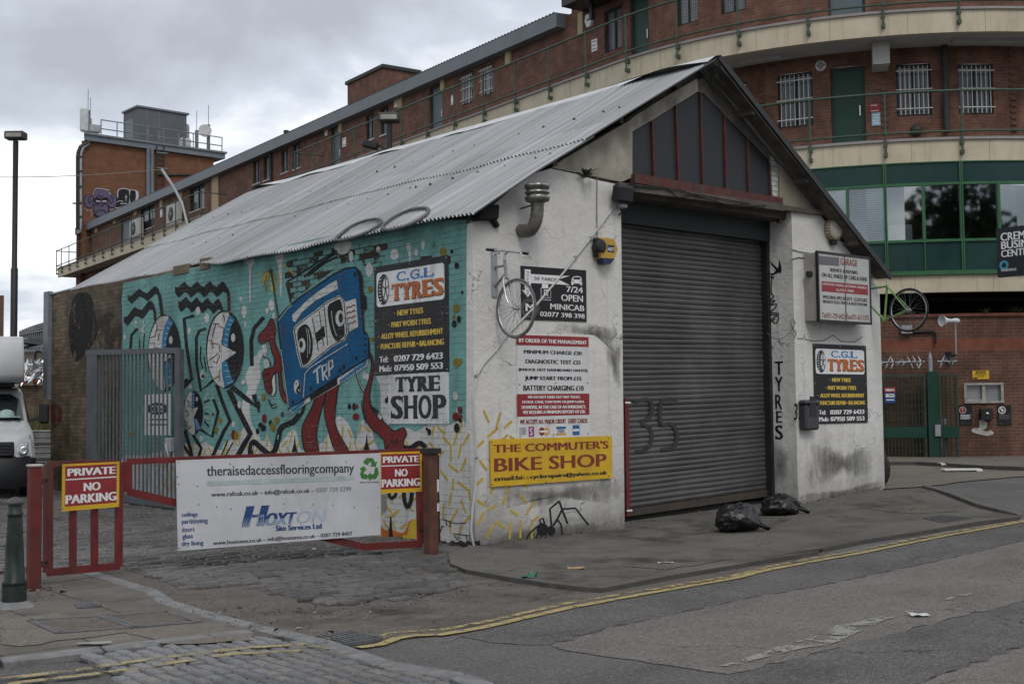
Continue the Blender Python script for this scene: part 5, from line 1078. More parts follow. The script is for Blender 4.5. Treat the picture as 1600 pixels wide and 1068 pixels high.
# cables and conduit
def F_(r, x, y, off=.015): return FRONT.pt(*FRONT.sight(r, x, y), off)
M_PVC = plain('pale conduit', (.46, .46, .45), .5, .15, 5)
mb = MB(); mb.tube([F_('k', 893, 238), F_('H', 740, 440), F_('H', 600, 618), F_('H', 460, 785), F_('H', 300, 950), F_('I', 200, 140), F_('I', 152, 192), F_('I', 124, 240), F_('I', 108, 330), F_('I', 112, 450), F_('I', 122, 600), F_('I', 118, 720), F_('I', 104, 830), F_('I', 97, 920), F_('I', 105, 970), F_('I', 122, 1022)], .014, M_PVC, 8)
for t_ in (('H', 660, 540), ('H', 740, 440), ('I', 120, 243), ('I', 122, 603)): mb.tube([F_(*t_, 0), F_(*t_, .034)], .02, M_GALV, 8)
mb.build('conduit', None, 'pale conduit running diagonally down the white front wall to the pavement', 'conduit')
mb = MB(); mb.tube([F_('k', 757, -10), F_('k', 755, 220), F_('k', 757, 440), F_('k', 762, 525)], .007, plain('grey cable', (.2, .2, .2), .6), 6); mb.build('cable', None, 'thin vertical cable running down to the yellow alarm box', 'cable')
mb = MB(); wm_ = plain('black flex', (.015, .015, .015), .6)
for pts in ([(330, 690), (450, 690), (530, 708), (570, 740), (640, 725), (760, 745), (900, 770)], [(340, 675), (420, 695), (560, 705), (700, 745), (830, 780), (980, 775)], [(320, 770), (350, 745), (360, 700), (352, 685)]): mb.tube([F_('J', *p, .09) for p in catmull(pts, 4, False)], .008, wm_, 5)
mb.build('loose_wires', None, 'loose black wires sagging under the flaking red lintel above the shutter', 'wires')
mb = MB(); c_ = plain('thin grey wire', (.12, .12, .12), .6)
mb.tube([F_('c', *p, .012) for p in catmull([(180, 120), (220, 108), (262, 112), (282, 130), (290, 185), (285, 230), (272, 255)], 4, False)], .007, c_, 5)
mb.tube([F_('c', *p, .012) for p in catmull([(60, 500), (85, 525), (120, 532), (160, 515), (190, 480), (180, 445), (190, 428), (205, 450), (192, 475), (210, 500), (200, 525)], 4, False)], .006, c_, 5)
mb.tube([F_('c', 185, 65, .012), F_('c', 230, 78, .012), F_('c', 300, 88, .012)], .006, c_, 5)
mb.build('wall_wires', None, 'thin wires looped on the right white pier beside the lightbox', 'wires')
# bracket lamp, alarm bell, mailbox, pipe stub
p = F_('c', 262, 200, .12); mb = MB(); mb.box((p.x - .11, p.y - .04, p.z - .04), (p.x + .13, p.y + .05, p.z + .05), M_BLACKM, .02); mb.bar(p, V((p.x, 0, p.z)), .04, .04, M_BLACKM); mb.tube([p + V((.0, 0, -.03)), p + V((.0, .0, -.12)), p + V((.06, .06, -.22))], .009, M_GALV, 6); mb.build('bracket_lamp', None, 'small black lamp on a bracket left of the GARAGE lightbox', 'lamp')
p = F_('J', 1296, 885, 0); AB = thing('alarm_bell', (p.x, -.06, p.z - .15), 'round pale ribbed alarm bell high on the right white pier', 'alarm bell')
mb = MB(); mb.lathe([(.15, 0), (.165, .02), (.165, .10), (.15, .12), (.10, .14), (.001, .145)], p, plain('grimy cream plastic', (.42, .40, .34), .5, .2, 12), 24, (-.1, -1, 0)); mb.build('dome', AB)
mb = MB()
for k in range(24):
    t_ = 2*pi*k/24; mb.bar(p + V((.168*cos(t_), -.01, .168*sin(t_))), p + V((.168*cos(t_), -.11, .168*sin(t_))), .02, .012, plain('ochre rib', (.25, .18, .07), .6) if k == 0 else mb.mats[0], (cos(t_), 0, sin(t_)))
mb.build('ribs', AB)
mb = MB(); mb.box((p.x - .05, -.08, p.z - .24), (p.x + .07, -.002, p.z - .15), M_BLACKM, .01); mb.build('junction_box', AB)
a0, b1 = FRONT.sight('c', 250, 850, .1); a1, b0 = FRONT.sight('c', 325, 1006, .1)
MBX = thing('mailbox', ((a0 + a1)/2, -.08, b0), 'dark grey wall mailbox beside the brushed number 35', 'mailbox'); mx_ = plain('charcoal plastic', (.05, .05, .055), .4, .15, 6)
mb = MB(); mb.box((a0, -.15, b0), (a1, -.001, b1 - .07), mx_, .03); mb.build('body', MBX); mb = MB(); mb.box((a0 - .012, -.17, b1 - .075), (a1 + .012, -.001, b1), mx_, .03); mb.build('lid', MBX); mb = MB(); mb.box((a0 + .09, -.158, b0 + .2), (a1 - .09, -.1505, b0 + .5), M_BLACKM); mb.build('window', MBX)
p = V((6.14, .25, REVEAL.sight('J', 1025, 850)[1])); mb = MB(); mb.tube([p, p + V((-.18, -.2, -.05))], .03, M_CONC, 8); mb.build('pipe_stub', None, 'short pipe stub poking from the top of the right pier reveal', 'pipe')
for r_, x_, y_ in (('H', 181, 312),):
    p = F_(r_, x_, y_, .05); mb = MB(); mb.obox(p, V((.16, 0, .02)), V((0, .08, 0)), V((.01, 0, .09)), M_SOOT, .02); mb.bar(p + V((.1, 0, -.05)), p + V((.2, .03, -.14)), .06, .05, M_SOOT); mb.build('timber_end', None, 'black timber end sticking out under the roof edge at the front corner', 'timber')
# weed in the gable crack
def leaf_tuft(name, c, n, L, w_, m, label, cat, seed=1, spread=1.2):
    r_ = random.Random(seed); mb = MB(); c = V(c)
    for k in range(n):
        t_ = r_.uniform(0, 2*pi); d = V((cos(t_)*spread, sin(t_)*spread, r_.uniform(.25, 1.3))).normalized(); l = L*r_.uniform(.6, 1.15); s_ = d.cross(up).normalized()*w_*r_.uniform(.7, 1.2)
        p1 = c + d*l*.5; p2 = c + d*l - up*l*.25; mb.face([c, p1 + s_, p2, p1 - s_], m)
    return mb.build(name, None, label, cat)
M_LEAF = plain('weed green', (.055, .085, .03), .7, .5, 20); M_LEAF2 = plain('dull grass', (.10, .10, .04), .8, .4, 12)
leaf_tuft('weed', F_('J', 150, 650, .05), 16, .24, .025, M_LEAF, 'small green weed growing from the crack under the gable render', 'weed', 3)

# ------------------------------------------------------------------ bicycles mounted on the wall
M_BIKE = plain('dull silver bike paint', (.26, .26, .255), .4, .25, 12, metal=.3); M_TYRE = plain('worn bicycle tyre', (.125, .122, .118), .8, .3, 15); M_GRN = plain('lime green bike paint', (.20, .33, .13), .35, .15, 8)
def wheel(root, c, R, axis, tyre_m, spokes=28):
    a = V(axis).normalized(); e1 = up; e2 = a.cross(e1).normalized(); c = V(c)
    wr = bpy.data.objects.new('wheel', None); COL.objects.link(wr); wr.location = c; adopt(wr, root)
    ring = lambda r, n=44: [c + e1*(r*cos(2*pi*k/n)) + e2*(r*sin(2*pi*k/n)) for k in range(n)]
    mb = MB(); mb.tube(ring(R - .014), .0155, tyre_m, 8, closed=True); mb.build('tyre', wr)
    mb = MB(); mb.tube(ring(R - .036), .011, M_CHROME, 6, closed=True); mb.build('rim', wr)
    mb = MB(); mb.tube([c - a*.045, c + a*.045], .018, M_CHROME, 10)
    for s_ in (-1, 1): mb.lathe([(.028, -.003), (.03, 0), (.028, .003)], c + a*(.03*s_), M_CHROME, 12, a)
    mb.build('hub', wr)
    mb = MB()
    for k in range(spokes):
        t_ = 2*pi*k/spokes; s_ = -1 if k % 2 else 1; t2 = t_ + (.5 if k % 4 < 2 else -.5)
        mb.tube([c + a*(.03*s_) + (e1*cos(t2) + e2*sin(t2))*.028, c + (e1*cos(t_) + e2*sin(t_))*(R - .038)], .0018, M_STEEL, 4, False)
    mb.build('spokes', wr)
# front half, fork and bars, standing out of the left pier
bx = FRONT.sight('j', 190, 300)[0]; BP = Plane((bx, 0, 0), (0, -1, 0), (-1, 0, 0))
bs = lambda x, y: BP.pt(*BP.sight('j', x, y))
hubc = bs(393, 661); topw = bs(395, 383); botw = bs(392, 942); RW = (topw.z - botw.z)/2; hubc.z = (topw.z + botw.z)/2
B1 = thing('half_bicycle', (bx, -.5, botw.z), 'front half of a grey bicycle mounted on the white wall over the minicab sign', 'bicycle', 'half bicycles mounted on the front wall')
wheel(B1, hubc, RW, (1, 0, 0), M_TYRE)
mb = MB(); cr_ = bs(300, 385)
for s_ in (-1, 1): mb.tube([cr_ + V((s_*.03, 0, .01)), cr_ + V((s_*.045, 0, -.03)), cr_ + (hubc - cr_)*.55 + V((s_*.05, .045, -.02)), cr_ + (hubc - cr_)*.85 + V((s_*.052, .03, -.02)), hubc + V((s_*.052, 0, 0))], [.014, .014, .013, .011, .009], M_CHROME, 8)
mb.tube([cr_ + V((-.035, 0, .01)), cr_ + V((.035, 0, .01))], .018, M_CHROME, 8); mb.build('fork', B1)
mb = MB(); ht, hb = bs(288, 215), bs(302, 368)
mb.tube([ht, hb], .019, M_BIKE, 10); mb.tube([bs(192, 282), bs(290, 265)], .015, M_BIKE, 8); mb.tube([bs(188, 475), bs(295, 345)], .017, M_BIKE, 8); mb.build('frame_tubes', B1)
mb = MB(); st = bs(288, 165); hc = bs(325, 135); mb.tube([ht, st], .013, M_CHROME, 8); mb.tube([st, hc], .013, M_CHROME, 8); mb.build('stem', B1)
HBAR = .30; mb = MB(); mb.tube([hc + V((-HBAR, .02, 0)), hc + V((-.12, 0, 0)), hc + V((.12, 0, 0)), hc + V((HBAR, .02, 0))], .012, M_CHROME, 8)
hbar = mb.build('handlebar', B1)
for s_ in (-1, 1):
    mb = MB(); mb.tube([hc + V((s_*HBAR*.72, .015, 0)), hc + V((s_*(HBAR + .02), .02, 0))], .017, M_RUBBER, 8); mb.build('grip', hbar)
    mb = MB(); mb.tube([hc + V((s_*.17, 0, 0)), hc + V((s_*.18, -.05, -.045)), hc + V((s_*.28, -.07, -.05)), hc + V((s_*.30, -.07, -.075))], .006, M_CHROME, 6); mb.build('brake_lever', hbar)
mb = MB(); a0, b1 = FRONT.sight('j', 160, 102); a1, b0 = FRONT.sight('j', 216, 500); mb.box((a0, -.02, b0 - .08), (a1, -.001, b1), M_GALV, .004)
for z_ in (.12, .5, .85): mb.lathe([(.014, 0), (.01, .008), (.001, .009)], V(((a0 + a1)/2, -.02, b0 + (b1 - b0)*z_)), M_STEEL, 8, (0, -1, 0))
mb.build('wall_plate', B1)
# rear half, green, by the right corner
gx = 8.12; GP = Plane((gx, 0, 0), (0, -1, 0), (-1, 0, 0)); gs = lambda x, y: GP.pt(*GP.sight('M', x, y))
hc2 = gs(203, 367); t2_, b2_ = gs(200, 280), gs(203, 455); R2 = (t2_.z - b2_.z)/2
B2 = thing('half_bicycle', (gx, -.6, b2_.z), 'rear half of a lime green bicycle mounted beyond the GARAGE lightbox', 'bicycle', 'half bicycles mounted on the front wall')
wheel(B2, V((gx, hc2.y, hc2.z)), R2, (1, 0, 0), M_RUBBER)
seat, bb_ = gs(118, 272), gs(107, 407)
mb = MB()
for p, q, r_ in ((gs(20, 285), seat, .017), (gs(10, 345), bb_, .019), (seat + up*.02, bb_, .017)): mb.tube([V((gx, min(0, p.y), p.z)), q], r_, M_GRN, 8)
for s_ in (-1, 1):
    mb.tube([bb_ + V((s_*.02, 0, 0)), V((gx + s_*.055, hc2.y, hc2.z))], .011, M_GRN, 8); mb.tube([seat + V((s_*.015, 0, 0)), V((gx + s_*.055, hc2.y, hc2.z))], .010, M_GRN, 8)
mb.build('frame_tubes', B2)
mb = MB(); mb.tube([seat, seat + V((0, .01, .09))], .013, M_CHROME, 8); mb.build('seat_post', B2)
mb = MB(); mb.tube([bb_ + V((-.045, 0, 0)), bb_ + V((.045, 0, 0))], .024, M_GRN, 10); mb.build('bottom_bracket', B2)
# old tyres thrown on the eave
def old_tyre(pts, label):
    P = []
    for r_, x, y in pts:
        p = meet(*px(r_, x, y), n_s, R0.dot(n_s) + .05); P.append(p)
    c = sum(P, V())/len(P); mb = MB(); P2 = []
    for i in range(len(P)):
        for t_ in (0, .33, .66):
            k = [P[(i + j - 1) % len(P)] for j in range(4)]; P2.append(.5*((2*k[1]) + (-k[0] + k[2])*t_ + (2*k[0] - 5*k[1] + 4*k[2] - k[3])*t_*t_ + (-k[0] + 3*k[1] - 3*k[2] + k[3])*t_**3))
    mb.tube(P2, .021, M_TYRE, 8, closed=True); return mb.build('bicycle_tyre', None, label, 'tyre', 'old bicycle tyres lying on the roof edge')
old_tyre([('P', *p) for p in ((780,885),(800,860),(860,815),(930,785),(1000,772),(1030,780),(1020,800),(960,840),(890,868),(830,885))], 'old bicycle tyre on the roof edge, farther from the front corner')
old_tyre([('P', *p) for p in ((1034,822),(1050,795),(1110,755),(1190,722),(1260,712),(1286,722),(1270,752),(1200,795),(1130,820),(1070,832))], 'old bicycle tyre on the roof edge, nearer the front corner')
for (r_, x0, y0, x1, y1), lb in ((('A', 957, 838, 1002, 872), 'single upright brick standing on the mural wall top below the roof'), (('A', 830, 874, 902, 892), 'flat brick lying on the mural wall top near the roof edge')):
    a0, b1 = SIDE.sight(r_, x0, y0); a1, b0 = SIDE.sight(r_, x1, y1); mb = MB(); mb.box((-.02, -a1, b0 - .04), (.11, -a0, b1), plain('loose brick ' + lb[:6], (.16, .125, .085), .9, .3, 9), .006); mb.build('brick', None, lb, 'brick')

# ------------------------------------------------------------------ rubbish on the pavement
def bag(px0, sx_, sy_, sz_, seed, label, face=0.):
    c = on_ground(*px0, .05); mb = MB(); r_ = random.Random(seed); from mathutils import noise as nz
    rows = []; n, m_ = 60, 34
    for i in range(m_ + 1):
        ph = pi*i/m_; row = []
        for j in range(n):
            th = 2*pi*j/n; d = V((sin(ph)*cos(th), sin(ph)*sin(th), cos(ph)))
            q_ = d*1.7 + V((seed*3.1, seed, 0)); k = .86 + .20*nz.noise(q_) + .11*abs(nz.noise(q_*2.3)) - .11*abs(nz.noise(q_*4.1)) + .045*nz.noise(q_*9)
            fold = .05*abs(sin(th*6 + 4*nz.noise(d*2)))*(1 - abs(d.z))
            p = V((d.x*sx_*(k - fold), d.y*sy_*(k - fold), d.z*sz_*k)); p.z = max(p.z, -sz_*.62); row.append(c + up*(sz_*.62) + p)
        rows.append(row)
    mb.grid(rows, M_BAG, closed=True, smooth=True)
    b = c + rt*(sx_*.85) + up*.03; 
    for k in range(6): t_ = k*.9; mb.face([b - rt*.12 + up*.05, b + rt*(.0 + .015*k) + up*(.03*sin(t_)), b + rt*(.02 + .012*k) + up*(.02 + .03*cos(t_)) - fl*.02*k, b - rt*.05 + up*.1], M_BAG)
    mb.build('rubbish_bag', None, label, 'rubbish bag', 'black rubbish bags by the shutter')
M_BAG = plain('black bin liner', (.012, .012, .013), .36, .2, 6, .15, spec=.4)
bag((1153, 829), .36, .26, .23, 2, 'rounder black rubbish bag standing nearer the road in front of the shutter')
bag((1220, 803), .36, .28, .18, 5, 'flatter black rubbish bag lying against the foot of the right white pier')
mb = MB(); p = gpt('b', 72, 1055); p = V((8.52, .35, p.z)); mb.tube([p + V((0, .3*cos(t_), .31 + .3*sin(t_))) for t_ in [2*pi*k/24 for k in range(24)]], .09, M_RUBBER, 10, closed=True); mb.build('car_tyre', None, 'black car tyre half hidden behind the right corner of the garage', 'tyre')
def litter(r, x, y, sx_, sy_, m, label, name='litter', h=.05, th=.004, rot=0):
    c = gpt(r, x, y, h); mb = MB(); e1 = rt*cos(rot) + fl*sin(rot); e2 = fl*cos(rot) - rt*sin(rot); r_ = random.Random(int(x*7 + y))
    rows = [[c + e1*(sx_*(u_ - .5)) + e2*(sy_*(v_ - .5)) + up*(th + r_.uniform(0, th*3)) for u_ in (0, .3, .6, 1)] for v_ in (0, .5, 1)]
    mb.grid(rows, m, smooth=False); return mb.build(name, None, label, 'litter')
M_PAP = plain('litter paper', (.55, .55, .54), .8, .15, 20)
mb = MB(); c = gpt('b', 672, 945, .02); mb.obox(c + up*.03, rt*.36, fl*.12, up*.02, M_PAP, .01); mb.obox(c + rt*.3 + up*.01 - fl*.1, rt*.06, fl*.05, up*.02, M_PAP, .01); mb.build('foam_sheet', None, 'white flat sheet lying on the tarmac in front of the brick wall', 'litter')
litter('b', 518, 920, .12, .2, M_PAP, 'small crumpled white paper left of the white sheet on the tarmac', 'paper_scrap', .02, .03)
litter('e', 975, 757, .14, .1, M_PAP, 'white paper scrap on the pink asphalt below the worn line', 'paper_scrap', .012)
litter('d', 385, 452, .11, .05, plain('green plastic', (.015, .13, .085), .4), 'green plastic scrap in the gutter under the pavement corner', 'plastic_scrap', .01, .02)
litter('d', 412, 446, .07, .04, plain('green plastic bright', (.02, .17, .11), .4), 'bright green curl of plastic by the pavement kerb corner', 'plastic_scrap', .01, .03, .5)
litter('d', 587, 394, .17, .14, plain('ochre card', (.32, .24, .12), .8), 'square ochre card lying on the pavement under the spider stencil', 'card_scrap', .052)
litter('h', 360, 72, .05, .05, M_PAP, 'tiny white scrap on the cobbles under the banner', 'paper_scrap', .05)
litter('d', 960, 372, .16, .06, M_PAP, 'pale flattened scrap on the pavement before the shutter', 'paper_scrap', .052)
litter('h', 272, 570, .05, .03, M_PAP, 'white scrap on the brown tarmac above the drain grate', 'paper_scrap', .012)
litter('C', 405, 896, .22, .08, plain('pale chewing gum paint', (.28, .27, .25), .8), 'pale flattened strip on the paving below the rectangular covers', 'paper_scrap', .053)

# grit and crumbs gathered along wall feet, kerbs and posts
def grit(name, runs, n, seed, label):
    r_ = random.Random(seed); mb = MB(); ms = [plain('grit ' + str(k), c, .9, .3, 30) for k, c in enumerate(((.05, .047, .043), (.12, .115, .105), (.20, .19, .175), (.09, .075, .055)))]
    for _ in range(n):
        (a, b, h, wd) = r_.choice(runs); t_ = r_.random(); x = a[0] + (b[0] - a[0])*t_ + r_.gauss(0, wd); y = a[1] + (b[1] - a[1])*t_ + r_.gauss(0, wd); z = gz(x, y) + h; s_ = r_.uniform(.006, .022)*(1 if r_.random() < .93 else 1.8)
        c = V((x, y, z)); e = [V((r_.uniform(-1, 1), r_.uniform(-1, 1), r_.uniform(0, .9)))*s_ for k in range(4)]; m = r_.choice(ms)
        mb.face([c + e[0], c + e[1], c + e[2]], m); mb.face([c + e[1], c + e[3], c + e[2]], m); mb.face([c + e[0], c + e[2], c + e[3]], m)
    return mb.build(name, None, None, None, kind='stuff')
k_ = [tuple(gpt(*p)[:2]) for p in (('x',704,882),('d',300,435),('d',630,478),('d',1000,424),('d',1600,326),('h',0,470),('h',600,470),('h',1300,330))]
grit('grit', [((.0, -.06), (2.4, -.06), .055, .05), ((6.2, -.06), (8.4, -.06), .055, .05), ((-.1, 0), (-.1, 3), .04, .07), (k_[0], k_[2], .012, .05), (k_[2], k_[3], .012, .05), (k_[3], k_[4], .012, .05), (k_[5], k_[6], .014, .22), (k_[6], k_[7], .014, .2), ((2.6, .3), (6, .3), .055, .12), (tuple(kd[3][:2]), tuple(kd[7][:2]), .06, .12), ((-5.45, -.6), (-4.9, .25), .055, .15)], 1500, 3, None)
# ------------------------------------------------------------------ the curved business building
P0 = V((14.064, 11.4, 0)); CC = V((23.9, 10.36, 0)); RF = 9.9; D0 = V((-.105, -.9945, 0)); I0 = V((.9945, -.105, 0)); TH1 = 1.72
def fac(s, off, z):
    if s <= 0: p = P0 + D0*s + I0*off
    else:
        t_ = min(s/RF, TH1); n = V((-I0.x*cos(t_) + I0.y*sin(t_), -I0.x*sin(t_) - I0.y*cos(t_), 0)); p = CC + n*(RF - off)
        if s/RF > TH1: p = p + V((-n.y, n.x, 0))*(s - TH1*RF)
    return V((p.x, p.y, z))
def fn(s): return (fac(s, -1, 0) - fac(s, 0, 0)).normalized()
def fhit(r, x, y, off):
    d = ray(*px(r, x, y)); best = None
    t_ = ((P0 + I0*off) - CAM).dot(I0)/d.dot(I0); p = CAM + d*t_; s = (p - P0).dot(D0)
    if t_ > 0 and s <= 0: best = (t_, s, p.z)
    R = RF - off; a = d.x**2 + d.y**2; bx_, by_ = CAM.x - CC.x, CAM.y - CC.y; b = bx_*d.x + by_*d.y; c = bx_**2 + by_**2 - R*R; q = b*b - a*c
    if q > 0:
        t_ = (-b - sqrt(q))/a; p = CAM + d*t_; v_ = (p - CC); n = V((v_.x, v_.y, 0)).normalized(); s = RF*atan2((-I0).x*n.y - (-I0).y*n.x, (-I0).dot(n))
        if 0 <= s <= RF*TH1 + 3 and (best is None or t_ < best[0]): best = (t_, s, p.z)
    return best[1], best[2]
def srange(s0, s1, ds=.7):
    if s1 <= 0: return [s0, s1]
    out = [s0]
    if s0 < 0: out.append(0.); s0 = 0.
    k = max(1, int((s1 - s0)/ds) + 1); return out + [s0 + (s1 - s0)*(i + 1)/k for i in range(k)]
def fbox(mb, s0, s1, o0, o1, z0, z1, m):
    """slab following the facade, o0 = outer face offset, o1 = inner"""
    S_ = srange(s0, s1); 
    for a, b in zip(S_, S_[1:]):
        mb.face([fac(a, o0, z0), fac(b, o0, z0), fac(b, o0, z1), fac(a, o0, z1)], m, [(a, z0), (b, z0), (b, z1), (a, z1)])
        mb.face([fac(a, o0, z1), fac(b, o0, z1), fac(b, o1, z1), fac(a, o1, z1)], m, [(a, 0), (b, 0), (b, 1), (a, 1)])
        mb.face([fac(b, o0, z0), fac(a, o0, z0), fac(a, o1, z0), fac(b, o1, z0)], m, [(b, 0), (a, 0), (a, 1), (b, 1)])
        mb.face([fac(b, o1, z0), fac(a, o1, z0), fac(a, o1, z1), fac(b, o1, z1)], m, [(b, z0), (a, z0), (a, z1), (b, z1)])
    mb.face([fac(s0, o1, z0), fac(s0, o0, z0), fac(s0, o0, z1), fac(s0, o1, z1)], m); mb.face([fac(s1, o0, z0), fac(s1, o1, z0), fac(s1, o1, z1), fac(s1, o0, z1)], m)
def fwall(mb, off, s0, s1, z0, z1, holes, m, dep=.16):
    S_ = sorted(set(srange(s0, s1) + [v_ for h_ in holes for v_ in h_[:2] if s0 < v_ < s1])); Z_ = sorted(set([z0, z1] + [v_ for h_ in holes for v_ in h_[2:4] if z0 < v_ < z1]))
    ins = lambda s, z: any(h_[0] < s < h_[1] and h_[2] < z < h_[3] for h_ in holes)
    for a, b in zip(S_, S_[1:]):
        for c, d in zip(Z_, Z_[1:]):
            if not ins((a + b)/2, (c + d)/2): mb.face([fac(a, off, c), fac(b, off, c), fac(b, off, d), fac(a, off, d)], m, [(a, c), (b, c), (b, d), (a, d)])
    for a, b, c, d in [h_[:4] for h_ in holes]:
        o2 = off + dep
        mb.face([fac(a, off, c), fac(b, off, c), fac(b, o2, c), fac(a, o2, c)], m, [(a, c), (b, c), (b, c - dep), (a, c - dep)]); mb.face([fac(b, off, d), fac(a, off, d), fac(a, o2, d), fac(b, o2, d)], m, [(b, d), (a, d), (a, d + dep), (b, d + dep)])
        mb.face([fac(a, off, d), fac(a, off, c), fac(a, o2, c), fac(a, o2, d)], m, [(a, d), (a, c), (a + dep, c), (a + dep, d)]); mb.face([fac(b, off, c), fac(b, off, d), fac(b, o2, d), fac(b, o2, c)], m, [(b, c), (b, d), (b - dep, d), (b - dep, c)])
def ftube(mb, s0, s1, off, z, r, m, n=6): mb.tube([fac(s, off, z) for s in srange(s0, s1, .5)], r, m, n)
M_BRK = brickm('red brown brick', (.190, .088, .058), (.135, .062, .043), (.165, .130, .105), var=.42, bump=.5, grime=(.055, .028, .02), grime_amt=.5)
M_BRK2 = brickm('boundary brick', (.150, .065, .040), (.115, .050, .033), (.155, .128, .105), var=.35, bump=.6, ms=.008, grime=(.045, .024, .018), grime_amt=.6)
M_BRK3 = brickm('tower brick', (.185, .082, .042), (.15, .065, .035), (.115, .075, .05), var=.25, bump=.5)
def mat_cream():
    t = NT('cream concrete band'); u = t.uvm(); n1 = t.noise(u, 1.3, 6, .65); st = t.noise(t.uvm((5, .45, 1)), 1.4, 6, .7); sp = t.n('ShaderNodeSeparateXYZ', {'Vector': u})
    col = t.mix(t.ramp(n1, .3, .7), (.44, .385, .285), (.56, .495, .375)); col = t.mix(t.math('MULTIPLY', t.ramp(st, .52, .70), .55), col, (.25, .21, .15))
    fr = t.math('FRACT', t.math('MULTIPLY', sp.outputs[0], 1/1.74)); col = t.mix(t.math('MULTIPLY', t.ramp(t.math('ABSOLUTE', t.math('SUBTRACT', fr, .5)), .006, .002), .6), col, (.14, .11, .075))
    return t.done(col, .85, t.bump(t.noise(u, 30, 4), .2, .01))
M_CREAM = mat_cream()
M_COPE = plain('pale mauve coping', (.30, .27, .265), .7, .15, 3); M_SOFF = plain('grey soffit', (.40, .39, .37), .9, .15, 1.5)
M_RAIL = plain('grey green railing', (.055, .085, .062), .55, .3, 10); M_DOOR = plain('dark green door', (.016, .052, .036), .5, .2, 2.5); M_GRYD = plain('blue grey door', (.10, .13, .145), .5, .2, 2.5)
M_PANE = plain('dim window glass', (.05, .056, .062), .12, .4, 1.5, spec=.6); M_PANEL_L = plain('pale window glass', (.22, .235, .25), .15, .3, 2, spec=.6); M_BARW = plain('white security bars', (.58, .58, .57), .5, .1, 8)
M_GFR = plain('green window frame', (.035, .120, .052), .45, .15, 3); M_GPN = plain('dark green panel', (.009, .038, .034), .35, .15, 1.2); M_FRM = plain('dark frame', (.035, .04, .035), .6, .2, 6)
M_PILAS = plain('buff pilaster', (.40, .33, .19), .8, .15, 4); M_FASC = plain('blue grey fascia', (.15, .17, .19), .5, .2, 1.2); M_BOARD = plain('plywood board', (.42, .33, .20), .8, .2, 3)
BC = thing('business_building', (16, 8, 0), 'curved red brick business building with cream walkway bands behind the garage', 'building')
ZT, ZM = 10.7, 7.7
zb_t = fhit('N', 1000, 186, 0)[1]; zb_m = fhit('N', 1000, 900, 0)[1]
s_far = fhit('A', 276, 880, 0)[0]; s_tb0 = s_far; s_tb1 = fhit('A', 962, 625, 0)[0]; s_r0 = fhit('P', 583, 520, 0)[0]; S_R = 25.0
s_g1 = fhit('O', 553, 100, 1.0)[0]; OFW = 1.25
zg = sum(fhit('O', x, y, 1.0)[1] for x, y in ((100, 318), (300, 245), (500, 172)))/3; zg2 = sum(fhit('O', x, y, 1.0)[1] for x, y in ((100, 262), (300, 180), (500, 92)))/3
s_end = fhit('A', 372, 700, 1.0)[0]
holes_t, holes_m, win = [], [], []
def opening(r, x0, y0, x1, y1, kind, lvl):
    a, d = fhit(r, x0, y0, OFW); b, c = fhit(r, x1, y1, OFW)
    if a > b: a, b = b, a
    if kind in ('door', 'gdoor'): c = (ZT if lvl == 't' else ZM) - .05
    (holes_t if lvl == 't' else holes_m).append((a, b, c, d)); win.append((a, b, c, d, kind))
for q in ((195,422,395,695,'bars','m'),(487,382,690,790,'door','m'),(852,362,1055,640,'bars','m'),(1195,358,1400,635,'bars','m'),(-60,470,28,600,'bars','m'),(472,-160,683,85,'gdoor','t')): opening('N', *q)
for q in ((780,60,872,235,'pale','t'),(908,-40,1007,270,'door','t'),(1140,-90,1250,105,'pale','t'),(1360,-110,1490,48,'pale','t'),(70,378,130,508,'bars','t'),(165,340,230,462,'bars','t')): opening('O', *q)
for q in ((945,212,990,332,'pale','t'),(1025,175,1072,302,'pale','t'),(1290,62,1362,270,'gdoor','t'),(757,272,805,460,'gdoor','t'),(332,462,368,572,'pale','t'),(390,437,430,550,'pale','t'),(485,402,523,512,'pale','t'),(550,366,588,490,'pale','t')): opening('P', *q)
for q in ((905,472,975,590,'dark','t'),(670,582,737,680,'dark','t'),(575,660,622,750,'gdoor','t'),(398,715,422,800,'pale','t')): opening('A', *q)
mb = MB(); fwall(mb, OFW, s_end, s_g1 + .3, ZT - .1, zg2 - .05, [h_ for h_ in holes_t if h_[1] < s_g1 + .3], M_BRK); fwall(mb, OFW, s_g1 + .3, S_R, ZT - .1, 15.5, [h_ for h_ in holes_t if h_[0] > s_g1 + .3], M_BRK)
fwall(mb, OFW, -14, S_R, ZM - .1, zb_t + .21, holes_m, M_BRK)
for xs_ in (105, 790, 1502):
    a = fhit('N', xs_, 500, OFW)[0]
    for k in range(16): z_ = ZM + .1 + k*.15; fbox(mb, a - .08, a + .08, OFW - .03, OFW - .001, z_, z_ + .07, M_BRK)
mb.build('wall', BC)
mb = MB(); fwall(mb, .9, s_end, 2.0, -.2, ZT, [], M_BRK); pe = fac(s_end, OFW, 0); mb.face([fac(s_end, 13, -.2), fac(s_end, .9, -.2), fac(s_end, .9, zg2), fac(s_end, 13, zg2)], M_BRK); mb.build('wall', BC)
mb = MB(); fbox(mb, s_end - .4, s_g1, .92, 1.30, zg, zg2, M_FASC); mb.build('fascia', BC)
mb = MB(); rows = [[], []]
for j in range(int((s_g1 - s_end)/.09)):
    s = s_end + j*.09; rows[0].append(fac(s, .95, zg2 + .03 + .04*(j % 2))); rows[1].append(fac(s, 9, zg2 + .5 + .04*(j % 2)))
mb.grid(rows, M_STEEL, smooth=False); rf = mb.build('roof', BC)
mb = MB(); fbox(mb, s_g1 + .5, S_R, .2, 12, 15.5, 15.8, M_FASC); mb.build('roof', BC)
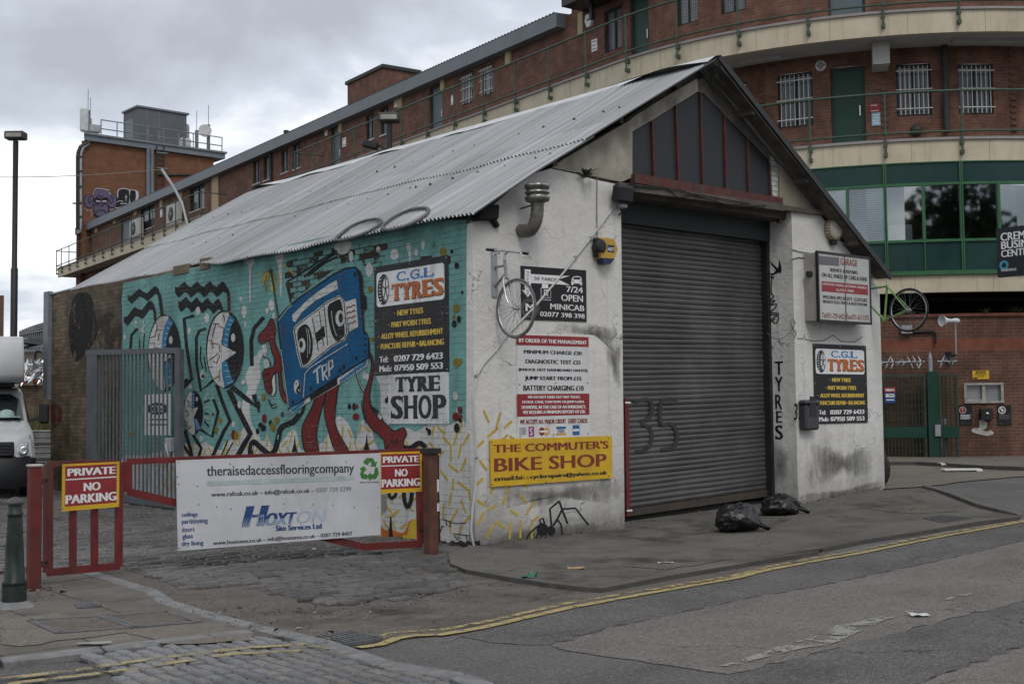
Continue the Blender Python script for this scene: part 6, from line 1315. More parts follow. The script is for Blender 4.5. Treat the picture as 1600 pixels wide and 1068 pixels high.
mb = MB(); a0 = fhit('O', 560, 15, .3)[0]; z_ = fhit('O', 640, 8, .4)[1]; fbox(mb, a0, a0 + 3.2, .35, 1.3, z_, z_ + .4, M_BLACKM); mb.bar(fac(a0 + .8, .8, z_ - .5), fac(a0 + .8, .8, z_), .1, .1, M_BLACKM); mb.build('canopy', BC)
for (sa, sb), lv in (((s_tb0, s_tb1), 't'), ((s_r0 - .2, S_R), 't'), ((-14, S_R), 'm')):
    Z, zb = (ZT, zb_t) if lv == 't' else (ZM, zb_m)
    mb = MB(); fbox(mb, sa, sb, 0, .14, zb, Z - .06, M_CREAM); band = mb.build('parapet_band', BC)
    mb = MB(); fbox(mb, sa - .02, sb + .02, -.05, .2, Z - .06, Z, M_COPE); mb.build('coping', band)
    mb = MB(); fbox(mb, sa + .01, sb - .01, .141, OFW - .001, zb + .03, zb + .22, M_SOFF); mb.build('walkway_slab', BC)
    mb = MB(); ftube(mb, sa, sb, -.10, Z + 1.05, .028, M_RAIL); ftube(mb, sa, sb, -.10, Z + .12, .024, M_RAIL)
    if sa == s_tb0 or sa == s_r0 - .2:
        for z_ in (1.05, .12): mb.tube([fac(sa, -.1, Z + z_), fac(sa, 1.2, Z + z_)], .026, M_RAIL, 6)
    if sa == s_tb0:
        for z_ in (1.05, .12): mb.tube([fac(sb, -.1, Z + z_), fac(sb, 1.2, Z + z_)], .026, M_RAIL, 6)
    rail = mb.build('railing', BC)
    sp0 = fhit('N', 783, 100, -.1)[0] if lv == 't' else fhit('N', 797, 800, -.1)[0]; stp = (fhit('N', 1208, 100, -.1)[0] - fhit('N', 783, 100, -.1)[0])
    k0 = math.ceil((sa - sp0)/stp); ss = [sp0 + stp*k for k in range(k0, int((sb - sp0)/stp) + 1)]
    if sa == s_tb0: ss = [sa + .05] + ss
    if sa == s_r0 - .2: ss = [sa + .05] + ss
    for s in ss:
        mb = MB(); mb.tube([fac(s, -.1, Z - .42), fac(s, -.1, Z + 1.06)], .026, M_RAIL, 6); n = fn(s); tdir = V((-n.y, n.x, 0))
        mb.obox(fac(s, -.06, Z - .36), n*.06, tdir*.04, up*.045, M_RAIL); mb.obox(fac(s, -.06, Z - .14), n*.06, tdir*.04, up*.04, M_RAIL)
        for z_ in (1.05, .12): mb.lathe([(.034, -.04), (.04, -.02), (.04, .02), (.034, .04)], fac(s, -.1, Z + z_), M_RAIL, 8)
        mb.build('railing_post', rail)
for a, b, c, d, kind in win:
    o = OFW + .10
    if kind in ('door', 'gdoor'):
        mb = MB(); fbox(mb, a + .05, b - .05, o, o + .04, c, d - .05, M_DOOR if kind == 'door' else M_GRYD); dr = mb.build('door', BC)
        mb = MB(); fbox(mb, a, a + .06, o - .03, o + .05, c, d, M_FRM); fbox(mb, b - .06, b, o - .03, o + .05, c, d, M_FRM); fbox(mb, a, b, o - .025, o + .05, d - .06, d, M_FRM); mb.build('frame', dr)
        mb = MB(); mb.bar(fac(b - .14, o - .03, c + .95), fac(b - .14, o - .03, c + 1.2), .03, .03, M_CHROME); mb.build('handle', dr)
    else:
        mb = MB(); e_ = .05
        for q in ((a, b, d - e_, d), (a, b, c, c + e_)): fbox(mb, q[0], q[1], o - .03, o + .05, q[2], q[3], M_FRM)
        for q in ((a, a + e_), (b - e_, b), ((a + b)/2 - .02, (a + b)/2 + .02)): fbox(mb, q[0], q[1], o - .025, o + .05, c + e_, d - e_, M_FRM)
        wn_ = mb.build('window', BC)
        mb = MB(); fbox(mb, a + .01, b - .01, o + .02, o + .03, c + .01, d - .01, M_PANEL_L if kind == 'pale' else M_PANE); mb.build('pane', wn_)
        if kind == 'bars':
            mb = MB()
            for k in range(7): s = a + (b - a)*(.11 + .78*k/6); mb.tube([fac(s, OFW - .05, c + .02), fac(s, OFW - .05, d - .06)], .011, M_BARW, 5)
            for z_ in (.13, .5, .86): mb.tube([fac(a - .01, OFW - .07, c + (d - c)*z_), fac(b + .01, OFW - .07, c + (d - c)*z_)], .016, M_BARW, 5)
            mb.build('security_bars', wn_)
        elif kind == 'pale' and (b - a) > .7 and a > -6:
            mb = MB()
            for k in range(12): s = a + (b - a)*(k + .5)/12; mb.bar(fac(s, OFW + .02, c), fac(s, OFW + .02, d), .006, .006, M_FRM)
            for k in range(14): z_ = c + (d - c)*(k + .5)/14; mb.bar(fac(a, OFW + .02, z_), fac(b, OFW + .02, z_), .006, .006, M_FRM)
            mb.build('mesh_guard', wn_)
        else:
            mb = MB(); fbox(mb, a - .04, b + .04, OFW - .04, OFW + .1, c - .06, c, M_SOFF); mb.build('sill', wn_)
def pilaster(r, x0, y0, x1, y1, m=M_PILAS, th=.08, name='pilaster'):
    a, d = fhit(r, x0, y0, OFW); b, c = fhit(r, x1, y1, OFW); mb = MB(); fbox(mb, min(a, b), max(a, b), OFW - th, OFW, min(c, d), max(c, d), m); mb.build(name, BC)
for q in ((658,72,683,168),(294,232,320,316)): pilaster('O', *q)
for q in ((1124,90,1148,165),(805,225,820,300),(1358,0,1378,70)): pilaster('P', *q)
for q in ((458,680,468,710),(546,632,556,668),(645,600,656,628),(768,545,779,590),(862,505,873,545)): pilaster('A', *q)
pilaster('A', 1014, 448, 1044, 612, M_BOARD, .05, 'boarded_window')
# toothed brick piers, drainpipes, concrete corbel
mb = MB(); a, d = fhit('N', 1107, 262, OFW); b, c = fhit('N', 1140, 740, OFW); mb.tube([fac((a + b)/2, OFW - .1, c), fac((a + b)/2, OFW - .1, d)], .075, M_FRM, 10); mb.build('drainpipe', BC)
mb = MB(); a, d = fhit('P', 437, 375, OFW); mb.tube([fac(a, OFW - .08, zg - 2.2), fac(a, OFW - .08, zg)], .06, M_FRM, 8); mb.build('drainpipe', BC)
mb = MB(); a, d = fhit('N', 722, 212, .5); b, c = fhit('N', 822, 380, .5); fbox(mb, a, b, .5, OFW, c + .12, zb_t + .03, M_SOFF); mb.build('corbel', BC)
for x0, y0, x1, y1 in ((-10, 365, 215, 312), (1165, 240, 1545, 236)):
    p, q = fhit('N', x0, y0, .7)[0], fhit('N', x1, y1, .7)[0]; mb = MB(); fbox(mb, p, q, .62, .78, zb_t - .07, zb_t + .03, M_SOFF); mb.build('strip_light', BC)
mb = MB(); s, z_ = fhit('N', 437, 368, OFW); mb.lathe([(.13, 0), (.13, .05), (.11, .06), (.001, .06)], fac(s, OFW, z_), M_BARW, 16, fn(s))
for i, j in ((0, 0), (1, 1), (-1, 1), (1, -1), (-1, -1), (2, 0), (-2, 0), (0, 2), (0, -2)): n = fn(s); mb.obox(fac(s, OFW - .062, z_) + V((-n.y, n.x, 0))*(.038*i) + up*(.038*j), V((-n.y, n.x, 0))*.018, up*.018, n*.003, M_BLK)
mb.build('wall_vent', None, 'round white perforated vent beside the green door on the middle walkway', 'vent')
mb = MB(); s, z_ = fhit('N', 965, 728, OFW); mb.lathe([(.14, 0), (.14, .1), (.12, .14), (.06, .2), (.001, .2)], fac(s, OFW, z_), M_FRM, 14, fn(s)); mb.build('flue_outlet', None, 'round grey flue outlet low under the barred window on the middle walkway', 'flue')
def notice(r, x0, y0, x1, y1, m, label, off=None, lines=3, lm=None, name='notice', cat='notice', hdr=None):
    off = OFW if off is None else off
    a, d = fhit(r, x0, y0, off); b, c = fhit(r, x1, y1, off); mb = MB(); fbox(mb, a, b, off - .02, off - .001, c, d, m); P_ = fac(a, off - .021, c); Q_ = fac(b, off - .021, c); u_ = (Q_ - P_); n = fn((a + b)/2); pl = Plane(P_, u_, n); w_, h_ = u_.length, d - c
    if hdr: mb.face([pl.pt(0, h_*.66, .001), pl.pt(w_, h_*.66, .001), pl.pt(w_, h_, .001), pl.pt(0, h_, .001)], hdr)
    for k in range(lines): z_ = h_*(.16 + .62*k/max(1, lines - 1)) if lines > 1 else h_*.5; mb.face([pl.pt(w_*.15, z_, .002), pl.pt(w_*(.85 - .1*(k % 2)), z_, .002), pl.pt(w_*(.85 - .1*(k % 2)), z_ + h_*.07, .002), pl.pt(w_*.15, z_ + h_*.07, .002)], lm or S_TXT)
    mb.build(name, None, label, cat); return pl, w_, h_
notice('N', 705, 580, 765, 625, S_RED, 'small red notice right of the green door on the middle walkway', None, 2, S_LW)
notice('N', 718, 630, 768, 698, plain('pale blue paper', (.28, .42, .5), .6), 'pale blue notice below the red one by the green walkway door', None, 4, S_LW)
notice('O', 720, 203, 748, 252, S_LW, 'white notice with dark marks on the top walkway wall left of the window', None, 3, S_TXT)
notice('P', 1100, 128, 1117, 163, S_LW, 'small white box on the top walkway wall between two pale windows and a grey door', None, 1, S_GRY, 'wall_box', 'wall box')
notice('P', 1410, 105, 1422, 150, S_LW, 'narrow white notice on the wall right of the grey door on the top walkway', None, 2, S_GRY)
notice('P', 820, 335, 838, 376, S_LW, 'white notice with two dark squares beside the farther grey walkway door', None, 2, S_TXT)
notice('P', 724, 284, 737, 318, S_LW, 'white wall box left of the farther grey walkway door', None, 1, S_GRY, 'wall_box', 'wall box')
notice('A', 765, 604, 775, 636, S_LW, 'white notice on the far walkway wall between the air conditioning units', None, 2, S_GRY)
s, z_ = fhit('O', 713, 102, OFW); n = fn(s); tdir = V((-n.y, n.x, 0)); mb = MB(); mb.prism(Plane(fac(s, OFW, z_), tdir, n), [(-.12, .16), (.12, .16), (.17, .0), (.08, -.2), (-.08, -.2), (-.17, .0)], 0, .09, S_LW); mb.face([fac(s, OFW - .092, z_) + tdir*i*.07 + up*j*.03 for i, j in ((-1, -1), (1, -1), (1, 1), (-1, 1))], S_GRY); mb.build('alarm_box', None, 'white alarm box high on the top walkway wall by the gutter end', 'alarm box')
# air conditioning units
for (x0, y0, x1, y1), lb in (((618, 656, 662, 728), 'white air conditioning unit on the far walkway, left one of two'), ((793, 582, 845, 664), 'white air conditioning unit on the far walkway behind the leaning pole')):
    a, d = fhit('A', x0, y0, .85); b, c = fhit('A', x1, y1, .85); cs = (a + b)/2; rt_ = thing('air_conditioner', fac(cs, 1.0, c), lb, 'air conditioner', 'air conditioning units on the far walkway'); c_ = plain('off white casing', (.36, .36, .34), .5, .1, 3)
    mb = MB(); fbox(mb, a, b, .85, 1.1, c, d, c_); mb.build('casing', rt_)
    mb = MB(); wd = (b - a); cc = fac(a + wd*.42, .845, (c + d)/2); mb.lathe([(.001, .01), (min(.34, wd*.36), .012), (min(.37, wd*.39), .0)], cc, M_FRM, 18, fn(cs)); mb.lathe([(.001, .02), (.07, .02), (.07, .012)], cc, c_, 10, fn(cs)); mb.build('fan_grille', rt_)
# green curtain wall on the first floor
fz = lambda x, y: fhit('Q', x, y, -.02)[1]
z_a, z_b, z_c, z_d, z_e = fz(600, 122), fz(600, 240), fz(600, 555), fz(600, 722), fz(600, 745)
s_c0 = -6.0; s_m = fhit('Q', 790, 300, -.02)[0]; st_c = fhit('Q', 790, 300, -.02)[0] - fhit('Q', 366, 300, -.02)[0]
def mat_glass():
    t = NT('reflecting window glass'); t.done((.02, .02, .02), .03)
    g = t.n('ShaderNodeBsdfGlossy', {'Color': (.85, .9, .92), 'Roughness': .03}); tr = t.n('ShaderNodeBsdfTransparent', {'Color': (.85, .88, .88)}); fr = t.n('ShaderNodeFresnel', {'IOR': 1.5}); ms = t.n('ShaderNodeMixShader')
    t.L.new(t.math('ADD', fr.outputs[0], .13), ms.inputs[0]); t.L.new(tr.outputs[0], ms.inputs[1]); t.L.new(g.outputs[0], ms.inputs[2]); t.L.new(ms.outputs[0], t.out.inputs[0]); return t.m
M_GLS = mat_glass(); M_BLIND = plain('white blind slats', (.62, .64, .65), .6, .08, 3)
CW = []
k0 = math.ceil((s_c0 - s_m)/st_c); ms_ = [s_m + st_c*k for k in range(k0, int((S_R - s_m)/st_c) + 1)]
mb = MB(); fbox(mb, s_c0, S_R, -.03, .3, z_a, zb_m - .004, M_GFR); fbox(mb, s_c0, S_R, -.045, .05, z_b - .03, z_b + .03, M_GFR); fbox(mb, s_c0, S_R, -.045, .05, z_c - .03, z_c + .03, M_GFR); fbox(mb, s_c0, S_R, -.05, .3, z_e, z_d, M_GFR)
for s in ms_: fbox(mb, s - .035, s - .008, -.055, .05, z_d, z_a, M_GFR); fbox(mb, s + .008, s + .035, -.055, .05, z_d, z_a, M_GFR); fbox(mb, s - .008, s + .008, -.02, .05, z_d, z_a, M_FRM); fbox(mb, s + st_c/2 - .03, s + st_c/2 + .03, -.05, .04, z_c + .03, z_b - .03, M_GFR); fbox(mb, s + st_c/2 - .012, s + st_c/2 + .012, -.04, .04, z_d, z_c - .03, M_GFR)
cwall = mb.build('green_glazing_frame', BC)
mb = MB(); fbox(mb, s_c0, S_R, .0, .02, z_b, z_a, M_GPN); fbox(mb, s_c0, S_R, .0, .02, z_d, z_c, M_GPN); mb.build('panel', cwall)
for i, s in enumerate(ms_[:-1]):
    for h_ in (0, 1):
        a, b = s + .036 + h_*(st_c/2), s + st_c/2 - .031 + h_*(st_c/2 - .004)
        mb = MB(); fbox(mb, a, b, .005, .012, z_c + .03, z_b - .03, M_GLS); mb.build('pane', cwall)
mb = MB(); fbox(mb, s_c0, S_R, 2.8, 2.9, z_e, z_a, plain('dim office wall', (.03, .031, .034), .9)); fbox(mb, s_c0, S_R, .3, 2.8, z_e - .02, z_e + .02, M_SOFF); fbox(mb, s_c0, S_R, .31, 2.8, z_a + .02, z_a + .06, M_SOFF); mb.build('office_interior', BC)
s_bl = fhit('Q', 366, 400, -.02)[0]
for k, (a, b) in enumerate(((s_bl - st_c + .05, s_bl - st_c/2 - .05), (s_bl - st_c/2 + .05, s_bl - .05), (s_bl - 2*st_c + .05, s_bl - 1.5*st_c - .05))):
    mb = MB()
    for j in range(24): z_ = z_c + .06 + (z_b - z_c - .1)*j/23; mb.face([fac(a, .10, z_), fac(b, .10, z_), fac(b, .13, z_ + .045), fac(a, .13, z_ + .045)], M_BLIND)
    mb.build('window_blind', cwall)
mb = MB(); a, b = s_bl + .1, s_bl + .62; fbox(mb, a, b, .25, .35, z_c, z_c + .42, S_LW); mb.build('white_board', None, 'white board standing inside the green framed window right of the blinds', 'board')
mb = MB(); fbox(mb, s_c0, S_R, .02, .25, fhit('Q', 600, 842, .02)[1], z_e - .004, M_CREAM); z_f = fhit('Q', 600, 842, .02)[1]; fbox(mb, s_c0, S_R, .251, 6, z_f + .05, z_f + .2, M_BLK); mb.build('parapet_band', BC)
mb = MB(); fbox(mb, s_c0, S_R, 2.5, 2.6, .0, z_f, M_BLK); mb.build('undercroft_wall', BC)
# chimney and tower
mb = MB(); a, d = fhit('P', 845, 45, 3); b = fhit('P', 1040, 44, 3)[0]; fbox(mb, a, b, 3, 4.6, d - 4, d, M_BRK); fbox(mb, a - .08, b + .08, 2.92, 4.7, d + .003, d + .14, M_FRM); mb.build('chimney', BC)
mb = MB(); p = fhit('P', 512, 292, 1.6); mb.tube([fac(p[0], 1.6, p[1] - .7), fac(p[0], 1.6, p[1])], .12, M_FRM, 8); mb.build('roof_vent', BC)
TY = fac(s_end, 0, 0).y - 2.0; TP = Plane((0, TY, 0), (1, 0, 0), (0, -1, 0)); ts = lambda x, y, o=0: TP.pt(*TP.sight('l', x, y, o), o)
TW = thing('brick_tower', (26, TY + 4, 0), 'red brick stair tower with plant room, masts and a painted monkey face', 'tower')
xl, xr = ts(92, 600).x, ts(1195, 470).x; zt = (ts(160, 340).z + ts(1100, 440).z)/2
bk_ = (xl - CAM.x)/(TY - CAM.y)*9 + .3; ft_ = lambda x0, x1, z0, z1, m, dy=0: mb.prism(Plane((0, 0, 0), (1, 0, 0), (0, 0, 1), (0, 1, 0)), [(x0, TY - dy), (x1, TY - dy), (x1, TY + 9), (x0 + bk_, TY + 9)], z0, z1, m)
mb = MB(); ft_(xl, xr, -.1, zt, M_BRK3); mb.build('wall', TW)
mb = MB(); ztop = (ts(170, 300).z + ts(1190, 405).z)/2; ft_(xl + .1, xr + .7, zt + .002, ztop, M_FASC, .25); ft_(xl - .0, xr + .8, ztop + .003, ztop + .12, M_STEEL, .35); parap = mb.build('roof_parapet', TW)
PR = Plane((0, TY + 2.5, 0), (1, 0, 0), (0, -1, 0)); p0 = PR.sight('l', 562, 48); p1 = PR.sight('l', 970, 97); p2 = ts(445, 110)
xa, xb, zc_ = p0[0], p1[0], (p0[1] + p1[1])/2
mb = MB(); M_PLANT = plain('dark grey cladding', (.10, .108, .115), .6, .2, .7); mb.box((xa, TY + 2.5, ztop), (xb, TY + 4.7, zc_), M_PLANT); mb.box((xa - .1, TY + 2.4, zc_ + .003), (xb + .15, TY + 4.8, zc_ + .12), M_FASC); cabn = mb.build('plant_room', TW)
mb = MB(); mb.box((xa - .03, TY + 3.2, ztop), (xa - .001, TY + 4.3, ztop + 2.3), M_FASC); mb.build('door', cabn)
mb = MB(); mb.box((xb, TY + 3.2, ztop + 1.2), (xb + .6, TY + 4.6, zc_ - .4), M_GALV, .1); mb.build('vent_hood', cabn)
mb = MB()
for zz_ in (.55, 1.1): mb.tube([V((xl + 1.2, TY, ztop + zz_)), V((xr + .6, TY, ztop + zz_))], .035, M_STEEL, 5)
for k in range(9): x_ = xl + 1.2 + (xr - xl - .6)*k/8; mb.tube([V((x_, TY, ztop)), V((x_, TY, ztop + 1.12))], .035, M_STEEL, 5)
mb.build('railing', TW)
def mast(x, y0, y1, r_, m, d=.6):
    q0, q1 = ts(x, y0), ts(x, y1); mb = MB(); mb.tube([V((q0.x, TY + d, ztop)), V((q0.x, TY + d, q1.z))], r_, m, 8); mb.tube([V((q0.x, TY + d, q1.z)), V((q0.x, TY + d, q1.z + 1.3))], .02, M_STEEL, 4); return mb
for x, y1, r_ in ((178, 50, .13), (1188, 172, .12), (1090, 220, .12), (197, 120, .09), (775, 230, .08), (676, 215, .08), (985, 280, .09)): mast(x, 300, y1, r_, M_STEEL).build('antenna_mast', TW)
mb = MB(); q0, q1 = ts(142, 295), ts(142, 35); mb.box((q0.x - .28, TY + .3, ztop + .3), (q0.x + .22, TY + .6, q1.z), plain('antenna panel', (.5, .54, .55), .4), .1); mb.build('antenna_panel', TW)
mb = MB(); q0 = ts(1010, 360); q1 = ts(1010, 280); mb.box((q0.x - .3, TY + .8, ztop), (q0.x + .4, TY + 1.2, q1.z), plain('pale cabinet', (.5, .52, .52), .5), .05); mb.build('antenna_panel', TW)
mb = MB(); q0 = ts(1152, 228); mb.lathe([(.001, 0), (.35, .05), (.42, .12), (.42, .16)], V((q0.x, TY + .5, q0.z)), plain('dish', (.5, .5, .5), .5), 16, (-.4, -1, 0)); mb.build('dish', TW)
mb = MB(); q0, q1 = ts(232, 235), ts(232, 170); mb.box((q0.x - .4, TY + .5, q0.z), (q0.x + .4, TY + .9, q1.z), plain('equipment box', (.35, .36, .37), .5), .04); mb.build('equipment_box', TW)
mb = MB()
for x in (648, 682): mb.tube([ts(x, 365, .15), ts(x, 800, .15)], .13, M_FASC, 8)
mb.build('drainpipe', TW)
mb = MB()
for x in (722, 782): mb.tube([ts(x, 365, .3), ts(x, 720, .3)], .05, M_FRM, 5)
for y in range(400, 720, 40): mb.tube([ts(722, y, .3), ts(782, y + 4, .3)], .035, M_FRM, 5)
for y in (420, 548): mb.tube([ts(722, y, .3), ts(722, y, 1.0), ts(812, y + 6, 1.0), ts(812, y + 6, .3)], .05, M_STEEL, 5)
mb.build('ladder', TW)
mb = MB(); mb.face([ts(722, 612, .02), ts(722, 780, .02), ts(960, 780, .02), ts(1000, 612, .02)][::1], brickm('bright brick panel', (.22, .075, .04), (.19, .065, .035), (.12, .07, .05))); mb.tube([ts(722, 606, .1), ts(1010, 604, .1)], .07, M_FRM, 6); mb.build('brick_panel', TW)
mb = MB()
for dx, r_ in ((0, .12), (22, .10)): mb.tube([ts(62 + dx, 1060, .25), ts(62 + dx, 480, .25), ts(66 + dx, 420, .25), ts(86 + dx, 370, .25), ts(130 + dx*.8, 345, .25), ts(158, 330, .25)], r_, M_BLACKM if dx == 0 else M_GALV, 6)
for y in (455, 575, 705, 840, 955): mb.bar(ts(48, y, .3), ts(100, y, .3), .12, .12, M_FRM)
mb.bar(ts(18, 842, .3), ts(70, 842, .3), .08, .08, M_FRM)
mb.build('cable_riser', TW)
# monkey face and dark letters sprayed on the tower
gm = MB(); G_P = plain('spray purple', (.10, .082, .135), .8, .15, .8); G_K = plain('spray black', (.012, .012, .014), .8, .2, .8); G_W = plain('spray white', (.45, .43, .47), .8, .15, .8)
def gf(pts, m, o, sm=0): gm.fill(TP, 'f', pts, m, o, sm)
def gst(pts, w_, m, o, sm=3): gm.stroke(TP, 'f', pts, w_, m, o, sm)
head = [(440,470),(440,330),(455,255),(480,205),(525,175),(545,195),(570,180),(605,205),(620,185),(660,205),(760,225),(705,240),(760,285),(820,330),(740,330),(735,470),(735,600),(700,700),(620,760),(540,760),(470,680),(440,600)]
gf([(x + (x - 600)*.04, y - 14) for x, y in head], G_W, .02)
for ex, er in ((360, 1), (800, -1)):
    gm.ell(TP, 'f', ex, 420, 98, 135, G_K, .03); gm.ell(TP, 'f', ex, 420, 86, 124, G_P, .04); gst([(ex + er*45,330),(ex - er*10,350),(ex - er*15,420),(ex + er*10,460),(ex + er*40,440),(ex + er*38,400),(ex + er*18,400)], 14, G_K, .05)
gf(head, G_K, .06); gf([(600 + (x - 600)*.94, 470 + (y - 470)*.95) for x, y in head], G_P, .07)
for ex in (505, 672): gm.ell(TP, 'f', ex, 400, 58, 52, G_K, .08)
gf([(488,395),(520,412),(560,410),(572,432),(500,432)], G_W, .09); gf([(612,432),(625,408),(660,412),(695,408),(688,436)], G_W, .09)
gf([(470,370),(540,385),(592,400),(640,385),(720,372),(700,340),(630,365),(590,380),(545,360),(500,330)], G_K, .10)
gst([(530,310),(560,305),(580,350)], 14, G_K, .10); gst([(640,320),(615,320),(600,360)], 14, G_K, .10)
mz = [(455,520),(490,470),(590,460),(690,470),(732,520),(735,600),(700,690),(590,720),(490,690),(450,610)]; gst(mz + mz[:1], 14, G_K, .10)
gst([(510,495),(545,500)], 16, G_K, .10, 0); gst([(600,505),(638,495)], 16, G_K, .10, 0); gst([(570,515),(580,525),(592,512)], 8, G_K, .10)
gst([(478,640),(530,600),(590,588),(660,610),(700,650)], 12, G_K, .10)
for pts in ([(350,600),(420,590),(390,660),(440,640),(390,720)], [(760,590),(830,570)], [(300,560),(340,620)]): gst(pts, 9, G_W, .03, 0)
gf([(905,360),(900,260),(925,195),(1000,172),(1100,185),(1140,215),(1145,440),(1020,520),(870,560),(860,480),(885,430),(870,380)], G_W, .02, 2); gf([(920,355),(918,265),(940,205),(1010,185),(1095,200),(1128,230),(1130,440),(1010,510),(880,545),(875,490),(905,440),(880,410),(885,350)], G_K, .03, 2)
gf([(1140,220),(1190,195),(1260,215),(1305,245),(1300,380),(1140,460)], G_W, .025, 2); gf([(1150,235),(1195,208),(1245,228),(1258,260),(1252,390),(1150,440)], G_K, .035, 2)
gst([(905,430),(960,415),(1020,430)], 12, G_W, .045); gst([(960,468),(1080,465)], 14, G_W, .045, 0); gst([(1072,300),(1070,420)], 12, G_W, .045, 0); gst([(1045,345),(1098,340)], 10, G_W, .045, 0)
gm.build('sprayed_graffiti', TW)
mb = MB(); p = ts(770, 560, .8); s, z_ = fhit('A', 898, 688, -.3); pbot = fac(s, -.3, z_); dp = (pbot - CAM).dot(fl); ptop = at_depth(*px('A', 772, 412), dp + 2); mb.tube([pbot, at_depth(*px('A', 868, 570), dp + .3), at_depth(*px('A', 825, 490), dp + 1), ptop], .065, M_GALV, 8); mb.build('leaning_pole', None, 'grey metal pole leaning from the far walkway up past the gutter', 'pole')
mb = MB(); mb.tube([ptop, *[(lambda t_: at_depth(253 - 352*t_, 265 + 10*t_ + 6*sin(pi*t_), dp + 2 - 14*t_))(t_/12) for t_ in range(1, 13)]], .02, plain('aerial wire', (.25, .23, .2), .6), 4); mb.build('overhead_wire', None, 'thin overhead wire crossing the sky in front of the brick tower', 'wire')

# ------------------------------------------------------------------ street level on the right: brick wall, green gates, signs
BW = .30
WLL = thing('brick_boundary_wall', fac(9, BW, .3), 'red brick wall with hatch window under the business building', 'wall')
zcp = fhit('M', 600, 378, BW)[1]; zso = [fhit('M', 550, y, BW)[1] for y in (478, 525)]
mb = MB(); h_ = (fhit('b', 690, 245, BW), fhit('b', 1008, 402, BW)); hole = (h_[0][0], h_[1][0], h_[1][1], h_[0][1])
M_SOLD = brickm('bright soldier course', (.22, .07, .04), (.19, .06, .036), (.12, .08, .06), .075, .225, .006)
fwall(mb, BW, 1.0, S_R, -.2, zso[1], [hole], M_BRK2, .12); fwall(mb, BW, 1.0, S_R, zso[1], zso[0], [], M_SOLD); fwall(mb, BW, 1.0, S_R, zso[0], zcp - .07, [], M_BRK2)
mb.build('wall', WLL); mb = MB(); fbox(mb, 1.0, S_R, BW - .05, BW + .30, zcp - .07, zcp, brickm('brick coping', (.17, .06, .04), (.14, .05, .035), (.10, .08, .06), .11, .3, .008)); mb.build('coping', WLL)
a, b, c, d = hole; M_TIMB = plain('weathered white timber', (.36, .34, .31), .8, .3, 9, dirt=(.16, .14, .12), dirt_amt=.7)
mb = MB(); fbox(mb, a, b, BW - .03, BW + .1, d - .05, d, M_TIMB); fbox(mb, a, b, BW - .05, BW + .1, c, c + .05, M_TIMB); fbox(mb, a, a + .06, BW - .025, BW + .1, c + .05, d - .05, M_TIMB); fbox(mb, b - .06, b, BW - .025, BW + .1, c + .05, d - .05, M_TIMB); m_ = (a + b)/2; fbox(mb, m_ - .04, m_ + .04, BW + .0, BW + .1, c + .05, d - .05, M_TIMB); fbox(mb, a + .06, m_, BW + .02, BW + .1, c + .05, c + .09, M_TIMB)
hw = mb.build('hatch_window', WLL); mb = MB(); fbox(mb, a + .05, b - .05, BW + .07, BW + .08, c + .04, d - .04, M_PANEL_L); mb.build('pane', hw)
def wall_notice(r, x0, y0, x1, y1, m, label, **k): return notice(r, x0, y0, x1, y1, m, label, BW, **k)
pl, w_, h_ = wall_notice('b', 757, 147, 890, 213, S_YBD, 'yellow warning sign above the hatch window in the brick wall', lines=0, name='warning_sign', cat='sign')
mb = MB(); mb.face([pl.pt(w_*.2, h_*.72, .003), pl.pt(w_*.8, h_*.72, .003), pl.pt(w_*.8, h_*.94, .003), pl.pt(w_*.2, h_*.94, .003)], S_TXT); mb.words(pl, 'WARNING', w_*.26, h_*.77, w_*.74, h_*.9, S_YBD, .004, .02); mb.words(pl, 'ANTI CLIMB PAINT', w_*.14, h_*.5, w_*.86, h_*.64, S_TXT, .003, .015); mb.words(pl, 'IN USE', w_*.3, h_*.28, w_*.7, h_*.42, S_TXT, .003, .015); mb.face([pl.pt(w_*q_[0], h_*q_[1], .003) for q_ in ((.04, .06), (.3, .06), (.3, .2), (.04, .2))], S_TXT)
o_ = mb.build('lettering'); adopt(o_, [o for o in bpy.data.objects if o.name == 'warning_sign'][0])
def disc(mb, pl, a, b, r0, r1, m, off, n=22):
    if r0 <= 0: mb.face([pl.pt(a + r1*cos(2*pi*k/n), b + r1*sin(2*pi*k/n), off) for k in range(n)], m)
    else:
        for k in range(n): t0, t1 = 2*pi*k/n, 2*pi*(k + 1)/n; mb.face([pl.pt(a + q*cos(t), b + q*sin(t), off) for q, t in ((r0, t0), (r1, t0), (r1, t1), (r0, t1))], m)
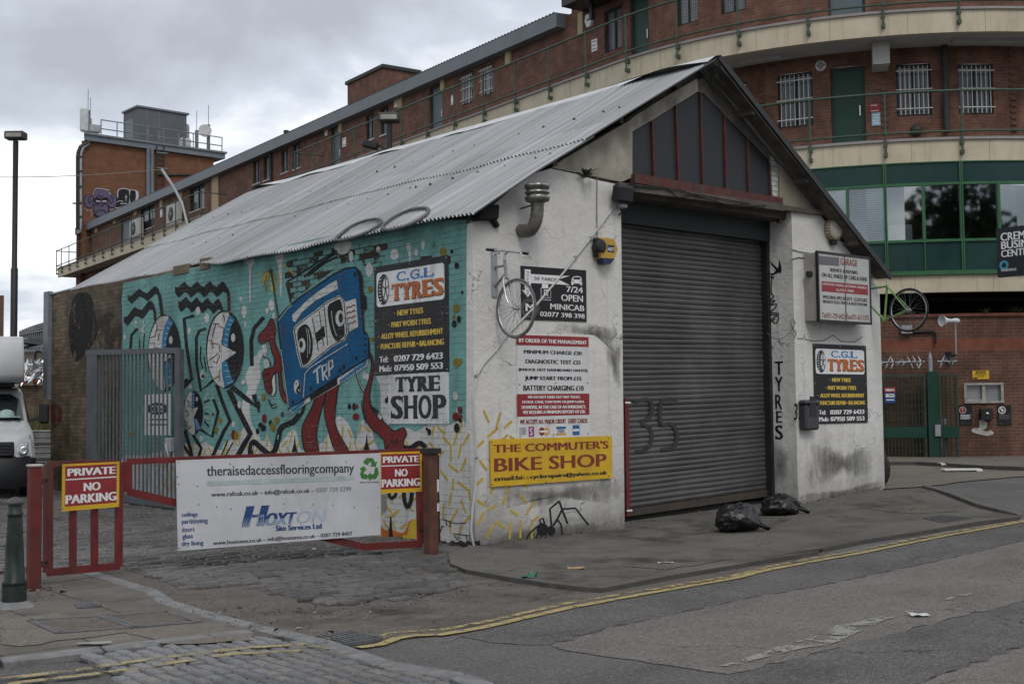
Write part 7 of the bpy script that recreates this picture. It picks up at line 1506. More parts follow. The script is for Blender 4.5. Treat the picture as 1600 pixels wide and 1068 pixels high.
for (x0, x1), kind, lb in (((652, 757), 0, 'black notice with a red exclamation disc on the brick wall beside the gate'), ((956, 1070), 1, 'black camera surveillance notice with white ring right of the hatch')):
    pl, w_, h_ = wall_notice('b', x0, 422, x1, 580, S_BLK, lb, lines=0, name='black_notice'); mb = MB(); cx_, cy_ = w_*(.27 if kind == 0 else .32), h_*.76
    if kind == 0: rr = w_*.27; disc(mb, pl, cx_, cy_, 0, rr, S_LW, .003); disc(mb, pl, cx_, cy_, 0, rr*.86, S_RED, .004); mb.words(pl, '!', cx_ - rr*.12, cy_ - rr*.6, cx_ + rr*.12, cy_ + rr*.62, S_LW, .005, .03)
    else:
        rr = w_*.27/.155; disc(mb, pl, cx_, cy_, .12*rr, .155*rr, S_LW, .003); mb.face([pl.pt(cx_ + x_*rr, cy_ + y_*rr, .003) for x_, y_ in ((-.09, .06), (-.04, .10), (.09, -.02), (.04, -.07))], S_LW); mb.face([pl.pt(cx_ + x_*rr, cy_ + y_*rr, .003) for x_, y_ in ((-.05, -.08), (-.01, -.03), (.02, -.08))], S_LW)
    for k in range(4): z_ = h_*(.5 - .06*k); mb.face([pl.pt(w_*.08, z_, .003), pl.pt(w_*(.9 - .12*(k % 2)), z_, .003), pl.pt(w_*(.9 - .12*(k % 2)), z_ + h_*.03, .003), pl.pt(w_*.08, z_ + h_*.03, .003)], S_LW if kind == 0 else S_GRY)
    mb.face([pl.pt(w_*.1, h_*.08, .003), pl.pt(w_*.3, h_*.08, .003), pl.pt(w_*.3, h_*.11, .003), pl.pt(w_*.1, h_*.11, .003)], S_GRY)
    o_ = mb.build('lettering'); adopt(o_, [o for o in bpy.data.objects if o.name.startswith('black_notice') and o.parent is None][-1])
mb = MB(); a, d = fhit('b', 812, 450, BW); b, c = fhit('b', 908, 535, BW); fbox(mb, a, b, BW - .14, BW, c, d, M_BLACKM); mb.lathe([(.03, 0), (.028, .02), (.001, .025)], fac((a + b)/2, BW - .14, (c + d)/2 + .02), S_LW, 8, fn((a + b)/2)); mb.build('intercom', None, 'black intercom box with a small white light under the hatch window', 'intercom')
bwp = [fhit('b', *p, BW) for p in ((812,540),(845,532),(878,560),(870,600),(840,618),(870,632),(905,618),(930,640),(920,655),(870,664),(830,655),(770,640),(748,625),(760,605),(815,600))]
mb = MB(); mb.face([fac(s, BW - .012, z_) for s, z_ in bwp][::-1], plain('torn white poster', (.42, .41, .39), .8, .35, 14)); mb.build('poster_remnant', None, 'torn white poster remnant on the brick wall below the intercom', 'poster')
# horn loudspeaker
s, z_ = fhit('M', 340, 413, -.55); s2, z2 = fhit('M', 385, 410, -.3); hp, hq = fac(s, -.6, z_), fac(s2, -.35, z2); HS = thing('horn_speaker', fac(s2, 0, z2 - .6), 'white horn loudspeaker on a bracket above the brick wall gate', 'loudspeaker'); ax_ = (-rt*.95 - fl*.32).normalized(); M_HORN = plain('white horn', (.55, .56, .56), .4, .1, 5)
mb = MB(); L_ = .36; mb.lathe([(.04, -.10), (.06, -.07), (.06, .04), (.04, .06), (.05, L_*.5), (.08, L_*.75), (.125, L_*.95), (.13, L_), (.12, L_*.96), (.07, L_*.7), (.001, L_*.5)], hq, M_HORN, 20, ax_); mb.build('horn', HS)
mb = MB(); p = V((hq.x, hq.y, hq.z)); mb.tube([p, p - up*.75], .02, M_GALV, 6); q = fac(s2, BW, hq.z - .8); mb.tube([p - up*.75, q], .025, M_BLACKM, 6); mb.obox(q, V((.06, 0, 0)), V((0, .06, 0)), up*.13, M_BLACKM); mb.build('bracket', HS)
mb = MB(); q = [fhit('M', *p, BW - .05) for p in ((190, 455), (300, 450), (310, 458), (310, 500))]; mb.tube([fac(a_, BW - .05, z_) for a_, z_ in q], .03, M_BLACKM, 6); a, d = fhit('M', 172, 428, BW); b, c = fhit('M', 215, 460, BW); fbox(mb, a, b, BW - .12, BW, c, d, M_GALV); mb.build('wall_lamp', None, 'small bulkhead lamp with black pipe on the brick wall behind the green bicycle wheel', 'lamp')
leaf_tuft('weed', fac(fhit('M', 515, 372, BW)[0], BW + .1, zcp), 14, .3, .03, M_LEAF, 'small plant growing on the brick wall coping, left of the larger one', 'weed', 6)
leaf_tuft('weed', fac(fhit('M', 640, 372, BW)[0], BW + .1, zcp), 30, .35, .035, M_LEAF, 'larger green plant growing on the brick wall coping near the projecting black sign', 'weed', 8)
# green mesh gates with rotary spikes
GO = -.05; s_p = fhit('b', 445, 500, GO)[0]; s_l = fhit('b', 20, 500, GO)[0] - 1.2; s_q = fhit('b', 650, 500, GO)[0]; zg0 = .36; zgt = fhit('b', 440, 152, GO)[1]
M_GGT = plain('dark green gate paint', (.012, .050, .035), .45, .2, 5); M_GGR = plain('green grey gate bars', (.045, .060, .042), .55, .3, 8)
def mesh_gate(sa, sb, lb):
    g = thing('mesh_gate', fac((sa + sb)/2, GO, zg0), lb, 'gate', 'green mesh gates'); zm0, zm1 = fhit('b', 200, 682, GO)[1], fhit('b', 200, 592, GO)[1]
    mb = MB(); fbox(mb, sa, sb, GO - .03, GO + .03, zm0, zm1, M_GGT); fbox(mb, sa, sb, GO - .03, GO + .03, zgt - .12, zgt - .06, M_GGR); fbox(mb, sa, sb, GO - .03, GO + .03, zg0, zg0 + .05, M_GGR); fbox(mb, sa, sa + .05, GO - .025, GO + .025, zg0 + .05, zgt - .12, M_GGR); fbox(mb, sb - .05, sb, GO - .025, GO + .025, zg0 + .05, zgt - .12, M_GGR); mb.build('frame', g)
    mb = MB(); n = int((sb - sa)/.075)
    for k in range(1, n): s = sa + (sb - sa)*k/n; mb.bar(fac(s, GO, zg0), fac(s, GO, zgt - .07), .02, .02, M_GGR)
    for k in range(13):
        z_ = zg0 + (zgt - .1 - zg0)*(k + .5)/13
        if not zm0 < z_ < zm1: ftube(mb, sa, sb, GO + .012, z_, .009, M_GGR, 4)
    mb.build('mesh', g)
    mb = MB(); r_ = random.Random(int(sa*10)); zs = zgt + .22; ftube(mb, sa, sb, GO, zs, .022, M_GALV)
    k = sa + .1
    while k < sb - .05:
        c = fac(k, GO, zs); n = fn(k); tdir = V((-n.y, n.x, 0)); ph = r_.uniform(0, 1.5)
        for j in range(4):
            dv = (n*cos(ph + j*pi/2) + up*sin(ph + j*pi/2))*.17; sk = tdir*r_.choice((-.07, .07)); mb.face([c - tdir*.022, c + tdir*.022, c + dv + sk], M_GALV)
        k += .12
    mb.build('rotary_spikes', g); return g
mesh_gate(s_l, s_p - .14, 'wide green mesh gate beside the white garage corner, topped with spikes'); mesh_gate(s_p + .14, s_q, 'narrow green mesh gate between the dark green post and the brick wall')
GPOST = thing('gate_post', fac(s_p, GO, zg0), 'dark green steel gate post with grey lock between the mesh gates', 'gate post')
mb = MB(); fbox(mb, s_p - .11, s_p + .11, GO - .08, GO + .08, zg0 - .06, zgt, M_GGT); mb.build('post', GPOST); z_ = fhit('b', 460, 620, GO)[1]; mb = MB(); fbox(mb, s_p + .02, s_p + .14, GO - .12, GO - .081, z_ - .13, z_ + .13, M_GALV); mb.build('lock', GPOST); mb = MB(); q = fac(s_p - .02, GO, zgt); mb.tube([q, q + up*.3], .05, M_GALV, 8); mb.lathe([(.05, 0), (.001, .16)], q + up*.3, M_GALV, 8); mb.build('finial', GPOST)
pl, w_, h_ = notice('b', 58, 278, 152, 402, plain('notice blue', (.03, .06, .22), .5), 'blue and red WARNING sign hung on the wide mesh gate', GO - .03, lines=2, lm=S_LW, name='gate_warning_sign', cat='sign', hdr=S_RED)
mb = MB(); mb.words(pl, 'WARNING', w_*.08, h_*.73, w_*.92, h_*.92, S_LW, .003, .02); mb.face([pl.pt(w_*q_[0], h_*q_[1], .003) for q_ in ((.12, .36), (.88, .36), (.88, .58), (.12, .58))], S_LW); mb.words(pl, 'Clamp', w_*.3, h_*.41, w_*.82, h_*.55, S_NVY, .004, .02); o_ = mb.build('lettering'); adopt(o_, [o for o in bpy.data.objects if o.name == 'gate_warning_sign'][0])
mb = MB(); a, d = fhit('b', 490, 525, .12); b, c = fhit('b', 560, 580, .12); fbox(mb, a, b, .13, .16, zg0, d, S_GRY)
for k in range(4): s = a + (b - a)*(k + .5)/4; fbox(mb, s - .04, s + .04, .12, .129, c, d, M_GALV)
mb.build('cabinet', None, 'grey slatted cabinet behind the narrow mesh gate', 'cabinet')
# projecting black sign at the frame edge
XS = 15.2; SGP = Plane((XS, 0, 0), (0, -1, 0), (-1, 0, 0)); a0, b1 = SGP.sight('M', 550, 44); _, b0 = SGP.sight('M', 550, 237); a1 = a0 + (b1 - b0)*1.35; H = b1 - b0
PS = thing('projecting_sign', (XS, -(a0 + a1)/2, b0), 'black business centre sign with white capitals and a blue ring, cut by the photo edge', 'sign')
mb = MB(); mb.box((XS, -a1, b0), (XS + .12, -a0, b1), plain('blue black sign', (.014, .016, .022), .5, .15, 3))
def pst(tx, x0, y0, y1, wd, bo, m=S_LW): A0, B1 = SGP.sight('M', x0, y0); _, B0 = SGP.sight('M', x0, y1); mb.words(SGP, tx, A0, B0, A0 + wd*(B1 - B0), B1, m, .004, bo)
pst('CREMER', 568, 62, 94, 4.6, .03); pst('BUSINESS', 570, 96, 126, 5.8, .03); pst('CENTRE', 570, 130, 158, 4.6, .03); pst('WORKSPACE', 570, 205, 215, 6.4, .02)
c_ = SGP.sight('M', 582, 189); disc(mb, SGP, c_[0], c_[1], .05, .10, plain('ring blue', (.05, .28, .42), .5), .004)
mb.build('panel', PS); mb = MB(); mb.bar(V((XS + .121, -a0 - .5, b1 - .2)), V((XS + 1.2, -a0 - .5, b1 - .2)), .06, .06, M_BLACKM); mb.bar(V((XS + .121, -a0 - .5, b0 + .2)), V((XS + 1.2, -a0 - .5, b0 + .2)), .06, .06, M_BLACKM); mb.build('bracket', PS)
# ------------------------------------------------------------------ yard entrance: posts, gates, banner
def gate_plane(d0, px0, d1, px1):
    """vertical plane through two plan points given as (distance, picture column)"""
    def pt(d, u):
        r_ = ray(u, 780); p = CAM + r_*(d/r_.dot(fl)); return V((p.x, p.y, 0))
    a, b = pt(d0, px0), pt(d1, px1); u = (b - a).normalized(); return Plane(a, u, V((u.y, -u.x, 0))), a, b
def post(name, u, v_base, v_top, wd, m, label, h=0.03, cap=None):
    b = on_ground(u, v_base, h); n = V((fl.x, fl.y, 0)); p = meet(u, v_top, n, b.dot(n)); t = thing(name, b, label, 'post'); mb = MB(); mb.obox((V((b.x, b.y, b.z - .05)) + V((b.x, b.y, p.z)))/2, V((wd/2, 0, 0)), V((0, wd/2, 0)), up*((p.z - b.z + .05)/2), m, .012); mb.build('shaft', t); return t, b, p.z
PL, pb, pz = post('gate_post', 52.5, 921, 729, .105, M_RED, 'square red steel post beside the green bollard', .05)
mb = MB(); mb.obox(V((pb.x, pb.y, pz + .012)), V((.06, 0, 0)), V((0, .06, 0)), up*.012, plain('pale post cap', (.42, .36, .34), .6), .008); mb.build('cap', PL)
PRt, qb, qz = post('gate_post', 674, 864, 704, .13, M_RUST, 'rusty brown gate post at the garage corner by the second parking sign', .03)
mb = MB(); mb.obox(V((qb.x, qb.y, qz + .0)), V((.085, 0, 0)), V((0, .085, 0)), up*.03, M_BLACKM); mb.build('cap', PRt); HP = qz - qb.z; mb = MB()
for f0, f1 in ((.60, .72), (.41, .49)): mb.box((qb.x + .035, qb.y - .068, qb.z + HP*f0), (qb.x + .064, qb.y - .0655, qb.z + HP*f1), M_PAP)
mb.box((qb.x + .067, qb.y - .06, qz - 1.0), (qb.x + .073, qb.y + .06, qz - .05), M_BLACKM); mb.build('tape', PRt)
def park_sign(pl, r, pts, label, off, t_off=0):
    mb = MB(); P = [pl.sight(r, *p, off) for p in pts]; a0, a1 = (P[0][0] + P[3][0])/2, (P[1][0] + P[2][0])/2; b1, b0 = (P[0][1] + P[1][1])/2, (P[2][1] + P[3][1])/2; W, H = a1 - a0, b1 - b0
    mb.prism(pl, [(a0, b0), (a1, b0), (a1, b1), (a0, b1)], off - .01, off, S_YBD)
    R_ = lambda u0, v0, u1, v1, m, o: mb.face([pl.pt(a0 + W*u, b0 + H*v, o) for u, v in ((u0, v0), (u1, v0), (u1, v1), (u0, v1))], m)
    R_(.045, .10, .95, .955, S_RED, off + .001); R_(.05, .655, .945, .68, S_LW, off + .002)
    for tx, u0, v0, u1, v1 in (('PRIVATE', .08, .74, .93, .90), ('NO', .36, .40, .66, .58), ('PARKING', .05, .15, .95, .34)): mb.words(pl, tx, a0 + W*u0, b0 + H*v0, a0 + W*u1, b0 + H*v1, S_LW, off + .002, .05)
    for u in (.02, .98):
        for v in (.05, .95): mb.lathe([(.008, 0), (.001, .004)], pl.pt(a0 + W*u, b0 + H*v, off), M_STEEL, 6, pl.n)
    return mb.build('parking_sign', None, label, 'sign', 'red and yellow parking signs on the gates')
# left leaf
GL, ga, gb = gate_plane(11.62, 75, 12.28, 187)
LG = thing('gate_leaf', (ga + gb)/2, 'short red gate leaf with upright bars and a PRIVATE NO PARKING sign', 'gate')
ls = lambda x, y: GL.pt(*GL.sight('C', x, y))
mb = MB(); tlv, trv, brv, blv = ls(208, 122), ls(512, 118), ls(510, 560), ls(206, 588)
mb.bar(blv, tlv, .075, .05, M_RED, GL.n); mb.bar(brv, trv, .062, .05, M_RED, GL.n); mb.bar(tlv, trv, .055, .048, M_RED, GL.n); mb.bar(blv, brv, .07, .048, M_RED, GL.n)
mb.build('frame', LG)
for x in (313, 406):
    mb = MB(); mb.bar(ls(x, 125), ls(x, 574), .058, .044, M_RED, GL.n); mb.build('bar', LG)
mb = MB()
for y in (188, 542): q = ls(206, y); mb.tube([V((pb.x, pb.y, q.z)), q], .014, M_BLACKM, 6); mb.lathe([(.03, -.03), (.03, .03)], (V((pb.x, pb.y, q.z)) + q)/2, M_RUST, 8)
mb.build('hinge', LG)
park_sign(GL, 'C', [(268, 124), (513, 112), (513, 310), (269, 322)], 'PRIVATE NO PARKING sign on the short red gate leaf by the bollard', .05)
# long barrier with banner
GB, ba, bb2 = gate_plane(12.50, 193, 14.22, 664)
LB_ = thing('barrier_gate', (ba + bb2)/2, 'long red barrier gate across the cobbled yard carrying a white banner', 'gate'); bs_ = lambda r, x, y: GB.pt(*GB.sight(r, x, y))
mb = MB(); A1, A2 = bs_('C', 545, 112), bs_('C', 548, 240); B1_ = bs_('G', 1262, 205); B2_ = bs_('G', 1275, 668); C2 = bs_('G', 985, 684)
mb.bar(A1, B1_, .06, .05, M_RED, GB.n); mb.bar(A2, A1, .085, .052, M_RED, GB.n); mb.bar(A2, C2, .075, .046, M_RED, GB.n); mb.bar(C2, B2_, .075, .05, M_RED, GB.n); mb.bar(B2_, B1_, .085, .052, M_RED, GB.n)
mb.bar(bs_('G', 820, 215), bs_('G', 830, 655), .06, .04, M_RED, GB.n); mb.bar(bs_('G', 420, 230), bs_('G', 425, 560), .06, .04, M_RED, GB.n)
mb.build('frame', LB_); mb = MB()
for y in (258, 598): q = bs_('G', 1276, y); mb.tube([q, V((qb.x, qb.y, q.z))], .018, M_BLACKM, 6)
mb.build('hinge', LB_)
park_sign(GB, 'G', [(1066, 206), (1277, 214), (1278, 418), (1064, 408)], 'PRIVATE NO PARKING sign at the hinge end of the barrier, overlapped by the banner', .035)
# banner, a slightly rippled sheet
bn = MB(); off = .062; cn = [GB.sight('G', *p, off) for p in ((47, 252), (1067, 215), (1075, 624), (57, 704))]
def bpt(u, v, o=0):
    a = (cn[0][0]*(1 - u) + cn[1][0]*u)*v + (cn[3][0]*(1 - u) + cn[2][0]*u)*(1 - v); b = (cn[0][1]*(1 - u) + cn[1][1]*u)*v + (cn[3][1]*(1 - u) + cn[2][1]*u)*(1 - v)
    return GB.pt(a, b, off + o + .008*sin(5*u + 3*v) + .005*sin(11*u - 4*v) + .004*sin(23*u + 9*v)*(1 - v))
M_BAN = plain('white banner sheet', (.50, .51, .535), .45, .09, 2.2, dirt=(.33, .32, .31), dirt_amt=.6)
bn.grid([[bpt(u/60, v/16) for u in range(61)] for v in range(17)], M_BAN); bn.grid([[bpt(u/60, v/16, -.006) for u in range(61)] for v in range(17)][::-1], M_BAN)
def buv(r, x, y):
    a, b = GB.sight(r, x, y, off); u, v = .5, .5
    for _ in range(8):
        lo_a = cn[0][0]*v + cn[3][0]*(1 - v); hi_a = cn[1][0]*v + cn[2][0]*(1 - v); u = (a - lo_a)/(hi_a - lo_a); lo_b = cn[3][1]*(1 - u) + cn[2][1]*u; hi_b = cn[0][1]*(1 - u) + cn[1][1]*u; v = (b - lo_b)/(hi_b - lo_b)
    return u, v
def btext(tx, x0, y0, x1, y1, hz, m, bold=0., slant=0., m2=None):
    """baseline from (x0,y0) to (x1,y1), letter height hz in survey units"""
    vs, fs_, asp = glyphs(tx, bold); B = len(bn.v); n3 = len(vs)//3 if bold > 0 else len(vs) + 1; u0, v0 = buv('G', x0, y0); u1, v1 = buv('G', x1, y1); hv = buv('G', x0, y0 - hz)[1] - v0; k = bn.mi(m); k2 = bn.mi(m2) if m2 else k
    for i, (x, y) in enumerate(vs): bn.v.append(tuple(bpt(u0 + (u1 - u0)*x + slant*hv*y, v0 + (v1 - v0)*x + hv*y, .0025 + .0003*(i//n3))))
    for f in fs_: bn.f.append([B + i for i in f]); bn.m.append(k2 if m2 and sum(vs[i][1] for i in f)/len(f) > .5 else k); bn.uv.append(None); bn.sm.append(False)
T_GRY = plain('banner dark letters', (.035, .037, .05), .5, .1); T_FADE = plain('banner faded letters', (.20, .21, .24), .5, .2); T_BLUE = plain('banner blue', (.025, .06, .17), .5, .1); T_PALE = plain('banner pale blue', (.20, .26, .36), .5, .25, 4)
btext('theraisedaccessflooringcompany', 203, 346, 938, 326, 66, T_GRY, .012)
def bquad(pts, m, o=.002): bn.face([bpt(*buv('G', *p), o) for p in pts], m)
for k in range(24): t0, t1 = k/24, (k + 1)/24; bquad([(203 + 737*t0, 380 - 29*t0), (203 + 737*t1, 380 - 29*t1), (203 + 737*t1, 358 - 29*t1), (203 + 737*t0, 358 - 29*t0)], plain('banner pale teal', (.36, .43, .43), .5) if k == 0 else bn.mats[-1])
btext('www.rafcuk.co.uk \u2013 info@rafcuk.co.uk \u2013', 224, 440, 742, 418, 30, T_GRY, .02); btext('0207 729 5299', 750, 411, 924, 405, 22, T_FADE, .02)
btext('H', 372, 585, 488, 578, 102, T_PALE, .08, .12, T_BLUE); btext('OXT', 486, 578, 640, 571, 62, T_PALE, .07, .12, T_BLUE); btext('ON', 642, 570, 790, 560, 64, plain('nearly rubbed off', (.38, .42, .48), .5, .2, 3), .035, .12)
btext('Site Services Ltd', 546, 605, 778, 592, 26, T_BLUE, .06); btext('www.hoxtonss.co.uk \u2013 info@hoxtonss.co.uk \u2013 0207 729 8457', 232, 680, 930, 630, 26, T_GRY, .02)
for tx, x1, y0, y1, hz in (('ceilings', 156, 540, 536, 27), ('partitioning', 206, 577, 570, 30), ('doors', 140, 610, 606, 24), ('glass', 132, 650, 646, 30), ('dry lining', 184, 686, 680, 30)): btext(tx, 76 if tx[0] != 'g' else 79, y0, x1, y1, hz, T_BLUE, .025)
gr = plain('recycling green', (.05, .17, .035), .5, .2, 6)
for pts in ([(985,255),(1000,240),(1030,240),(1042,262),(1052,255),(1044,285),(1015,280),(1025,272),(1016,256),(1006,275),(984,268)], [(1040,290),(1053,285),(1060,318),(1046,345),(1020,345),(1018,355),(1000,332),(1020,310),(1020,322),(1036,320)], [(966,292),(985,280),(1002,302),(992,300),(984,318),(1002,322),(1002,346),(975,343),(966,322),(972,306)]): bn.face([bpt(*buv('G', *p), .002) for p in pts][::-1], gr)
btext('RAFC Eco Range', 966, 368, 1062, 364, 10, T_GRY, .01)
bn.fill  # lettering complete
for x, y in ((58,262),(320,270),(528,272),(705,262),(898,258),(155,380),(160,472),(322,495),(590,470),(735,472),(832,474),(250,484),(940,486),(1058,486),(60,370),(62,690),(52,335)):
    u, v = buv('G', x, y); bn.lathe([(.008, 0), (.006, .004), (.001, .005)], bpt(u, v, .002), M_STEEL, 6, GB.n)
bn.build('banner', None, 'white banner headed theraisedaccessflooringcompany wired to the red barrier gate', 'banner')
# green bollard
b = on_ground(22, 946, .05); BO = thing('bollard', b, 'dark green cast iron bollard on the left pavement', 'bollard'); M_BOL = plain('chipped bollard green', (.015, .025, .022), .45, .4, 10, .15, dirt=(.05, .05, .045), dirt_amt=.5); pt_ = meet(22, 776, fl, b.dot(fl)); hB = pt_.z - b.z; k = hB/.92
mb = MB(); mb.lathe([(.10*k, -.02), (.10*k, .17*k), (.098*k, .185*k), (.102*k, .19*k), (.102*k, .205*k), (.085*k, .22*k), (.072*k, .5*k), (.06*k, .74*k), (.058*k, .76*k), (.066*k, .765*k), (.066*k, .785*k), (.057*k, .79*k), (.056*k, .85*k)], b, M_BOL, 28); mb.build('shaft', BO)
mb = MB(); mb.lathe([(.056*k, .85*k), (.07*k, .858*k), (.074*k, .875*k), (.07*k, .885*k), (.05*k, .90*k), (.02*k, .918*k), (.001, .92*k)], b, plain('worn bollard cap', (.07, .075, .075), .5, .4, 14), 28); mb.build('cap', BO)
mb = MB(); r_ = random.Random(3); mb.lathe([(.19, -.02), (.16, .01), (.12, .03), (.10, .04)], b, M_KERB, 14); mb.build('mortar_collar', BO)
# slatted steel gate folded against the side wall
SG = Plane((-.34, 0, 0), (0, -1, 0), (-1, 0, 0)); sg = lambda x, y: SG.pt(*SG.sight('B', x, y))
YG = thing('slatted_gate', SG.pt(-9.3, .3), 'tall grey slatted steel gate folded back against the mural wall', 'gate')
p0, p1 = sg(500, 322), sg(998, 310); zlo = gz(0, 8) + .02; ya, yb = p0.y, p1.y; zt_ = (p0.z + p1.z)/2
M_GFRM = plain('dark grey gate frame', (.085, .095, .105), .55, .3, 4)
mb = MB(); mb.bar(V((-.34, ya + .12, p0.z)), V((-.34, yb, p1.z)), .09, .07, M_GFRM, (-1, 0, 0)); mb.bar(V((-.34, yb, zlo)), V((-.34, yb, p1.z + .02)), .17, .08, M_GFRM, (-1, 0, 0)); mb.bar(V((-.34, ya - .15, zlo)), V((-.34, ya - .15, p0.z)), .45, .06, M_GFRM, (-1, 0, 0)); mb.bar(V((-.34, ya, zlo + .1)), V((-.34, yb, zlo + .1)), .12, .06, M_GFRM, (-1, 0, 0)); mb.build('frame', YG)
n = 21; M_SLAT = plain('blue grey slat paint', (.085, .105, .115), .6, .35, 5, dirt=(.07, .05, .035), dirt_amt=.6)
for k in range(n):
    y = ya - .45 + (yb + .12 - ya + .45)*k/(n - 1); mb = MB(); mb.bar(V((-.34, y, zlo + .12)), V((-.34, y, (p0.z + (p1.z - p0.z)*(y - ya)/(yb - ya)) - .02)), .04, .022, M_SLAT, (-1, 0, 0), .005); mb.build('slat', YG)
SB = Plane((-.30, 0, 0), (0, -1, 0), (-1, 0, 0)); a0, b1 = SB.sight('B', 805, 556); a1, b0 = SB.sight('B', 950, 782); mb = MB(); mb.box((-.298, -a1, b0), (-.288, -a0, b1), S_LW); mb.ell(SB, 'B', 875, 634, 60, 34, S_NVY, .001); mb.text(SB, 'B', 'GTS', 838, 618, 912, 652, S_LW, .002, .03)
for y in (690, 718): mb.rect(SB, 'B', 830, y, 930, y + 9, S_GRY, .001)
mb.build('gate_sign', None, 'white sign with a dark blue oval behind the bars of the slatted gate', 'sign')
mb = MB(); q = sg(955, 832); mb.box((-.42, q.y - .1, q.z - .12), (-.3, q.y + .1, q.z + .1), M_GALV, .01); mb.tube([q + V((-.1, 0, 0)), q + V((-.1, -.12, -.2)), q + V((-.1, .06, -.3))], .02, M_GALV, 6); mb.build('gate_lock', None, 'galvanised lock and chain on the slatted steel gate', 'lock')
mb = MB(); q0 = SIDE.pt(*SIDE.sight('a', 315, 10), 0); q1 = SIDE.pt(*SIDE.sight('a', 318, 470), 0); mb.box((-.08, 13.21, q1.z), (.02, 13.45, 4.05), M_STEEL); mb.build('steel_channel', GAR)
mb = MB(); mb.tube([V((.05, 12.4, 4.03)), V((-.05, 13.5, 3.98))], .02, M_GALV, 6); mb.build('gutter_pipe', GAR)

# ------------------------------------------------------------------ white box van in the yard
vx1, vy = -.98, 11.25; vxc = vx1 - 1.0; vg = gz(-2, 12) + .03
VAN = thing('van', (vxc, vy + 2.4, vg), 'white box van with black bumper parked in the cobbled yard', 'van')
M_VW = plain('white van paint', (.47, .485, .50), .25, .08, 2, spec=.5, dirt=(.28, .27, .255), dirt_amt=.45); M_VB = plain('black bumper plastic', (.02, .021, .023), .55, .2, 5); M_VG = plain('van glass', (.02, .026, .03), .06, .2, 2, spec=.7)
prof = [(.02, .22, .90), (0, .45, .97), (.03, .72, .985), (.05, .80, .985), (.16, 1.02, .97), (.32, 1.16, .96), (.78, 1.30, .94), (.86, 1.34, .92), (1.36, 1.90, .86), (1.58, 1.99, .82), (2.2, 2.0, .82)]
def vp(y, z, x): return V((vxc + x, vy + y, vg + z))
mb = MB(); rows = [[vp(y, z, w_*t_) for t_ in (-1, -.92, -.5, 0, .5, .92, 1)] for y, z, w_ in prof]
for r_ in rows:
    for i in (0, 6): r_[i].y += .14
    for i in (1, 5): r_[i].y += .03
mb.grid(rows, M_VW)
for s_ in (-1, 1):
    side_ = [vp(y + .14, z, w_*s_) for y, z, w_ in prof]; base = [vp(2.2, z, max(w_, .8)*s_) for y, z, w_ in prof]
    mb.grid([side_, base] if s_ > 0 else [base, side_], M_VW)
mb.build('cab', VAN)
mb = MB(); rows = [[vp(y - .018, z + .012, w_*t_) for t_ in (-.93, -.5, 0, .5, .93)] for y, z, w_ in ((.88, 1.37, .91), (1.10, 1.61, .885), (1.34, 1.86, .845))]
for r_ in rows:
    for i in (0, 4): r_[i].y += .05
mb.grid(rows, M_VG); mb.build('windscreen', VAN)
for s_ in (-1, 1): mb = MB(); mb.face([vp(1.0, 1.36, .955*s_), vp(1.95, 1.36, .95*s_), vp(1.95, 1.88, .87*s_), vp(1.5, 1.88, .87*s_)][::s_], M_VG); mb.build('side_window', VAN)
mb = MB(); rows = [[vp(y, z, w_*t_) for t_ in (-1, -.9, -.4, .4, .9, 1)] for y, z, w_ in ((-.02, .18, .95), (-.07, .3, 1.0), (-.07, .5, 1.0), (-.03, .68, 1.0), (.02, .74, .99), (.1, .74, .97))]
for r_ in rows:
    for i in (0, 5): r_[i].y += .2
    for i in (1, 4): r_[i].y += .04
mb.grid(rows, M_VB); mb.box(tuple(vp(-.02, .74, -.62)), tuple(vp(.06, 1.0, .62)), M_VB, .02)
for k in range(4): mb.box(tuple(vp(-.035, .77 + .055*k, -.58)), tuple(vp(-.018, .79 + .055*k, .58)), plain('grille bar', (.04, .04, .042), .4) if k == 0 else mb.mats[-1])
mb.build('bumper', VAN)
M_LAMP = plain('headlight glass', (.42, .44, .46), .08, .3, 14, spec=.8, metal=.4)
for s_ in (-1, 1):
    mb = MB(); q = [vp(-.01, .72, .66*s_), vp(.10, .72, .955*s_), vp(.22, 1.0, .965*s_), vp(.28, 1.14, .90*s_), vp(.12, .98, .68*s_)]; c = sum(q, V())/5 + V((0, -.03, 0))
    for i in range(5): mb.face([q[i], q[(i + 1) % 5], c][::s_], M_LAMP)
    mb.lathe([(.08, 0), (.07, .02), (.03, .0), (.001, -.01)], vp(-.03, .84, .78*s_), M_CHROME, 12, (0, -1, .1)); mb.build('headlight', VAN)
    mb = MB(); mb.bar(vp(.98, 1.36, .94*s_), vp(.95, 1.42, 1.14*s_), .05, .06, M_VB); mb.obox(vp(.95, 1.50, 1.20*s_), V((.09, 0, 0)), V((0, .05, 0)), up*.19, M_VB, .035); mb.build('wing_mirror', VAN)
    mb = MB(); cw = vp(.85, .32, .88*s_); mb.lathe([(.2, -.1), (.30, -.1), (.33, -.07), (.33, .07), (.30, .1), (.2, .1), (.19, .06), (.001, .06)], cw, M_RUBBER, 24, (s_, 0, 0)); wh = mb.build('wheel', VAN)
PW = .84
mb = MB(); rows = [[vp(y, z, PW*t_) for t_ in (-1, -.96, .96, 1)] for y, z in ((1.05, 2.08), (.80, 2.12), (.74, 2.22), (.80, 2.5), (.95, 2.78), (1.1, 2.92), (1.3, 2.95), (4.9, 2.95))]
for r_ in rows[:-1]:
    for i in (0, 3): r_[i].y += .06
mb.grid(rows, M_VW)
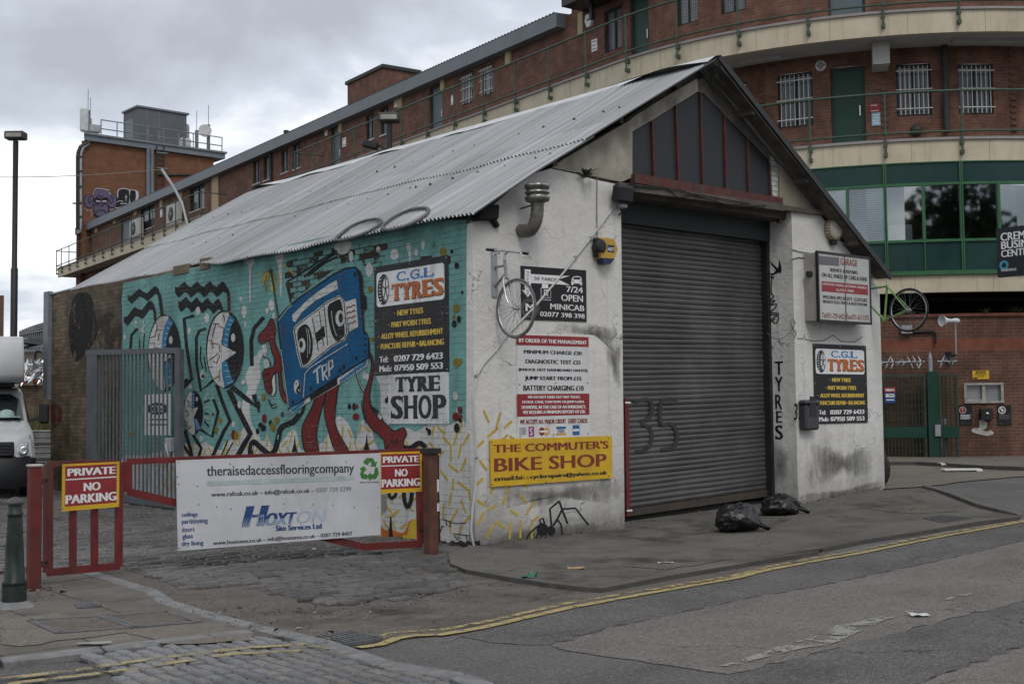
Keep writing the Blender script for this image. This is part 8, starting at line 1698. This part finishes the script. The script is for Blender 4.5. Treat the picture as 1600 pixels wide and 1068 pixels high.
for s_ in (-1, 1):
    mb.face([vp(2.2, .75, PW*s_), vp(4.9, .75, PW*s_), vp(4.9, 2.95, PW*s_), vp(1.36, 2.95, PW*s_), vp(1.16, 2.92, PW*s_), vp(1.01, 2.78, PW*s_), vp(.86, 2.5, PW*s_), vp(.8, 2.22, PW*s_), vp(1.11, 2.08, PW*s_), vp(2.2, 2.08, PW*s_)][::s_], M_VW)
mb.face([vp(1.05, 2.08, -PW), vp(1.05, 2.08, PW), vp(2.25, 2.08, PW), vp(2.25, 2.08, -PW)], M_VW); mb.box(tuple(vp(1.2, 2.0, -.7)), tuple(vp(2.1, 2.078, .7)), M_VB)
KP = Plane(vp(.80, 2.22, .84), (1, 0, 0), (0, -.92, .28), (0, .28, .92)); mb.words(KP, 'K', -.42, .12, -.24, .36, S_NVY, .02, .03)
mb.build('box_body', VAN)
mb = MB(); mb.box(tuple(vp(2.3, .55, -1.04)), tuple(vp(4.9, .75, 1.04)), M_VB); mb.build('chassis', VAN)
for s_ in (-1, 1): mb = MB(); mb.lathe([(.2, -.1), (.30, -.1), (.33, -.07), (.33, .07), (.30, .1), (.2, .1), (.19, .06), (.001, .06)], vp(3.9, .32, .88*s_), M_RUBBER, 24, (s_, 0, 0)); mb.build('wheel', VAN)
mb = MB(); c = vp(.97, 1.43, .55); c = c + V((0, -.02, 0)); mb.lathe([(.15, 0), (.145, .05), (.12, .11), (.06, .145), (.001, .15)], c, plain('pale green cap', (.32, .45, .43), .7, .3, 20), 14); mb.obox(c + V((.15, -.06, .01)), V((.09, -.03, 0)), V((.02, .06, 0)), up*.008, mb.mats[0]); mb.build('cap', None, 'pale green cap lying on the dashboard of the van', 'cap')
cap_ = [o for o in bpy.data.objects if o.get('category') == 'cap'][0]; piv = V((vx1, vy, 0)); Rz = Matrix.Rotation(radians(-15), 4, 'Z')
for o in (VAN, cap_): o.location = piv + (Rz @ (o.location - piv)); o.rotation_euler.z = radians(-15)
# ------------------------------------------------------------------ behind the van
M_CRATE = plain('pale grey plastic', (.30, .31, .32), .5, .2, 8)
c0 = V((.6, 17.6, 0)); ub, vb = 60, 766
cb_ = on_ground(ub, vb, 0); 
for k in range(4):
    rt_ = None; z0 = cb_.z + k*.30; mb = MB(); mb.box((cb_.x - .26, cb_.y - .2, z0), (cb_.x + .26, cb_.y + .2, z0 + .285), M_CRATE, .02)
    for zz_ in (.04, .14, .25): mb.box((cb_.x - .275, cb_.y - .215, z0 + zz_), (cb_.x + .275, cb_.y + .215, z0 + zz_ + .025), M_CRATE, .008)
    for x_ in (-.18, -.06, .06, .18): mb.box((cb_.x + x_ - .012, cb_.y - .212, z0 + .066), (cb_.x + x_ + .012, cb_.y - .19, z0 + .25), M_CRATE)
    mb.build('crate', None, ('bottom pale grey plastic crate of the stack behind the van', 'second pale grey plastic crate from the bottom of the stack behind the van', 'third pale grey plastic crate from the bottom of the stack behind the van', 'topmost pale grey plastic crate of the stack behind the van')[k], 'crate', 'stacked grey crates behind the van')
WY = 25.0; mb = MB(); mb.box((-14, WY, -.1), (4.5, WY + .3, at_depth(60, 598, (V((0, WY, 0)) - CAM).dot(fl)).z), M_STOCK); mb.build('yard_wall', None, 'sooty brown brick wall closing the yard behind the van', 'wall')
wz = max(v.co.z for v in bpy.data.objects['yard_wall'].data.vertices) + bpy.data.objects['yard_wall'].location.z
r_ = random.Random(8); mb = MB(); mf = plain('crumpled silver foil', (.62, .62, .62), .25, .3, 3, metal=.7)
pA, pB = meet(18, 585, (0, 1, 0), WY), meet(84, 580, (0, 1, 0), WY)
for k in range(260):
    t_ = r_.random(); c = pA + (pB - pA)*t_ + V((0, r_.uniform(-.25, .25), r_.uniform(-.18, .26))); an = r_.uniform(-1.2, 1.2) + (1.1 if r_.random() < .7 else -1.1); d = V((cos(an), r_.uniform(-.4, .4), sin(an)))*r_.uniform(.1, .24); s_ = V((-d.z, r_.uniform(-.2, .2), d.x))*.22
    mb.face([c - d, c + s_, c + d + up*.03, c - s_], mf)
mb.tube([pA + V((0, 0, -.1)), pB + V((0, 0, .0))], .03, M_GALV, 6); mb.build('razor_coil', None, 'glinting coil of silver barbed strip along the top of the yard wall', 'barbed coil')
p = meet(53, 598, (0, 1, 0), WY - .1); mb = MB(); mb.tube([p + V((-.3, 0, -.05)), p + V((-.1, 0, .06)), p + V((.1, 0, .02)), p + V((.22, 0, .07))], [.02, .05, .04, .02], plain('orange rag', (.45, .13, .03), .8), 6); mb.build('orange_rag', None, 'orange rag hanging under the silver barbed strip on the yard wall', 'rag')
c = meet(44, 668, (0, 1, 0), 21); r_ = random.Random(2); mb = MB()
for k in range(150):
    b = V((c.x + r_.uniform(-.7, .8), 21 + r_.uniform(-.4, .4), gz(0, 21))); h_ = r_.uniform(.9, 1.9); ln = V((r_.uniform(-.5, .5), r_.uniform(-.2, .2), 0)); w_ = V((.008, 0, 0)); mb.face([b - w_, b + w_, b + up*h_*.6 + ln*.4 + w_, b + up*h_ + ln], M_LEAF2)
mb.build('tall_grass', None, 'clump of tall dry grass growing between the van and the yard wall', 'grass clump')
# far buildings beyond the yard wall
def far_plane(D): n = V((fl.x, fl.y, 0)); o = CAM + n*D; return Plane((o.x, o.y, 0), (rt.x, rt.y, 0), (-fl.x, -fl.y, 0))
FP = far_plane(62); q = lambda x, y: FP.sight('a', x, y)
M_FARR = plain('brown far roof', (.11, .09, .075), .8, .2, 1); M_FARW = plain('dull far wall', (.14, .12, .10), .85, .25, 1.5); M_FARG = plain('far grey', (.20, .21, .22), .7, .2, 1)
HB = thing('far_building', FP.pt(*q(210, 190)), 'low brown building with ribbed roof beyond the yard wall', 'building')
mb = MB(); a0, b1 = q(60, 190); a1, _ = q(340, 190); mb.prism(FP, [(a0, 0), (a1, 0), (a1, b1), (a0, b1)], -6, 0, M_FARW); mb.build('wall', HB)
mb = MB(); e0, e1 = q(60, 172), q(340, 166); f0, f1 = q(100, 112), q(340, 108); mb.face([FP.pt(*e0, .2), FP.pt(*e1, .2), FP.pt(*f1, -3), FP.pt(*f0, -3)], M_FARR)
for k in range(14): t_ = k/13; mb.bar(FP.pt(*e0, .22) + (FP.pt(*e1, .22) - FP.pt(*e0, .22))*t_, FP.pt(*f0, -2.95) + (FP.pt(*f1, -2.95) - FP.pt(*f0, -2.95))*t_, .08, .08, M_FARG)
mb.build('roof', HB); mb = MB(); a0, b1 = q(120, 108); a1, b0 = q(188, 140); mb.prism(FP, [(a0, b0), (a1, b0), (a1, b1), (a0, b1)], -2, .5, M_FARG); mb.rect(FP, 'a', 128, 114, 178, 134, M_PANE, .52); mb.build('dormer', HB)
FP2 = far_plane(95); q2 = lambda x, y: FP2.sight('a', x, y); GH = thing('arched_building', FP2.pt(*q2(250, 90)), 'pale building with curved glass roof beyond the brown roof', 'building')
arc = [(120, 72), (150, 58), (185, 44), (220, 32), (260, 21), (300, 14), (345, 10)]; ap_ = [q2(*p) for p in arc]; bot = q2(120, 110)[1]
mb = MB(); rows = [[FP2.pt(a, b, o) for a, b in ap_] for o in (0, -12)]; mb.grid(rows, M_FARG); mb.prism(FP2, [(ap_[0][0], 0)] + [(ap_[-1][0], 0)] + ap_[::-1], -.3, 0, plain('arch glass', (.16, .20, .24), .3, .2, .6)); mb.build('wall', GH)
mb = MB()
for dz in (0, .14, .30, .48): mb.tube([FP2.pt(a, b - (b - bot)*dz, .1) for a, b in ap_], .09, M_FARG, 5)
for a, b in [((ap_[i][0]*(1 - t_) + ap_[i + 1][0]*t_), (ap_[i][1]*(1 - t_) + ap_[i + 1][1]*t_)) for i in range(6) for t_ in (0, .33, .66)]: mb.tube([FP2.pt(a, bot, .1), FP2.pt(a, b, .1)], .05, M_FARG, 4)
mb.build('glazing_bars', GH)
FP3 = far_plane(80); a0, b1 = FP3.sight('a', -90, -128); a1, _ = FP3.sight('a', 24, -128); b1 = FP3.sight('a', 0, -120)[1]
TB = thing('slab_building', FP3.pt((a0 + a1)/2, 0), 'pale grey brown slab building at the left photo edge behind the lamp post', 'building')
mb = MB(); UP = Plane((0, 0, 0), (1, 0, 0), (0, 0, 1), (0, 1, 0))
def slab_(x0, x1, z0, z1, dep, m):
    Q = [FP3.pt(x0, 0), FP3.pt(x1, 0), FP3.pt(x1*(1 + dep/80) - .1*dep/8, 0) + fl*dep, FP3.pt(x0*(1 + dep/80), 0) + fl*dep]; mb.prism(UP, [(p.x, p.y) for p in Q], z0, z1, m)
slab_(a0, a1 - .35, 0, b1, 8, plain('pale slab', (.36, .33, .31), .8, .1, .5)); mb.build('wall', TB); mb = MB(); slab_(a1 - .34, a1, 0, b1 + .3, 7.9, plain('brown pier', (.13, .075, .055), .8)); slab_(a0, a1 - .36, b1 + .003, b1 + .4, 8, M_FARG); mb.build('trim', TB)
p = at_depth(54, 640, 58); mb = MB(); mb.tube([V((p.x, p.y, 0)), V((p.x, p.y, at_depth(54, 552, 58).z)), at_depth(58, 548, 58), at_depth(63, 549, 58)], .06, M_BLACKM, 6); mb.build('far_lamp', None, 'small distant hooked lamp post in front of the brown far building', 'street lamp')
# ------------------------------------------------------------------ street lamps
def lamp(u, D, v_top, v_kink, label, w_=.5):
    b = at_depth(u, v_kink, D); zt = at_depth(u, v_top, D).z; t = thing('street_lamp', (b.x, b.y, 0), label, 'street lamp'); zk = b.z
    mb = MB(); mb.tube([V((b.x, b.y, -.1)), V((b.x, b.y, zk)), V((b.x, b.y, zk + .03)), V((b.x, b.y, zt - .16))], [.088, .088, .068, .068], M_BLACKM, 12); mb.build('column', t)
    mb = MB(); c = V((b.x, b.y, zt - .02)); mb.obox(c, rt*(w_/2), fl*.16, up*.10, plain('lamp housing ' + label[:4], (.055, .052, .048), .5, .2, 6), .025); h = mb.build('head', t)
    mb = MB(); mb.obox(c - fl*.162 - up*.01, rt*(w_/2 - .05), fl*.01, up*.055, plain('lamp lens ' + label[:4], (.30, .29, .25), .2, .2, 6), .008); mb.build('lens', h); return t, V((b.x, b.y, zt))
lamp(22.5, 32, 211, 420, 'tall black street lamp with box head standing behind the van')
L2, lt_ = lamp(609, 27.5, 183, 330, 'black street lamp with box head rising behind the garage roof', .46)
mb = MB(); q = lt_ - up*.62 - rt*.3; mb.bar(lt_ - up*.75, q, .05, .05, M_BLACKM); mb.obox(q - rt*.12, (rt*.16 + up*-.04), fl*.12, (up*.07 + rt*.03), M_BLACKM, .02); mb.build('side_floodlight', L2)
# ------------------------------------------------------------------ trees across the road, seen mirrored in the office windows
M_TRL = plain('plane tree leaves', (.055, .075, .03), .7, .5, 1.5); M_BARK = plain('tree bark', (.09, .075, .06), .9, .3, 6, .5)
def tree(x, y, h, R, seed, label):
    r_ = random.Random(seed); t = thing('street_tree', (x, y, 0), label, 'tree', 'trees across the road'); mb = MB(); mb.tube([V((x, y, -.1)), V((x + .1, y, h*.25)), V((x, y + .1, h*.5)), V((x, y, h*.8))], [.28, .22, .15, .05], M_BARK, 10); tips = []
    for k in range(11):
        an = k*2.4; z0 = h*r_.uniform(.28, .6); tip = V((x + R*.75*cos(an)*r_.uniform(.5, 1), y + R*.75*sin(an)*r_.uniform(.5, 1), z0 + h*r_.uniform(.15, .35))); mid = (V((x, y, z0)) + tip)/2 + up*.3; mb.tube([V((x, y, z0)), mid, tip], [.11, .07, .03], M_BARK, 6); tips += [tip, mid]
    mb.build('trunk', t); mb = MB(); tips.append(V((x, y, h*.9)))
    for c in tips:
        for j in range(420):
            d = V((r_.gauss(0, 1), r_.gauss(0, 1), r_.gauss(0, .8))); d = d.normalized()*R*.46*r_.random()**.4; p = c + d; a = V((r_.uniform(-1, 1), r_.uniform(-1, 1), r_.uniform(-1, 1))).normalized()*.25; b = a.orthogonal().normalized()*.17; mb.face([p - a, p + b, p + a, p - b], M_TRL)
    mb.build('crown', t)
tree(-7.5, -24, 12.5, 4.5, 1, 'leafy tree across the road, mirrored leftmost in the office windows'); tree(-1, -27, 13.5, 5, 2, 'leafy tree across the road, mirrored in the middle office windows'); tree(6, -29, 12, 4.5, 3, 'leafy tree across the road, mirrored rightmost in the office windows')
